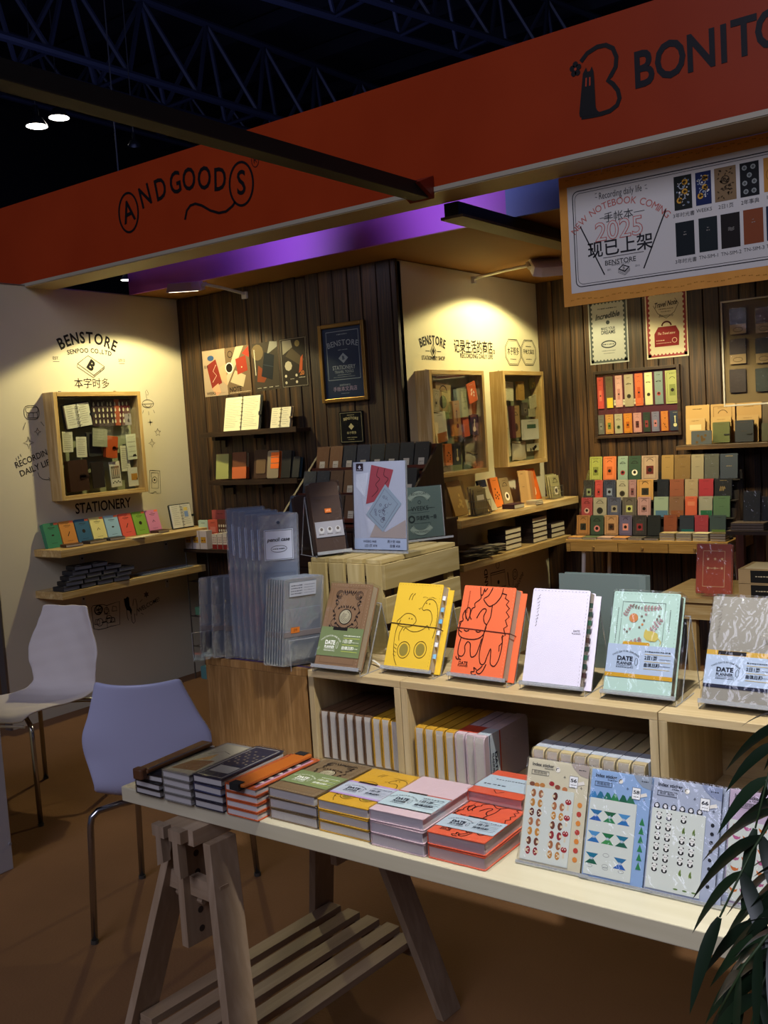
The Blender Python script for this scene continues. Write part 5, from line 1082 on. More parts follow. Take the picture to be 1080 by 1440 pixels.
for j in range(2):
    for i in range(2):
        x0 = -1.25+.32*i; t = thing('carton', 'kraft carton with black print, %s layer, %s on the small pine table' % (('lower', 'upper')[j], ('left', 'right')[i]), 'box', frame((x0, 4.20, TZ2+.0008+.062*j), 0, 0)); b = MB(); b.bb(0, .30, 0, .22, 0, .060); b.build('carton_body', mat('#a08458', .7), t)
        a = Art(); a.rect(.05, .004, .17, .056, '#14120f', 1); a.rect(.19, .014, .25, .046, '#c46a24', 1); a.scrib(.07, .15, .03, 0, '#b8a888', 2, .006); a.text('19.9', .22, .03, .016, '#f0d0a0', 2); a.build(t)
        if j: b = MB(); b.bb(.02, .28, .02, .20, .0602, .0612); b.build('lid_sheet', mat('#c8b894', .7), t)
# dark shelf unit at the right edge with black star sign
t = thing('shelf_unit', 'dark brown open shelf unit at the back right edge of the booth', 'shelf unit', baseY((-1.62, 5.25, 0)))
for z in (.30, .62, .905): b = MB(); b.bb(0, 1.2, 0, .42, z-.02, z); b.build('shelf_board', SHELFD('X'), t)
for x in (.05, .6, 1.15):
    for y in (0, .38): b = MB(); b.bb(x, x+.04, y, y+.04, 0, .885); b.build('upright', MAHOG('Z'), t)
tt = thing('sign_board', 'black menu-style sign with pale flowers leaning on the dark shelf unit', 'sign', frame((-1.385, 5.42, .9055), 0, 10)); b = MB(); b.bb(0, .30, 0, .012, 0, .40); b.build('board', mat('#0f1014', .4), tt)
a = Art(); a.frame(.012, .012, .288, .388, .003, '#a8a49a', 1); r_ = random.Random(5)
for i in range(12): a.star(.05+.2*r_.random(), .05+.3*r_.random(), .022, 0, ('#a8acb4', '#c8b070')[i % 2], 1, 5, .6)
a.text('Menu', .16, .33, .04, '#c8c4b8', 2, shear=.2); a.build(tt)
for i in range(2): book('wrapped dark pouch standing beside the black sign, %s' % ('left', 'right')[i], frame((-1.56+.09*i, 5.36+.02*i, .9055), 0, 8), .085, .20-.03*i, .03, '#14140f', '#2a2a2a', None, True, 'leather_pouch', 'pouch')
for i in range(3): book('brown wrapped booklet lying flat by the pouches, %s' % ('bottom', 'middle', 'top')[i], frame((-1.60, 5.27, .906+.013*(i+1)), 0, 90), .17, .12, .012, ('#4c3c30', '#5a483a', '#443428')[i], '#8c7c6c', None, True, 'booklet', 'booklet')
for i in range(5): book('dark folio standing in the lower bay of the shelf unit, %s' % ('first', 'second', 'third', 'fourth', 'fifth')[i], frame((-1.29+.065*i, 5.29, .6225), 76, 2), .18, .24, .018, ('#1c1e26', '#23252e', '#1a1a20', '#26262c', '#15151a')[i], '#5a5c66', None, False, 'folio', 'folio', r=.004)
for i in range(4): book('wrapped grey pack lying on the low shelf of the unit, %s' % ('bottom', 'second', 'third', 'top')[i], frame((-1.515, 5.27, .6215+.0245*(i+1)), 0, 90), .18, .15, .020, ('#4a443c', '#3c3834', '#544c40', '#46403a')[i], '#8c8478', None, True, 'wrapped_pack', 'pack')

# ================================================================ THE DISPLAY TABLE
TT = .730
tb = thing('display_table', 'long pale birch trestle tabletop carrying notebooks and wooden boxes', 'table', baseY((-1.93, 1.478, 0)))
b = MB(); b.bb(0, 2.2, 0, .67, TT-.036, TT); b.build('tabletop', wood('pale_birch', '#d3ccb2', '#c9c1a4', 'X', .6, .28, bump=.05), tb, bevel=.002)
def trestle(label, cx, cy, yaw):
    t = thing('trestle', label, 'trestle', frame((cx, cy, 0), yaw, 0)); G_ = lambda ax: wood('raw_birch', '#a8927a', '#927b62', ax, .8, .55, bump=.1); Wd, WY, WX = G_('Z'), G_('Y'), G_('X')
    def board(a0, a1, tx, ty):
        m_ = MB(); vs = []
        for c in (a0, a1): vs += [(c[0]-tx/2, c[1]-ty/2, c[2]), (c[0]+tx/2, c[1]-ty/2, c[2]), (c[0]+tx/2, c[1]+ty/2, c[2]), (c[0]-tx/2, c[1]+ty/2, c[2])]
        return m_.add(vs, [(0,3,2,1), (4,5,6,7), (0,1,5,4), (1,2,6,5), (2,3,7,6), (3,0,4,7)])
    for sy in (-1, 1):
        for sx in (-1, 1): board((sx*.235, sy*.345, 0), (sx*.062, sy*.235, .655), .024, .078).build('leg', Wd, t, bevel=.0015)
        ps = board((-.018, sy*.25, .40), (-.018, sy*.25, .66), .022, .085).build('height_post', Wd, t)
        b = MB()
        for i in range(5): b.tube([(-.0295, sy*.25, .43+.045*i), (-.0066, sy*.25, .43+.045*i)], .008, 10)
        tag(b.build('peg_holes', mat('#33261c', .8), ps), None, None, None, 'stuff')
        b = MB(); b.bb(-.17, .17, sy*.318-.012, sy*.318+.012, .150, .190); b.build('cross_rail', WX, t)
        b = MB(); b.bb(-.10, .10, sy*.262-.012, sy*.262+.012, .52, .565); b.build('cross_rail', WX, t)
    b = MB(); b.bb(-.052, .052, -.30, .30, .656, .692); b.build('top_bar', WY, t)
    for sx in (-1, 1):
        b = MB(); z0, z1, z2, y0, y1, c = .595, .665, .692, -.322, -.3005, sx*.030-.018
        P = [(c-.010, z0), (c+.013, z0-.012*sx), (c+.010, z1), (c+.023, z1), (c+.023, z2), (c-.020, z2), (c-.020, z1), (c-.008, z1)]; b.prism(P, y0, y1); b.build('dovetail_end', Wd, t)
    b = MB(); b.tube([(-.085, -.25, .50), (.01, -.25, .50)], .009, 8); b.build('peg', WX, t)
    for i in range(5):
        x = -.144+.072*i; b = MB(); b.bb(x-.022, x+.022, -.33, .33, .190, .208); b.build('shelf_slat', WY, t, bevel=.001)
    return t
trestle('left pale wooden trestle with slatted shelf under the display table', -1.665, 1.735, -4)
trestle('right pale wooden trestle mostly hidden behind the potted palm', -.02, 1.745, 0)

# wooden boxes along the back of the table
PIB = wood('display_pine', '#cbb78e', '#b09a70', 'X', 1.0, .5); PIBZ = wood('display_pine', '#cbb78e', '#b09a70', 'Z', 1.0, .5)
BY0, BY1, BZ1_ = 1.80, 2.13, .975
def open_box(label, x0, x1):
    t = thing('display_box', label, 'box', baseY((x0, BY0, TT+.0005))); w, h, d, th = x1-x0, BZ1_-TT-.0005, BY1-BY0, .017
    for nm, m_, q in (('top_board', PIB, (0, w, 0, d, h-th, h)), ('bottom_board', PIB, (th, w-th, 0, d, 0, th)), ('side_board', PIBZ, (0, th, 0, d, 0, h-th)), ('side_board', PIBZ, (w-th, w, 0, d, 0, h-th)), ('back_board', PIB, (th, w-th, d-.006, d, th, h-th))):
        b = MB(); b.bb(*q); b.build(nm, m_, t, bevel=.001)
    return t
X1, X2, X3, X4 = -1.588, -1.309, -.698, -.088
open_box('narrow open pine box of brown and yellow planners on the table', X1+.001, X2-.001)
open_box('long open pine box in the middle of the table row', X2+.001, X3-.001)
open_box('long open pine box at the right end of the table', X3+.001, X4)
t = thing('display_box', 'closed reddish pine crate with end grain top at the left of the table', 'box', baseY((-1.952, BY0+.004, TT+.0005))); RP = wood('red_pine', '#b58a54', '#8c6536', 'Z', 1.6, .5, ring=14)
b = MB(); b.bb(0, .355, 0, .02, 0, BZ1_-TT-.0205); b.build('front_board', RP, t, bevel=.001)
b = MB(); b.bb(0, .02, .02, .30, 0, BZ1_-TT-.0205); b.bb(.335, .355, .02, .30, 0, BZ1_-TT-.0205); b.build('side_boards', RP, t); t.children[-1].name = 'side_board'
b = MB(); b.bb(0, .355, 0, .30, BZ1_-TT-.02, BZ1_-TT); b.build('top_board', RP, t, bevel=.001)

def solve_lean(BL, BR, TL, z, yaw=None):
    O = onZ(*BL, z); Q = onZ(*BR, z)
    if yaw is None: yaw = math.degrees(math.atan2(Q.y-O.y, Q.x-O.x))
    w = (Q-O).length; h, tl = .2, 15.0
    for _ in range(25):
        def f(h, tl): p = proj(frame(O, yaw, tl) @ Vector((0, 0, h))); return Vector((p[0]-TL[0], p[1]-TL[1]))
        r = f(h, tl); a_ = (f(h+1e-4, tl)-r)/1e-4; b_ = (f(h, tl+.01)-r)/.01; det = a_.x*b_.y-a_.y*b_.x
        if abs(det) < 1e-9: break
        h -= (r.x*b_.y-r.y*b_.x)/det; tl -= (a_.x*r.y-a_.y*r.x)/det; h = min(max(h, .02), .5); tl = min(max(tl, -20), 60)
    return O, w, h, yaw, tl
def easel(label, O, yaw, tl, w, h, dep=.034, zf=None):
    "bent acrylic easel: lip, back plate, rear prop"
    t = thing('acrylic_stand', label, 'stand', T(0, 0, 0)); M = frame(O, yaw, tl)
    b = MB(); e = .002; x0, x1 = -.004, w+.012
    b.bb(x0, x1, -.006, dep, -.0045, -.0025); b.build('ledge', ACRYL, t, M)
    b = MB(); b.bb(x0, x1, dep, dep+e, -.0045, h*.82); b.build('back_plate', ACRYL, t, M)
    b = MB(); b.bb(x0, x1, -.008, -.006, -.0045, .004); b.build('front_lip', EDGE, t, M)
    b = MB(); b.bb(x0, x0+.0016, dep-.0005, dep+e+.0005, -e, h*.82); b.bb(x1-.0016, x1, dep-.0005, dep+e+.0005, -e, h*.82); b.bb(x0, x1, dep-.0005, dep+e+.0005, h*.82, h*.82+.0016); b.build('polished_edges', EDGE, t, M); t.children[-1].name = 'polished_edge'
    top = M @ Vector((w/2, dep+e, h*.80)); B = M.to_3x3() @ Vector((1, 0, 0)); zf = zf or (BZ1_ if O.z > .9 else TT)
    a0, a1 = M @ Vector((x0, dep+e, h*.80)), M @ Vector((x1, dep+e, h*.80)); yv = math.radians(yaw); bk = Vector((-math.sin(yv), math.cos(yv), 0))*.04
    f0, f1 = Vector((a0.x, a0.y, zf+.001))+bk, Vector((a1.x, a1.y, zf+.001))+bk
    b = MB(); q = bk.normalized()*.002; b.add([a0, a1, f1, f0, a0+q, a1+q, f1+q, f0+q], [(0,1,2,3), (7,6,5,4), (0,4,5,1), (1,5,6,2), (2,6,7,3), (3,7,4,0)]); b.build('rear_prop', ACRYL, t)
    MB().tube([a0, f0], .0011, 5).build('prop_edge', EDGE, t); MB().tube([a1, f1], .0011, 5).build('prop_edge', EDGE, t)
    for g in (M @ Vector((x0, 0, -.004)), M @ Vector((x1, 0, -.004))): MB().tube([g, (g.x, g.y, zf+.0012), (g.x+bk.x*2.6, g.y+bk.y*2.6, zf+.0012)], .001, 5).build('base_edge', EDGE, t)
    return t
def stitches(a, w, h, col, m=.004, st=.004):
    for i in range(int((h-2*m)/st)):
        if i % 2 == 0:
            z = m+i*st; a.rect(w-m-.0006, z, w-m, z+st*.8, col, 1)
    for i in range(int((w-2*m)/st)):
        if i % 2 == 0: x = m+i*st; a.rect(x, m, x+st*.8, m+.0006, col, 1); a.rect(x, h-m-.0006, x+st*.8, h-m, col, 1)
def sketch(a, P, w, h, lw, col, l=1):
    "polyline through unit-square points, smoothed"
    pts = []
    for i in range(len(P)-1):
        p0, p1, p2, p3 = (Vector(P[max(i-1, 0)]), Vector(P[i]), Vector(P[i+1]), Vector(P[min(i+2, len(P)-1)]))
        for k in range(5):
            t = k/5; q = .5*((2*p1)+(p2-p0)*t+(2*p0-5*p1+4*p2-p3)*t*t+(3*p1-p0-3*p2+p3)*t*t*t); pts.append((q.x*w, q.y*h))
    pts.append((P[-1][0]*w, P[-1][1]*h)); a.line(pts, lw, col, l)
def band_text(a, w, z0, z1, ink, line, tagc, tagt='#e8e0d0', big='#1c2432', right='2日1页', mid='自填日期'):
    "the printed belly band: arc lettering left, page facts right"
    H = z1-z0; cx = w*.29
    a.arc('TWO DAYS IN ONE PAGE', cx, z0+H*.76, w*.30, H*.085, ink, 3, off=.01, spacing=.8)
    a.text('DATE', cx-w*.01, z0+H*.50, H*.21, big, 3, off=.04, width=w*.235); a.text('PLANNER', cx-w*.01, z0+H*.335, H*.14, big, 3, off=.03, width=w*.235)
    a.ring(cx+w*.165, z0+H*.42, w*.022, w*.006, ink, 3, 12, H*.13); a.scrib(cx-w*.13, cx+w*.13, z0+H*.20, 0, ink, 3, H*.035)
    a.rect(cx-w*.13, z0+H*.25, cx+w*.13, z0+H*.26, ink, 3)
    x0, x1 = w*.57, w*.95
    a.scrib(x0, x1, z0+H*.80, 0, ink, 3, H*.045, 1); a.rect(x0, z0+H*.70, x1, z0+H*.715, line, 3)
    a.text(right, x0, z0+H*.58, H*.15, ink, 3, off=.03, align='L'); a.scrib(x0+w*.22, x1, z0+H*.56, 0, ink, 3, H*.025, 2); a.rect(x0, z0+H*.45, x1, z0+H*.465, line, 3)
    a.text(mid, x0, z0+H*.33, H*.14, ink, 3, off=.03, align='L'); a.scrib(x0+w*.22, x1, z0+H*.33, 0, ink, 3, H*.025, 3); a.rect(x0, z0+H*.20, x1, z0+H*.215, line, 3)
# -- cover designs (w, h given), each returns Art
def art_brown(w, h, band=True):
    a = Art(-.0005, .0002); D = '#2c2018'; stitches(a, w, h, '#c8b898'); a.frame(w*.10, h*.05, w*.90, h*.95, w*.005, '#6a5238', 0)
    cx = .5*w
    for s_ in (-1, 1):
        for u, v, r in ((.23, .86, .085), (.2, .44, .07)): 
            for k in range(3): a.ring(cx+s_*w*u, h*v, w*r*(1-.3*k), w*.012, D, 1, 12, a0=k*.8, a1=k*.8+5.2)
        sketch(a, [(.5+s_*.14, .92), (.5+s_*.08, .86), (.5+s_*.02, .9)], w, h, w*.012, D)
        sketch(a, [(.5+s_*.30, .80), (.5+s_*.22, .76), (.5+s_*.30, .68), (.5+s_*.24, .60), (.5+s_*.32, .52), (.5+s_*.22, .46)], w, h, w*.012, D)
        for i in range(9):
            v = .82-.045*i; a.leaf(cx+s_*w*(.26+.05*math.sin(i*1.7)), h*v, w*.075, w*.04, (PI/2 if s_ > 0 else PI/2)+s_*(.9 if i % 2 else -.6), D, 1)
        for i in range(5): a.leaf(cx+s_*w*(.03+.045*i), h*(.475+.012*i), w*.07, w*.03, PI/2-s_*(.1+.25*i)-PI, D, 1)
        for i in range(3): a.leaf(cx+s_*w*.04*(i+.4), h*.875, w*.08, w*.032, PI/2-s_*(.1+.3*i), D, 1); a.leaf(cx+s_*w*.05*(i+.3), h*.70, w*.07, w*.03, PI/2-s_*(.1+.3*i), D, 1)
    a.circ(cx, h*.60, w*.155, D, 2, 18); a.circ(cx, h*.60, w*.135, '#b8b090', 3, 18)
    for k in range(4): a.ring(cx, h*.60, w*(.02+.03*k), w*.008, D, 4, 10, a0=k, a1=k+4.6)
    return a
def brown_band(a, w, h, z0=.13, z1=.47):
    a.rect(0, h*z0, w, h*z1, '#7c8c5c', 5); a.rect(w*.28, h*(z1-.035), w*.62, h*(z1+.003), '#1c1814', 6); 
    b_ = Art(a.y-a.st*6, a.st); band_text(b_, w, h*z0, h*(z1-.03), '#e4e8d4', '#c8d45c', '', big='#eef0e4', right='1日1页', mid='自填日期'); return b_
def art_yellow(w, h):
    a = Art(-.0005, .0002); D = '#5c4814'; stitches(a, w, h, '#a88820'); lw = w*.012
    sketch(a, [(.55, .98), (.56, .9), (.50, .84)], w, h, 0.0001, D)
    sketch(a, [(.62, .71), (.66, .77), (.72, .815), (.82, .82), (.92, .77), (.98, .66), (.99, .5), (.96, .38)], w, h, lw, D); sketch(a, [(.62, .71), (.66, .69), (.74, .70), (.82, .68), (.88, .60), (.86, .52)], w, h, lw, D)
    sketch(a, [(.18, .58), (.12, .54), (.16, .50), (.28, .485), (.42, .49), (.50, .52), (.54, .56), (.50, .61), (.40, .64), (.28, .635), (.18, .58)], w, h, lw, D)
    sketch(a, [(.20, .56), (.14, .46), (.13, .36), (.15, .24), (.20, .12), (.28, .04)], w, h, lw, D); sketch(a, [(.28, .485), (.22, .40), (.24, .32)], w, h, lw, D)
    sketch(a, [(.30, .44), (.34, .47), (.46, .44), (.60, .44), (.74, .48), (.80, .52), (.86, .47)], w, h, lw, D)
    for u, v in ((.38, .22), (.74, .24)): a.ring(w*u, h*v, w*.135, lw, D, 1, 18, h*.095); a.circ(w*u, h*v, w*.095, '#8c7c34', 1, 16, h*.072)
    for u, v in ((.38, .585), (.44, .582), (.70, .775), (.77, .77)): a.circ(w*u, h*v, w*.012, D, 2, 8)
    for i in range(4): a.line([(w*.16, h*(.16+.04*i)), (w*.22, h*(.14+.04*i))], lw*.8, D, 1)
    for i in range(2): sketch(a, [(.36-.06*i, .80), (.38-.06*i, .85), (.42-.06*i, .88)], w, h, lw, D)
    sketch(a, [(.60, .72), (.57, .70), (.55, .71)], w, h, lw*.8, D)
    for i in range(12): a.scrib(w*(.60+.025*i), w*(.62+.025*i), h*(.84+.006*math.sin(i)), 0, '#8c7020', 1, .002, i)
    return a
def art_orange(w, h):
    a = Art(-.0005, .0002); D = '#3c140c'; stitches(a, w, h, '#f0a080'); lw = w*.018
    sketch(a, [(.32, .99), (.34, .92), (.36, .87), (.33, .84), (.26, .80), (.27, .76), (.22, .74), (.20, .66), (.18, .60)], w, h, lw, D)
    sketch(a, [(.46, .98), (.42, .94), (.40, .97), (.38, .90), (.34, .91)], w, h, lw, D)
    sketch(a, [(.56, .99), (.50, .90), (.42, .86), (.46, .82), (.55, .78), (.66, .82), (.74, .90), (.76, .99)], w, h, lw, D)
    sketch(a, [(.18, .60), (.12, .66), (.10, .72), (.06, .66), (.08, .60), (.02, .58), (.04, .54), (-.0+.02, .50), (.10, .47)], w, h, lw, D)
    P = [(.14, .62), (.10, .70), (.14, .75), (.19, .73), (.20, .66), (.24, .62)]; sketch(a, P, w, h, lw, D); P = [(.34, .64), (.40, .72), (.46, .75), (.50, .73), (.47, .66), (.50, .60), (.56, .57)]; sketch(a, P, w, h, lw, D)
    sketch(a, [(.06, .60), (.03, .52), (.04, .45), (.12, .41), (.30, .40), (.44, .42), (.52, .47), (.55, .55)], w, h, lw, D)
    sketch(a, [(.10, .41), (.08, .30), (.10, .22), (.18, .21), (.22, .26), (.20, .32), (.24, .37), (.30, .35), (.32, .27), (.36, .21), (.44, .24), (.48, .34), (.50, .42)], w, h, lw, D)
    for u in (.13, .36): sketch(a, [(u, .50), (u+.05, .485), (u+.10, .50)], w, h, lw, D)
    sketch(a, [(.60, .80), (.60, .66), (.54, .55), (.52, .42), (.50, .28), (.54, .16), (.62, .15), (.66, .24), (.70, .32), (.72, .24), (.74, .16), (.82, .14), (.88, .22), (.90, .36), (.88, .48)], w, h, lw, D)
    P = [(.76, .93), (.84, .92), (.82, .88), (.90, .85), (.86, .81), (.93, .77), (.88, .73), (.95, .68), (.89, .64), (.94, .58), (.88, .55), (.93, .48), (.87, .46), (.90, .40), (.85, .36), (.86, .30)]; a.line([(u*w, v*h) for u, v in P], lw, D, 1)
    sketch(a, [(.66, .15), (.62, .08), (.56, .04), (.50, .06), (.56, .10), (.60, .13)], w, h, lw, D)
    P = [(.50, .08), (.44, .10), (.46, .06), (.40, .05), (.44, .02), (.50, .03)]; sketch(a, P, w, h, lw, D)
    a.text('DATE', w*.22, h*.135, w*.07, D, 1, off=.03); a.text('PLANNER', w*.22, h*.105, w*.045, D, 1, off=.02)
    for i in range(2): sketch(a, [(.06+.05*i, .20), (.08+.05*i, .175), (.12+.05*i, .17)], w, h, lw, D)
    for i in range(14): a.scrib(w*.12, w*.14, h*(.93-.018*i), 0, '#9c3c20', 1, .003, i)
    return a
def side_scribble(a, w, h, col, x=.10, z0=.60, z1=.93):
    r = random.Random(3); z = z0*h
    while z < z1*h: sketch(a, [(x+.02*r.random(), z/h), (x+.05*r.random(), z/h+.012), (x+.01+.04*r.random(), z/h+.024)], w, h, w*.005, col); z += .035*h
def art_white(w, h):
    a = Art(-.0005, .0002); stitches(a, w, h, '#5a5a68'); side_scribble(a, w, h, '#3c3a44'); a.text('DATE', w*.84, h*.575, w*.045, '#3c3a44', 1, off=.01); a.text('PLANNER', w*.84, h*.548, w*.035, '#3c3a44', 1); return a
def art_mint(w, h):
    a = Art(-.0005, .0002); stitches(a, w, h, '#7c9c90'); a.frame(w*.15, h*.36, w*.80, h*.90, w*.006, '#5a6460', 1); Pk, Or, Gr = '#a88c8c', '#c88450', '#7c7468'
    def spray(cx, cz, L, ang, n=5, col=Pk):
        for i in range(n):
            f = i/(n-1); x, z = cx+L*f*math.cos(ang), cz+L*f*math.sin(ang)
            for s_ in (-1, 1): a.leaf(x, z, L*.34*(1-.4*f), L*.17, ang+s_*.9, col, 2)
        a.leaf(cx+L*.9*math.cos(ang), cz+L*.9*math.sin(ang), L*.3, L*.15, ang, col, 2); a.line([(cx, cz), (cx+L*math.cos(ang), cz+L*math.sin(ang))], w*.006, Gr, 3)
    spray(w*.20, h*.76, w*.16, 1.1); spray(w*.22, h*.44, w*.26, .5); spray(w*.62, h*.62, w*.20, .9); spray(w*.30, h*.86, w*.14, -.2, 4, Gr); spray(w*.48, h*.84, w*.20, .05, 5); spray(w*.74, h*.84, w*.07, 2.2, 3)
    a.circ(w*.34, h*.74, w*.068, Or, 3, 16); [a.circ(w*u, h*v, w*.018, c, 3, 8) for u, v, c in ((.46, .76, Gr), (.50, .72, Gr), (.52, .78, Pk), (.48, .68, Or), (.44, .65, Gr), (.22, .62, Gr), (.26, .60, Gr), (.30, .63, Pk), (.72, .77, Gr), (.69, .74, Gr), (.66, .71, Pk))]
    P = [(.52, .60), (.54, .64), (.57, .62), (.64, .62), (.72, .60), (.74, .55), (.70, .52), (.62, .52), (.56, .53), (.52, .56)]; a.poly([(w*u, h*v) for u, v in P], '#c8b860', 3); a.line([(w*.74, h*.55), (w*.78, h*.52), (w*.77, h*.49)], w*.012, '#c8b860', 3)
    a.text('Diary', w*.50, h*.45, w*.10, '#2a2c2a', 4, off=.02, shear=.25); a.scrib(w*.36, w*.66, h*.405, 0, '#4a4c4a', 4, .003)
    for x in (.09, .87): [a.scrib(w*x, w*(x+.012), h*(.45+.02*i), 0, '#5a6460', 1, .003, i) for i in range(20) if (x < .5 or i > 8)]
    return a
def mint_band(a, w, h, z0, z1, c1='#b0c2dc', gold='#c89a28', dark='#1c2030'):
    a.rect(0, h*z0, w, h*z1, c1, 5)
    b_ = Art(a.y-a.st*6, a.st); band_text(b_, w, h*z0, h*z1, '#28303c', '#b8a458', '', big='#141a2a'); return b_
def planner(label, BL, BR, TL, cover, art, t=.030, tabs=None, wrap=False, elastic=None, z=.990, second=None, back=None, **k):
    O, w, h, yaw, tl = solve_lean(BL, BR, TL, z)
    P = book(label, frame(O, yaw, tl), w, h, t, cover, '#b8ac98', None, wrap, 'planner', 'planner', r=.0035, **k)
    ar = art(w, h); q = second(ar, w, h) if second else None
    ar.build(P)
    if q: q.build(P, None, 'belly_band_print')
    if back: b = MB(); b.bb(w-.001, w+.014, t-.0035, t-.0015, .0, h*.97); b.build('back_flap', mat(cover, .5), P)
    if tabs:
        for i, c in enumerate(tabs):
            z_ = h*.88-i*h*.80/len(tabs); b = MB(); b.bb(w-.004, w+.005, t*.30+.0012*(i % 3), t*.30+.0012*(i % 3)+.0012, z_-h*.05, z_); b.build('index_tab', mat(c, .5), P)
    if elastic:
        b = MB(); zz = h*.51
        b.tube([(-.001, t, zz+.003), (-.0012, -.0012, zz+.002), (w+.001, -.0012, zz-.002), (w+.002, t, zz-.003)], .0011, 6); b.build('elastic_cord', mat(elastic, .6), P)
    easel('clear acrylic easel holding the '+label.split(' standing')[0].split(' in the')[0].lower()[:60], O, yaw, tl, w, h, t+.005)
    return P, w, h
planner('brown floral planner with green band standing in the front row', (441.5, 936), (500.8, 942.5), (466.7, 819.5), '#8a6a4a', art_brown, wrap=True, second=lambda a, w, h: (brown_band(a, w, h)), t=.026)
planner('yellow planner with snake line drawing standing in the front row', (539, 938), (602.5, 945.5), (561.6, 819), '#e0b830', art_yellow, tabs=('#dfe3ea', '#7cb4d8', '#6ab0dc', '#dfe3ea', '#dfe3ea', '#8ac0e0'), elastic='#3a2810', back=True)
planner('orange planner with shaggy creature drawing standing in the front row', (632.7, 947.8), (706, 957), (654, 822.8), '#e4693c', art_orange, elastic='#5c1810', back=True)
planner('plain lilac-white planner with dark index tabs standing in the front row', (734, 960), (815, 969), (750.8, 827), '#d9d4e8', art_white, tabs=('#1f3a2c', '#1c3428', '#24503a', '#1f3a2c', '#3a2418', '#1c3428', '#24503a', '#1c3428', '#3a1c18'), back=True, bump=.5)
planner('mint diary planner with floral print and blue band in the front row', (847.8, 972), (942.8, 982.5), (864.7, 831), '#b4d4c8', art_mint, wrap=True, second=lambda a, w, h: mint_band(a.rect(0, h*.155, w, h*.195, '#c89a28', 5).rect(w*.22, h*.475, w*.62, h*.505, '#c89a28', 5), w, h, .195, .475))
def art_grey(w, h): a = Art(-.0005, .0002); stitches(a, w, h, '#8c8880'); side_scribble(a, w, h, '#5a564e'); a.text('DATE', w*.84, h*.60, w*.045, '#4a463e', 1, off=.01); a.text('PLANNER', w*.84, h*.575, w*.035, '#4a463e', 1); return a
planner('taupe-grey planner with blue belly band, last in the front row', (985.7, 986), (1090, 998), (1004.4, 838), '#8a867c', art_grey, wrap=True, bump=.4, second=lambda a, w, h: mint_band(a.rect(0, h*.44, w, h*.485, '#c8a040', 5).rect(w*.16, h*.445, w*.55, h*.482, '#1c1a20', 6).rect(0, h*.14, w, h*.17, '#1c2038', 5), w, h, .17, .44))
# big grey-green folio behind the mint one
p = onZ(846, 905, BZ1_)
t = thing('folio', 'large grey-green leather folio standing behind the mint diary', 'folio', frame((-1.035, 2.075, BZ1_+.0005), 0, 3)); w, h, d = .215, .215, .034
b = MB(); pr = [(0, 0), (w-.02, 0), (w-.006, .005), (w, .017), (w-.006, .029), (w-.02, .034), (0, .034), (0, .031), (w-.022, .031), (w-.01, .026), (w-.005, .017), (w-.01, .008), (w-.022, .003), (0, .003)]
b.add([(x, y, 0) for x, y in pr]+[(x, y, h) for x, y in pr], [(i, (i+1) % 14, 14+(i+1) % 14, 14+i) for i in range(14)]); b.add([(x, y, h) for x, y in pr], [(0,1,12,13), (1,2,11,12), (2,3,10,11), (3,4,9,10), (4,5,8,9), (5,6,7,8)]); b.build('cover', mat('#5f6b68', .45, 0, .2, 500), t)
b = MB(); b.bb(.004, w-.03, .006, .028, .004, h-.006); b.build('inner_lining', mat('#a8bcb8', .7), t)
# white ribbon on the yellow planner
b = MB(); p0 = onZ(524, 928, BZ1_+.012); p1 = onZ(541, 940, BZ1_+.003); b.beam(p0, p1, .006, .0008); tag(b.build('ribbon_marker', mat('#d8d4c8', .7)), 'white ribbon end lying on the box top beside the yellow planner', 'ribbon')

# -- crate with signs
CX0, CX1, CY0, CY1, CZ1 = -1.725, -1.490, 2.0, 2.36, 1.222
t = thing('slatted_crate', 'pale pine slatted crate standing behind the brown planner', 'crate', baseY((CX0, CY0, BZ1_+.0005))); w, d, h = CX1-CX0, CY1-CY0, CZ1-BZ1_-.0005
CP = wood('crate_pine', '#bfae80', '#a38f5c', 'Y', 1, .55); CPZ = wood('crate_pine', '#bfae80', '#a38f5c', 'Z', 1, .55); CPX = wood('crate_pine', '#bfae80', '#a38f5c', 'X', 1, .55)
for i in range(4):
    x = i*(w-.05)/3; b = MB(); b.bb(x, x+.05, .002, d-.002, h-.012, h); b.build('top_slat', CP, t, bevel=.001); b = MB(); b.bb(x, x+.05, 0, .010, 0, h-.0125); b.build('front_slat', CPZ, t, bevel=.001)
for z0, z1 in ((h-.078, h-.013), (h-.165, h-.098), (0, .06)):
    for x in (w, -.010): b = MB(); b.bb(x+.0002, x+.010, 0, d, z0, z1); b.build('side_board', CP, t, bevel=.001)
for y in (.012, d-.03): b = MB(); b.bb(.004, w-.004, y, y+.014, h-.045, h-.0125); b.build('cross_batten', CPX, t)
for y in (.07, d-.05): b = MB(); b.bb(w-.014, w, y, y+.03, 0, h-.0125); b.build('corner_post', CPZ, t)
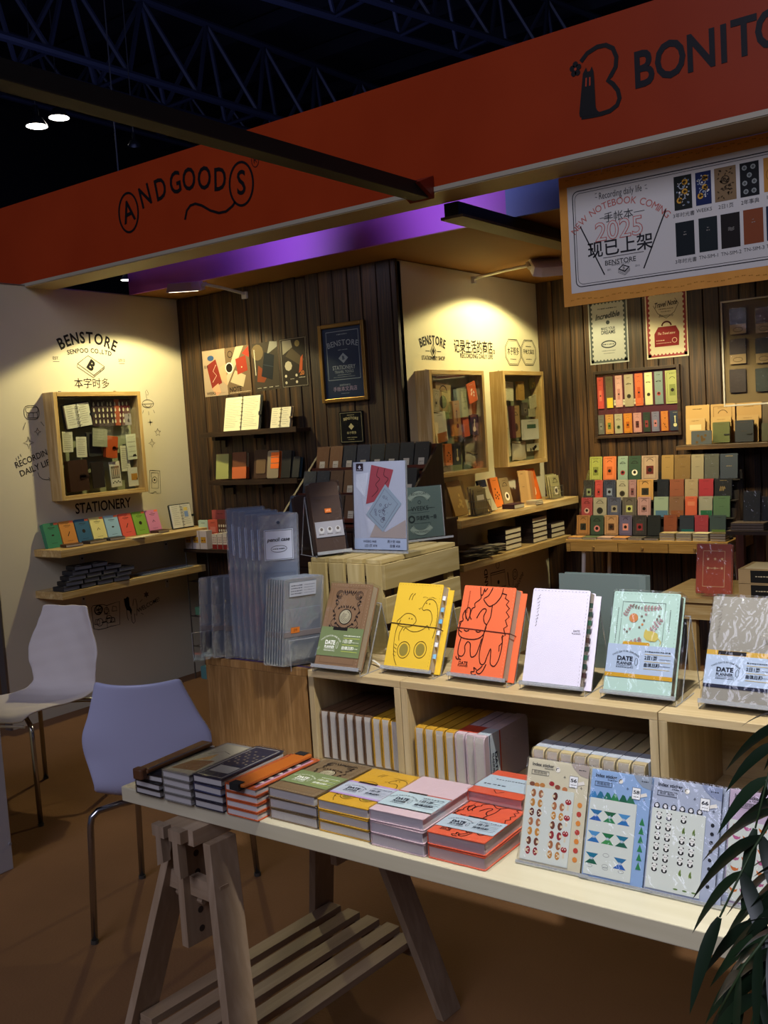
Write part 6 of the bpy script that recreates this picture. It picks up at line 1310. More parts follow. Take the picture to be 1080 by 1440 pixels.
# poster in acrylic stand
p = onZ(499, 775, CZ1); O = Vector((p.x, p.y, CZ1+.006)); w, h = .176, .240
t = thing('poster_stand', 'acrylic sign stand with a red and blue notebook poster on the crate', 'sign', frame(O, 0, 4))
b = MB(); b.bb(0, w, .0015, .0025, 0, h); b.build('poster', mat('#c4c8e0', .5), t)
a = Art(.001, .0003); a.rect(w*.06, h*.90, w*.20, h*.985, '#2c1c24', 2); a.poly([(w*.10, h*.94), (w*.13, h*.965), (w*.16, h*.94), (w*.13, h*.92)], '#c4c8e0', 3); a.scrib(w*.08, w*.18, h*.912, 0, '#c4c8e0', 3, .002)
a.poly([(w*.24, h*.52), (w*.62, h*.58), (w*.78, h*.90), (w*.36, h*.965)], '#9c4450', 1); sketch(a, [(.50, .93), (.46, .84), (.52, .80), (.44, .74), (.48, .68), (.36, .60)], w, h, .0016, '#2c1418', 2); sketch(a, [(.62, .92), (.60, .84), (.68, .80), (.62, .74), (.66, .66)], w, h, .0016, '#2c1418', 2)
a.poly([(w*.24, h*.40), (w*.56, h*.20), (w*.92, h*.52), (w*.62, h*.74)], '#8fa0b4', 3); a.line([(w*.31, h*.405), (w*.56, h*.245), (w*.85, h*.515), (w*.61, h*.69)], .0012, '#5a5a70', 4, True)
r_ = random.Random(8)
for i in range(26):
    s1, s2 = r_.uniform(.15, .85), r_.uniform(.15, .85); x = w*(.31+.25*s1+.29*s2); z = h*(.405-.16*s1+.275*s2); a.ring(x, z, w*r_.uniform(.012, .03), .0014, '#5c5a72', 4, 8, a0=r_.random()*6, a1=r_.random()*6+5)
a.poly([(w*.30, h*.14), (w*.99, h*.13), (w*.99, h*.34), (w*.60, h*.20), (w*.42, h*.30)], '#a49898', 1); a.poly([(w*.22, h*.60), (w*.05, h*.72), (w*.06, h*.86), (w*.30, h*.88)], '#d8dcf0', 0)
a.rect(0, 0, w, h*.125, '#aab8d8', 2)
for u, tx in ((.30, 'WEEKS ¥68'), (.76, '周计划 ¥88')): a.text(tx, w*u, h*.09, .009, '#26283a', 3, off=.01)
for u, tx in ((.32, '2日1页 ¥78'), (.78, '自填 ¥58')): a.text(tx, w*u, h*.04, .009, '#26283a', 3, off=.01)
a.build(t); b = MB(); b.bb(-.003, w+.003, -.0012, .001, -.002, h+.002); b.build('front_pane', ACRYL, t); b = MB(); b.bb(-.003, w+.003, .0028, .005, -.002, h+.002); b.build('rear_pane', ACRYL, t)
b = MB(); b.bb(-.006, w+.030, -.035, .045, -.006, -.002); b.build('foot', ACRYL, t); b = MB(); b.bb(-.006, w+.030, -.037, -.035, -.006, .0); b.bb(w+.0015, w+.003, -.001, .005, 0, h); b.build('bright_edge', EDGE, t)
# grey sign
p = onZ(573, 763, CZ1); Yr = 62; O = Vector((p.x-.012, p.y-.02, CZ1+.008)); w, h = .148, .150
t = thing('poster_stand', 'acrylic sign stand with a dark green ribbon-lettered card on the crate', 'sign', frame(O, Yr, 3))
b = MB(); b.bb(0, w, .0015, .0025, 0, h); b.build('card', mat('#5c6c66', .6), t); D = '#232c2a'
a = Art(.001, .0003)
for zc, tx, sg in ((h*.82, 'BENSTORE', 1), (h*.16, 'STATIONERY', -1)):
    P1 = [(w*(.5+.26*math.sin(q)), zc+sg*(.020*math.cos(q*1.4)-.012)) for q in [(-1+.2*i) for i in range(11)]]; a.line(P1, .016, '#8c9a90', 1); a.line([(x, z+.008) for x, z in P1], .0008, D, 2); a.line([(x, z-.008) for x, z in P1], .0008, D, 2); a.text(tx, w*.5, zc+sg*.006, .010, D, 2, width=w*.34)
a.text('WEEKS', w*.5, h*.575, .018, D, 1, off=.01); a.scrib(w*.18, w*.36, h*.565, 0, D, 1, .003); a.scrib(w*.64, w*.84, h*.575, 0, D, 1, .003); a.scrib(w*.3, w*.7, h*.50, 0, D, 1, .0015)
a.ring(w*.30, h*.38, .009, .005, D, 1, 12); a.text('超值换购 一袋', w*.63, h*.385, .014, D, 1, off=.02, width=w*.46); a.scrib(w*.35, w*.72, h*.29, 0, D, 1, .002); a.ring(w*.5, h*.70, .005, .0015, D, 1, 8)
a.build(t); b = MB(); b.bb(-.002, w+.002, -.001, .001, -.002, h+.002); b.build('front_pane', ACRYL, t); b = MB(); b.bb(-.004, w+.012, -.03, .04, -.006, -.002); b.build('foot', ACRYL, t)
b = MB(); b.bb(-.004, w+.012, -.032, -.03, -.006, .0); b.bb(w, w+.002, -.001, .004, 0, h); b.build('bright_edge', EDGE, t)
# brown folio in easel
p = onZ(441, 785, CZ1); O = Vector((p.x+.006, p.y+.012, CZ1+.010)); w, h = .088, .192
P = book('brown zip folio leaning in an acrylic easel on the crate', frame(O, 66, 10), w, h, .022, '#4c382c', '#aab4bc', None, True, 'folio', 'folio', r=.010)
b = MB(); b.bb(.002, w-.002, -.003, -.0005, h*.0, h*.80); b.build('front_pocket', FILM, P); a = Art(-.0034, .0003); a.rect(w*.02, h*.22, w*.98, h*.44, '#8c8c94', 0)
for i in range(3): a.circ(w*(.22+.28*i), h*.32, w*.10, '#a8a8ac', 1, 10); a.circ(w*(.22+.28*i), h*.33, w*.05, '#5c5450', 2, 8); a.scrib(w*(.12+.28*i), w*(.32+.28*i), h*.26, 0, '#4a4440', 1, .003)
a.rect(w*.42, h*.56, w*.64, h*.62, '#cc6a28', 1); a.text('69.9', w*.53, h*.59, .007, '#f0c8a0', 2); a.build(P)
easel('tall acrylic easel under the brown zip folio', O, 66, 10, w, h, .026, CZ1)
P = book('second folio tucked behind the brown zip folio', frame(O+Vector((-.100, .045, 0)), 66, 10), w, h*.8, .016, '#3c2c26', '#9aa4ac', None, True, 'folio', 'folio', r=.010)

# -- acrylic organiser with vinyl sleeves
t = thing('acrylic_organiser', 'clear acrylic divider tray of vinyl sleeves on the reddish pine crate', 'organiser', frame((-1.95, 1.815, BZ1_+.0005), 0, 0))
b = MB(); b.bb(0, .36, 0, .15, 0, .003); b.build('base_plate', ACRYL, t); b = MB(); b.bb(0, .36, -.001, .0, 0, .003); b.build('base_edge', mat('#4a3a6a', .3), t)
for px_, py_ in ((275, 930), (412, 944)):
    q = onZ(px_, py_, BZ1_+.0045); Mv = t.matrix_world.inverted() @ frame(q, 62, 0); b = MB(); b.bb(-.004, .118, 0, .0022, 0, .075); b.build('divider', ACRYL, t, Mv); b = MB(); b.bb(-.0045, -.0035, -.0002, .0024, 0, .0755); b.bb(-.004, .118, -.0002, .0024, .075, .0758); b.build('divider_edge', EDGE, t, Mv)
def sleeve(label, BL, TL, w, col, kind, zz=BZ1_+.0055, yaw=62, z_off=0.0):
    O, _, h, _, tl = solve_lean(BL, (BL[0]+30, BL[1]), TL, zz, yaw)
    t = thing('vinyl_sleeve', label, 'sleeve', frame(O, yaw, tl), {'b': 'blue-white header sleeves in the acrylic tray', 'g': 'clear grey sleeves in the acrylic tray'}[kind])
    b = MB(); b.rprism(0, w, 0, h, 0, .0012, .006); b.build('front_sheet', PVC, t)
    if kind == 'b':
        b = MB(); b.bb(.004, w-.004, .0014, .002, .004, h-.004); b.build('backing_card', mat('#b8c6ea', .5), t)
        a = Art(-.0006, .0002); a.rect(w*.14, h*.70, w*.86, h*.90, '#ccd6ec', 1); a.frame(w*.16, h*.705, w*.84, h*.895, .001, '#2c3448', 2); a.text('pencil case', w*.5, h*.835, .014, '#1c2030', 3, width=w*.55, shear=.2, off=.02); a.ring(w*.5, h*.775, w*.2, .001, '#2c3448', 3, 14, h*.022); a.scrib(w*.34, w*.66, h*.775, 0, '#2c3448', 3, .003); a.circ(w*.5, h*.945, .004, '#3c4860', 2, 10)
        a.frame(w*.1, h*.1, w*.9, h*.62, .0008, '#6a7c9c', 2); a.build(t)
    else:
        b = MB(); b.bb(.004, w-.004, .0014, .002, .004, h-.004); b.build('inner_lining', mat(col, .5), t)
        b = MB(); b.bb(w*.06, w*.94, -.0012, -.0004, .006, h*.66); b.build('pocket', PVC, t)
        b = MB(); b.bb(w*.03, w*.97, -.0018, -.0008, h*.34, h*.40); b.build('zip_strip', mat('#7c7474', .4), t)
    return t, w, h
for i in range(3): sleeve('clear grey sleeve at the left of the acrylic tray, %s' % ('front', 'middle', 'back')[i], (316-17.0*i, 927-.8*i), (313.5-17.2*i, 811+.8*i), .105, '#77777a', 'g')
for i in range(6): sleeve('blue-white header card sleeve in the acrylic tray, %s from the front' % ('first', 'second', 'third', 'fourth', 'fifth', 'sixth')[i], (371-8.5*i, 931-1.0*i), (375-9.6*i, 777.5+.2*i), .098, '#8fa2c8', 'b', yaw=48)
for i in range(8):
    t, w, h = sleeve('clear grey-green zip sleeve right of the blue ones, %s from the front' % ('first', 'second', 'third', 'fourth', 'fifth', 'sixth', 'seventh', 'eighth')[i], (396-3.6*i, 939-.4*i), (399-3.4*i, 815-.2*i), .105, '#8a928c', 'g')
    if i == 0:
        a = Art(-.0022, .0003); a.rect(w*.14, h*.80, w*.80, h*.955, '#aab0bc', 1); [a.scrib(w*.18, w*.45, h*(.83+.03*k), 0, '#3a3c48', 2, .003, k) for k in range(4)]; [a.scrib(w*.5, w*.76, h*(.83+.03*k), 0, '#6a6c78', 2, .002, k+7) for k in range(4)]
        a.rect(w*.20, h*.385, w*.42, h*.45, '#d87a2c', 1); a.text('29', w*.31, h*.417, .010, '#7c3c10', 2); a.build(t)
    if i > 5: pass

# -- planners standing on edge inside the boxes (their bottom edges face the aisle)
def edgebook(label, x_left, t, hgt, L, cover, y=1.815, band=None, wrap=True, pages='#c8c2b8', zb=None, group=None, bandart=False):
    zb = (TT+.0005+.0182) if zb is None else zb
    M = axes((x_left+t, y, zb+hgt), (0,0,-1), (-1,0,0), (0,1,0))
    o = book(label, M, hgt, L, t, cover, pages, None, False, 'planner', 'planner', group, r=.010, board=.0022)
    if band:
        b = MB(); b.bb(-.0010, hgt-.0002, -.0012, t+.0012, .02, .065); b.build('belly_band', mat(band, .5), o)
    if bandart:
        a = Art(-.0016, .0002); a.rect(0, .019, hgt, .022, '#1c1818', 1); a.rect(0, .063, hgt, .068, '#c84c30', 1); a.text('DATE', hgt*.55, .045, .014, '#1c2030', 2, off=.04, width=.05); a.text('PLANNER', hgt*.55, .033, .009, '#1c2030', 2, off=.03, width=.05); a.scrib(hgt*.35, hgt*.8, .027, 0, '#1c2030', 2, .002); a.build(o)
    f = MB(); e = .0018; f.rprism(-e, hgt, -e*2, L+e*2, -e*.4, t+e*.4, .008); f.build('plastic_sleeve', FILM, o); return o
on = ('first', 'second', 'third', 'fourth', 'fifth', 'sixth', 'seventh', 'eighth', 'ninth')
gr = 'wrapped planners on edge in the open boxes'
for i in range(9):
    c = '#6a4c34' if i < 6 else '#c8982c'
    edgebook('%s-covered planner on edge in the narrow box, %s' % ('brown' if i < 6 else 'yellow', on[i]), X1+.0195+.0266*i, .0232, .122+.001*(i % 2), .19, c, group=gr)
for i in range(6):
    c = '#c8982c' if i < 4 else '#cdb8c0'
    edgebook('%s-covered planner on edge at the left of the long middle box, %s' % ('yellow' if i < 4 else 'pink', on[i]), X2+.030+.0272*i, .0236, .120, .19, c, y=1.805, group=gr, band=('#c84c34' if i >= 4 else None))
edgebook('blush planner with DATE belly band on edge in the middle box', X2+.030+.0272*6, .0270, .122, .20, '#c9b6bc', y=1.795, bandart=True, band='#b4c0c8')
for i in range(8):
    edgebook('cream planner on edge behind the mushroom and mountain stickers, %s' % on[i], X3-.272+.0312*i, .0272, .118, .19, '#b4a480' if i % 2 else '#c4b488', y=1.79, group=gr, band='#b8c0cc', pages='#c4bcae')

# -- stacks lying on the table
def flat(label, FL, w, L, t, k, cover, art=None, wrap=True, yaw=0.0, dz=0.0, name='planner', cat='planner', group=None, pages='#cfcbc8', z0=None, **kw):
    O = onZ(*FL, TT); z0 = TT+.0006 if z0 is None else z0
    M = frame((O.x, O.y, z0+dz+t*(k+1)+.0016*k), yaw, 90); return book(label, M, w, L, t, cover, pages, art, wrap, name, cat, group, r=.0035, **kw), M
def banded(w, h, cov, c='#aebccb', lineA=None, lineB=None, z0=.12, z1=.50, base=None, ink='#28303c'):
    a = base(w, h) if base else Art(-.0005, .0002); a.rect(0, h*z0, w, h*z1, c, 5)
    if lineA: a.rect(0, h*z1, w, h*(z1+.025), lineA, 5); a.rect(w*.2, h*(z1-.005), w*.55, h*(z1+.03), '#2c2224', 6)
    if lineB: a.rect(0, h*(z0-.012), w, h*z0, lineB, 5)
    b_ = Art(a.y-a.st*6, a.st); band_text(b_, w, h*z0, h*z1, ink, '#6a7484', '', big=ink, right='1日1页'); return a, b_
lay3 = ('bottom', 'middle', 'top'); lay4 = ('bottom', 'second', 'third', 'top')
def wid(FL, FR): return abs(onZ(*FR, TT).x-onZ(*FL, TT).x)
# 1: black slim books with a brown leather strap cover on top
w = wid((191, 1114.7), (230, 1122))*.97
for k in range(3):
    a = Art(); a.rect(w*.08, .01, w*.92, .20, '#2c2c34', 0); a.rect(w*.3, .05, w*.8, .12, '#5c5850', 1); a.scrib(w*.2, w*.8, .15, 0, '#8c8478', 1, .004)
    o, M = flat('black slim picture notebook, %s of the stack at the left table end' % lay3[k], (191+2*(k == 2), 1114.7), w, .215, .0155, k, '#1c1a1c', a, yaw=(0, -1, 3)[k], name='slim_book', cat='notebook')
M2 = frame((M.translation.x+.012, M.translation.y-.008, TT+.0006+3*.0171+.014), 3, 90)
t = thing('leather_pen_case', 'brown leather strap pen case on top of the black slim notebooks', 'pen case', M2); b = MB(); b.rprism(0, .038, 0, .225, .002, .011, .004); b.build('leather_body', mat('#6a4426', .5, 0, .2, 300), t, bevel=.002); b = MB(); b.rprism(.003, .035, -.016, .006, -.003, .022, .006); b.build('end_loop', mat('#5a3820', .5), t, bevel=.003); b = MB(); b.tube([(.034, .003, .01), (.034, .003, .22)], .003, 6); b.build('metal_clip', STEEL, t)
# 2
w = wid((230.5, 1124.5), (271.7, 1134))*.96
for k in range(4):
    a = Art(); a.rect(w*.06, .008, w*.94, .205, '#b0a890', 0); a.poly([(w*.1, .02), (w*.9, .03), (w*.8, .10), (w*.2, .08)], '#8c6038', 1); a.poly([(w*.2, .08), (w*.6, .10), (w*.5, .14)], '#c89858', 2); a.line([(w*.2, .13), (w*.5, .16), (w*.8, .15)], .0015, '#2a2420', 2)
    flat('grey landscape-print notebook, %s of the second stack from the left' % lay4[k], (230.5, 1124.5), w, .215, .0165, k, '#8c8a84', a, yaw=(0, 1, -1, 0)[k], name='slim_book', cat='notebook')
# 3
w = wid((273.9, 1134), (317.5, 1143))*.97
for k in range(4):
    a = Art(); a.frame(w*.06, .008, w*.94, .207, w*.03, '#a8a49c', 1); a.rect(w*.2, .035, w*.86, .075, '#a8a49c', 1); [a.star(w*(.2+.15*(i % 5)), .10+.018*(i//5)+.006*(i % 2), .005, 0, '#8c8070', 1, 5, .4) for i in range(22)]
    flat('navy constellation notebook, %s of the third stack from the left' % lay4[k], (273.9, 1134), w, .215, .0175, k, ('#23263a', '#23263a', '#3c4468', '#23263a')[k if k != 2 else 2], a, yaw=(0, 1, -2, 1)[k], name='slim_book', cat='notebook')
# 4
w = wid((318.9, 1145), (362, 1156.4))
for k in range(4):
    a = Art(); a.frame(w*.03, .005, w*.97, .21, w*.04, '#c0683a', 1); a.rect(w*.1, .02, w*.9, .20, '#4a3c44', 0); [a.circ(w*(.25+.5*(i % 2)), .04+.03*(i//2), .012, '#c8c0b8', 1, 7, .007) for i in range(10)]; a.rect(w*.86, .01, w*.93, .2, '#c890a8', 2)
    o, M = flat('orange-edged mushroom print notebook, %s of the fourth stack' % lay4[k], (318.9, 1145), w, .215, .0165, k, '#c4592a', a, wrap=(k == 3), yaw=(0, 0, 1, -1)[k], name='slim_book', cat='notebook')
M2 = frame((M.translation.x+.030, M.translation.y-.012, TT+.0006+4*.0181+.009), -1, 90)
t = thing('leather_pen_case', 'bright tan leather pen case with black elastic on the orange stack', 'pen case', M2); b = MB(); b.rprism(0, .044, 0, .225, 0, .007, .008); b.build('leather_body', mat('#b4601f', .4, 0, .15, 300), t, bevel=.0015)
for z in (-.006, .205): b = MB(); b.bb(.004, .032, -.0015, .014, z, z+.020); b.build('elastic_loop', mat('#121212', .8), t)
# 5 brown floral planners
w = wid((380, 1150.8), (448, 1167.5))*.97; L = .20
for k in range(3):
    a = art_brown(w, L) if k == 2 else None
    o, M = flat('brown floral planner, %s of the fifth stack on the table' % lay3[k], (380, 1150.8), w, L, .0225, k, '#7a6548', a, yaw=(0, 1, -1)[k])
    if k == 2: brown_band(a, w, L, .20, .56).build(o); bb_ = Art(-.0016, .0002); bb_.rect(0, L*.20, w, L*.56, '#7c8c5c', 0); bb_.build(o)
# 6 yellow
w = wid((448.7, 1167.7), (521.8, 1186.3))*.97
for k in range(3):
    o, M = flat('yellow snake planner with lilac band, %s of the sixth stack on the table' % lay3[k], (448.7, 1167.7), w, L, .0215, k, '#d0a02c', None, yaw=(0, -1, 0)[k])
    if k == 2: a, b_ = banded(w, L, None, '#b4bccb', None, None, .24, .54, art_yellow); a.rect(0, L*.54, w, L*.575, '#b894c8', 6); a.rect(0, L*.205, w, L*.24, '#b894c8', 6); a.rect(w*.18, L*.55, w*.55, L*.59, '#2c2224', 7); a.build(o); b_.build(o)
# 7 blush
w = wid((521.8, 1187.8), (600.8, 1206.4))*.97
for k in range(3):
    o, M = flat('blush pink planner with blue belly band, %s of the seventh stack' % lay3[k], (521.8, 1187.8), w, L, .0235, k, '#cdb4bc', None, yaw=(0, -1, 1)[k], pages='#d4ccd0')
    if k == 2: a, b_ = banded(w, L, None, '#b0c4cc', '#b0564c', '#1c1818', .15, .52, None); a.build(o); b_.build(o)
# 8 orange
w = wid((602, 1206.4), (686.9, 1225.7))*.97
for k in range(2):
    o, M = flat('orange creature planner with blue belly band, %s of the eighth stack' % ('bottom', 'top')[k], (602, 1206.4), w, L, .0255, k, '#d4583a', None, yaw=(0, 1)[k], pages='#c8b0b2')
    if k == 1: a, b_ = banded(w, L, None, '#a8b8c4', None, None, .16, .46, art_orange); a.rect(w*.3, L*.46, w*.62, L*.49, '#2c1c1c', 6); a.build(o); b_.build(o)
# 9 orange stack behind, reaching into the middle box
for k in range(3):
    o = book('orange planner in the rear stack before the middle box, %s' % lay3[k], frame((-1.058, 1.665, TT+.0010+.0236*(k+1)+.0016*k), 0, 90), w, .13, .0236, '#cc5438', '#c08c90', None, True, 'planner', 'planner', r=.0035)
    if k == 2: a = Art(-.0005, .0002); a.rect(0, .03, w, .10, '#a8b8c4', 1); a.scrib(w*.2, w*.8, .08, 0, '#28303c', 2, .004); a.scrib(w*.1, w*.5, .05, 0, '#28303c', 2, .006); a.line([(w*.4, .024), (w*.5, .01), (w*.6, .022)], .002, '#3c140c', 1); a.build(o)

# -- sticker packs
def sticker(label, BL, BR, TL, col, head, fn, num, seed, n=3):
    O, w, h, yaw, tl = solve_lean(BL, BR, TL, TT+.004, None); h = h
    for k in range(n):
        M = frame(O, yaw, tl) @ T(.009*k, .0076*k, .0); last = k == 0
        t = thing('sticker_pack', '%s%s' % (label, ('', ', second pack behind the front one', ', rear pack of the same row')[k]), 'sticker pack', M)
        b = MB(); b.bb(0, w, .0012, .0022, 0, h); b.build('header_card', mat(col, .6), t)
        b = MB(); b.bb(w*.02, w*.80, -.0004, .0004, h*.02, h*.73); b.build('sticker_sheet', mat('#cfd6cf', .5), t)
        if last:
            a = Art(.0009, .0002); D = '#2a2c34'
            a.text('Index sticker', w*.25, h*.945, h*.045, D, 2, off=.02, width=w*.36); a.frame(w*.07, h*.845, w*.36, h*.89, .0008, D, 2); a.text('和纸贴纸', w*.215, h*.867, h*.030, D, 2, width=w*.22); a.scrib(w*.28, w*.44, h*.915, 0, D, 2, .002)
            a.circ(w*.50, h*.92, w*.038, '#e8e4d8', 2, 12); a.ring(w*.50, h*.92, w*.026, w*.012, D, 3, 10, a0=1, a1=3.6)
            a.poly([(w*.70, h), (w, h), (w, h*.88), (w*.86, h*.90), (w*.76, h*.95)], head, 1); a.scrib(w*.84, w*.95, h*.95, 0, D, 2, .002)
            a.rect(w*.70, h*.775, w*.84, h*.885, '#eceef0', 3); a.frame(w*.70, h*.775, w*.84, h*.885, .0006, D, 4); a.text(num, w*.77, h*.84, h*.045, D, 4, off=.03, width=w*.10); a.scrib(w*.73, w*.82, h*.80, 0, D, 4, .0015)
            a.star(w*.62, h*.86, w*.02, .0006, D, 2); a.star(w*.90, h*.78, w*.02, .0006, D, 2); a.poly([(w*.84, h*.83), (w*.93, h*.85), (w*.95, h*.82), (w*.84, h*.80)], '#e4e0d8', 3)
            fn(a, w, h, random.Random(seed)); a.build(t)
        b = MB(); b.rprism(-.002, w+.002, -.002, h+.003, -.0028, .0042, .003); b.build('plastic_sleeve', FILM, t)
    t = thing('acrylic_stand', 'low clear wedge stand under the '+label.split(' leaning')[0], 'stand', T(0, 0, 0)); M = frame(O, yaw, tl); b = MB(); b.bb(-.002, w+.02, -.006, .026, -.0042, -.0026); b.build('ledge', ACRYL, t, M)
    b = MB(); b.bb(-.002, w+.02, .026, .028, -.0042, h*.6); b.build('back_plate', ACRYL, t, M); b = MB(); b.bb(-.002, w+.02, -.0075, -.006, -.0042, .001); b.build('front_lip', EDGE, t, M)
Sy = -.0009-.0004+.0
def cells(a, w, h, fn2, rows=7, cols=4):
    for r in range(rows):
        for c in range(cols):
            if r == 0 and c == 3: continue
            fn2(a, w*(.13+.18*c)+(.0 if c % 2 == 0 else -.004), h*(.665-.092*r), r, c)
class A2:  # draws onto the sheet, a hair in front of it
    pass
def st_mush(a, w, h, r_):
    def m(a, x, z, r, c):
        col = ('#9c6440', '#b8803c', '#5c2c24', '#a86c48', '#c08438', '#6c3c2c', '#8c2c30')[(r+(c//2)*2) % 7]; s_ = w*.064; sg = -1 if c % 2 else 1
        a.circ(x+sg*s_*.2, z, s_*.62, col, 7, 10, s_*.95); a.rect(x-sg*s_*.2-s_*.35, z-s_*.3, x-sg*s_*.2+s_*.35, z+s_*.3, '#d8c8a8', 8)
        if r == 6 or r == 2: a.circ(x+sg*s_*.3, z+s_*.3, s_*.16, '#e8e0d0', 9, 6); a.circ(x+sg*s_*.3, z-s_*.35, s_*.14, '#e8e0d0', 9, 6)
    cells(a, w, h, m)
    for i in range(4): a.circ(w*.72, h*(.63-.15*i), w*.05, '#9c2c30', 7, 10, w*.042); [a.circ(w*(.70+.02*k), h*(.635-.15*i)+.003*(k % 2), w*.010, '#ece4d8', 8, 6) for k in range(3)]; a.rect(w*.705, h*(.55-.15*i), w*.735, h*(.60-.15*i), '#d8ccb0', 7)
    for i, (x, z, c) in enumerate(((.10, .75, '#7c4c38'), (.18, .745, '#b87c40'), (.27, .75, '#b87c40'), (.42, .78, '#9c2c30'), (.52, .755, '#8c4838'), (.64, .745, '#b87448'))): a.circ(w*x, h*z, w*.045, c, 2, 10, w*.035); a.rect(w*(x-.015), h*z-w*.06, w*(x+.015), h*z-w*.02, '#d8ccb0', 1)
    for i in range(7): a.circ(w*.90, h*(.62-.085*i), w*.04, ('#d8883c', '#b84438')[i % 2], 1, 8)
def st_mount(a, w, h, r_):
    for c in range(3):
        for r in range(6):
            x, z = w*(.14+.235*c), h*(.62-.10*r); col = ('#2c6c9c', '#2c5ca8', '#4c8cc0', '#2c6cac', '#1c6c8c', '#1f5c48')[(r+c) % 6] if c != 1 else ('#1f5c3c', '#2c7c4c', '#1f6c40', '#3c8c4c', '#1f5c3c', '#2c6c44')[r]
            if c == 1 and r > 3: a.ring(x, z, w*.05, .0006, '#6c7478', 7, 12, w*.028); continue
            s_ = w*.105; f = 1 if r % 2 else -1
            a.poly([(x-s_, z), (x+s_, z), (x+s_*.3, z+f*s_*.75), (x-s_*.1, z+f*s_*.8)], col, 7); a.poly([(x-s_*.25, z+f*s_*.6), (x+s_*.35, z+f*s_*.66), (x-s_*.05, z+f*s_*.8)], '#bccce0', 8)
    for i, (x, c) in enumerate(((.06, '#3c7cb4'), (.18, '#2c6c8c'), (.30, '#1f6c58'), (.42, '#2c7c4c'), (.56, '#1f5c44'), (.68, '#2c6c50'))): a.poly([(w*(x-.07), h*.725), (w*(x+.09), h*.725), (w*(x+.03), h*.79), (w*(x-.01), h*.80)], c, 2)
    for i in range(3): a.ring(w*(.12+.26*i), h*.10, w*.045, .0006, '#6c7478', 7, 12, w*.022)
    for i in range(6): a.poly([(w*.86, h*(.55-.08*i)), (w*.95, h*(.55-.08*i)), (w*.90, h*(.62-.08*i))], '#2c7c4c', 1)
def st_panda(a, w, h, r_):
    def m(a, x, z, r, c):
        s_ = w*.058
        if (r in (1,) and c > 1) or (r == 5 and c > 1): a.leaf(x, z-s_, s_*1.8, s_*.6, PI/2-.2, '#7c944c', 7); a.leaf(x+s_*.5, z-s_, s_*1.5, s_*.5, PI/2+.3, '#5c7c3c', 7); return
        a.circ(x, z-s_*.4, s_*.75, '#1c1c1c', 7, 10, s_*.6); a.circ(x, z+s_*.3, s_*.62, '#e4e4e0', 8, 10); a.circ(x-s_*.5, z+s_*.75, s_*.22, '#1c1c1c', 7, 7); a.circ(x+s_*.5, z+s_*.75, s_*.22, '#1c1c1c', 7, 7); a.circ(x-s_*.22, z+s_*.3, s_*.13, '#1c1c1c', 9, 6); a.circ(x+s_*.22, z+s_*.3, s_*.13, '#1c1c1c', 9, 6); a.circ(x, z-s_*.4, s_*.3, '#e4e4e0', 8, 8)
    cells(a, w, h, m, 6, 4)
    for i in range(6): x = w*(.08+.125*i); a.circ(x, h*.75, w*.045, '#20222a', 2, 10, w*.05); a.circ(x, h*.755, w*.028, '#e4e4e8', 3, 8); a.circ(x-.002, h*.76, w*.006, '#20222a', 4, 5); a.circ(x+.002, h*.76, w*.006, '#20222a', 4, 5)
    for i in range(3): a.circ(w*(.46+.13*i), h*.055, w*.035, '#5c7c3c', 7, 8, w*.012)
    for i in range(8): a.circ(w*.90, h*(.66-.075*i), w*.028, '#20222a', 1, 7)
def st_fox(a, w, h, r_):
    def m(a, x, z, r, c):
        col = ('#c86c34', '#b85c8c', '#c8783c', '#a85c84')[(r+c) % 4]; s_ = w*.05
        a.circ(x, z, s_*.8, col, 7, 9, s_*.5); a.poly([(x-s_*.9, z), (x-s_*1.2, z+s_*.9), (x-s_*.2, z+s_*.4)], col, 7); a.poly([(x+s_*.5, z+s_*.2), (x+s_*1.2, z+s_*.6), (x+s_*.9, z-s_*.4)], col, 7)
    cells(a, w, h, m, 7, 4)
sticker('cream mushroom index sticker pack leaning on the table front', (728.5, 1209), (815, 1228), (744, 1065), '#cfc8ac', '#a89c94', st_mush, '56', 1)
sticker('blue mountain index sticker pack leaning on the table front', (817.5, 1230), (903, 1249), (833, 1080.5), '#88a8d4', '#8c98a8', st_mount, '58', 2)
sticker('grey-blue panda index sticker pack leaning on the table front', (904.5, 1249.5), (1003, 1272), (920, 1092.8), '#a4aec4', '#8490b0', st_panda, '66', 3)
sticker('lilac fox index sticker pack behind the palm leaves', (1016.7, 1267), (1120, 1291), (1027, 1108.6), '#b8a4bc', '#9c8ca8', st_fox, '62', 4, 2)

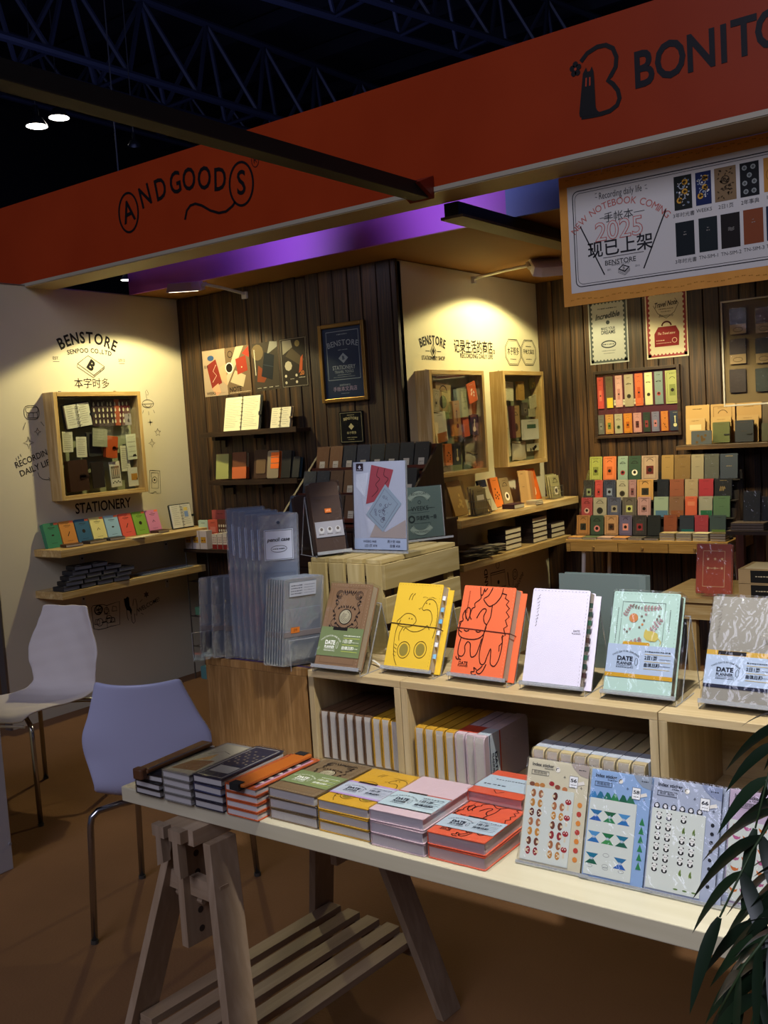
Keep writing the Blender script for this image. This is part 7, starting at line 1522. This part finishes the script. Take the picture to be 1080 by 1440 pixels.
# ================================================================ CHAIRS
def chair(label, cx, cy, face, col, rough, wrinkle=0, leg=CHROME):
    a_ = math.radians(face-90); t = thing('shell_chair', label, 'chair', T(cx, cy, 0) @ Matrix.Rotation(a_, 4, 'Z'))   # local +y is forward
    prof = [(.235, .425, .175), (.215, .447, .19), (.14, .458, .205), (.03, .450, .212), (-.08, .442, .21), (-.15, .448, .200), (-.195, .480, .188), (-.215, .54, .198), (-.228, .60, .212), (-.240, .66, .208), (-.252, .72, .180), (-.264, .78, .157), (-.276, .835, .134)]
    nu, vs, fs = 12, [], []
    fine = []
    for i in range(len(prof)-1):
        p0, p1, p2, p3 = [Vector(prof[min(max(i+k, 0), len(prof)-1)]) for k in (-1, 0, 1, 2)]
        for k in range(3):
            q = k/3; fine.append(.5*((2*p1)+(p2-p0)*q+(2*p0-5*p1+4*p2-p3)*q*q+(3*p1-p0-3*p2+p3)*q**3))
    fine.append(Vector(prof[-1]))
    for i, (y, z, hw) in enumerate(fine):
        f = i/(len(fine)-1); back = min(max((f-.45)/.2, 0), 1)
        for j in range(nu+1):
            u = 2*j/nu-1; e = abs(u)**2.2
            wr = wrinkle*(math.sin(i*1.9+j*.7)*.0016+math.sin(i*.6-j*1.3)*.0022)
            vs.append((hw*u, y+back*e*.045+wr, z+(1-back)*e*.018+wr+(.006*e if f > .97 else 0)))
    n = nu+1
    for i in range(len(fine)-1):
        for j in range(nu): k = i*n+j; fs.append((k, k+1, k+n+1, k+n))
    b = MB(); b.add(vs, fs); o = b.build('shell', mat(col, rough, 0, .25 if wrinkle else 0, 260), t, smooth=True)
    s_ = o.modifiers.new('thickness', 'SOLIDIFY'); s_.thickness = .011; s_.offset = 0
    ss = o.modifiers.new('smooth', 'SUBSURF'); ss.levels = 1; ss.render_levels = 1
    for sx in (-1, 1):
        for sy in (-1, 1):
            b = MB(); pts = [(sx*.03, sy*.10-.01, .425), (sx*.12, sy*.16, .424), (sx*.175, sy*.198, .418), (sx*.192, sy*.210, .402), (sx*.197, sy*.214, .375), (sx*.212, sy*.226, .0)]; b.tube(pts, .0105, 10); l = b.build('leg', leg, t, smooth=True); b = MB(); b.tube([(sx*.212, sy*.226, 0), (sx*.2115, sy*.2257, .012)], .0125, 10); b.build('foot_cap', mat('#3a3630', .6), l)
    b = MB(); b.bb(-.05, .05, -.12, .12, .420, .432); b.build('mounting_plate', STEEL, t)
    if wrinkle: b = MB(); b.tube([(-.17, .225, .418), (0, .238, .412), (.17, .225, .418)], .006, 6); b.build('cover_hem', mat(col, .9), t)
    return t
chair('lavender-white plastic shell chair on chrome legs by the table end', -2.505, 2.12, 121, '#b6b9d8', .38)
chair('off-white fabric-covered shell chair under the side wall shelves', -3.83, 2.51, -80, '#d2cac8', .85, 1)
# white cabinet end at the left edge
t = thing('counter', 'white counter end panel cut by the left edge of the photo', 'counter', baseY((-4.1, 1.62, 0))); b = MB(); b.bb(0, .79, 0, .398, 0, .70); b.build('carcass', mat('#b4b2b8', .5), t, bevel=.003); b = MB(); b.bb(-.01, .80, -.01, .405, .70, .725); b.build('top_board', mat('#c4c2c4', .4), t); b = MB(); b.tube([(.79, .39, .10), (.795, .39, .10)], .006, 8); b.build('screw_cap', mat('#8c8a90', .4), t)

# ================================================================ POTTED PALM at the right front corner
def palm(label, base, fronds):
    t = thing('potted_palm', label, 'plant', T(base)); pot = mat('#4a4640', .7); LF = [mat('#1d2f1c', .36), mat('#243a22', .36), mat('#182818', .38)]
    b = MB(); b.lathe([(.0, 0), (.11, 0), (.14, .24), (.15, .24), (.15, .26), (.13, .26), (.125, .22), (0, .22)], 20); b.build('pot', pot, t, smooth=False)
    b = MB(); b.lathe([(0, .225), (.125, .222)], 16); b.build('soil', mat('#2a1e14', .95), t)
    rnd = random.Random(3)
    for fi, (mid, tip, nl, ll) in enumerate(fronds):
        mid, tip = Vector(mid)-Vector(base), Vector(tip)-Vector(base); root = Vector((rnd.uniform(-.03, .03), rnd.uniform(-.03, .03), .22)); pts = []
        for k in range(13):
            q = k/12; pts.append((1-q)**2*root+2*q*(1-q)*(2*mid-.5*root-.5*tip)+q*q*tip)
        b = MB(); b.tube(pts, [.0045*(1-.75*k/12) for k in range(13)], 6); st = b.build('frond_stem', mat('#3c5230', .5), t, smooth=True)
        for k in range(nl):
            q = .66+.34*k/(nl-1); x = q*12; i0 = min(int(x), 11); P = pts[i0].lerp(pts[i0+1], x-i0); d = (pts[i0+1]-pts[i0]).normalized(); side = d.cross(Vector((0,0,1)))
            if side.length < .05: side = Vector((1, 0, 0))
            side.normalize()
            for s_ in ((-1, 1) if k < nl-1 else (0,)):
                L = ll*(.75+.35*math.sin(PI*(.15+.7*(k/(nl-1)))))*rnd.uniform(.88, 1.12); dr = (side*s_*(.75 if s_ else 0)+d*(.55 if s_ else 1)+Vector((0, 0, rnd.uniform(-.25, .1)))).normalized()
                nrm = dr.cross(side if s_ == 0 else d).normalized(); wv = dr.cross(nrm).normalized(); W_ = L*.135; ns = 7; V = []; Fc = []
                for m in range(ns+1):
                    g = m/ns; c = P+dr*L*g+Vector((0, 0, -1))*L*.62*g*g; hw = W_*math.sin(PI*min(1, (g*.93+.07)))**.75*(1-.25*g)
                    V += [c-wv*hw, c-Vector((0,0,1))*hw*.25, c+wv*hw]
                for m in range(ns): z = m*3; Fc += [(z, z+1, z+4, z+3), (z+1, z+2, z+5, z+4)]
                lb = MB(); lb.add(V, Fc); lb.build('leaflet', LF[rnd.randrange(3)], t, smooth=True)
    return t
def at_depth(x, y, d): return C0+ray(x, y)*d
D0 = 1.16
bs = at_depth(1165, 1560, 1.12); bs.z = 0
AD = at_depth
fr = [(AD(1150, 1110, 1.22), AD(1062, 1165, 1.15), 6, .068), (AD(1190, 1200, 1.2), AD(1012, 1290, 1.10), 7, .074), (AD(1170, 1290, 1.15), AD(1040, 1352, 1.08), 7, .066), (AD(1150, 1350, 1.12), AD(1045, 1405, 1.05), 7, .066),
      (AD(1180, 1380, 1.2), AD(1085, 1385, 1.14), 6, .066), (AD(1180, 1050, 1.25), AD(1110, 1120, 1.2), 6, .07), (AD(1160, 1330, 1.10), AD(1085, 1330, 1.05), 6, .062), (AD(1150, 1420, 1.08), AD(1055, 1445, 1.02), 7, .066),
      (AD(1190, 1160, 1.15), AD(1100, 1225, 1.12), 6, .066), (AD(1170, 1400, 1.0), AD(1010, 1425, .98), 6, .058), (AD(1260, 1180, 1.12), AD(1200, 1240, 1.08), 6, .08), (AD(1300, 1250, 1.15), AD(1360, 1300, 1.15), 6, .09)]
palm('dark green potted palm with drooping leaflets in front of the right table end', bs, fr)
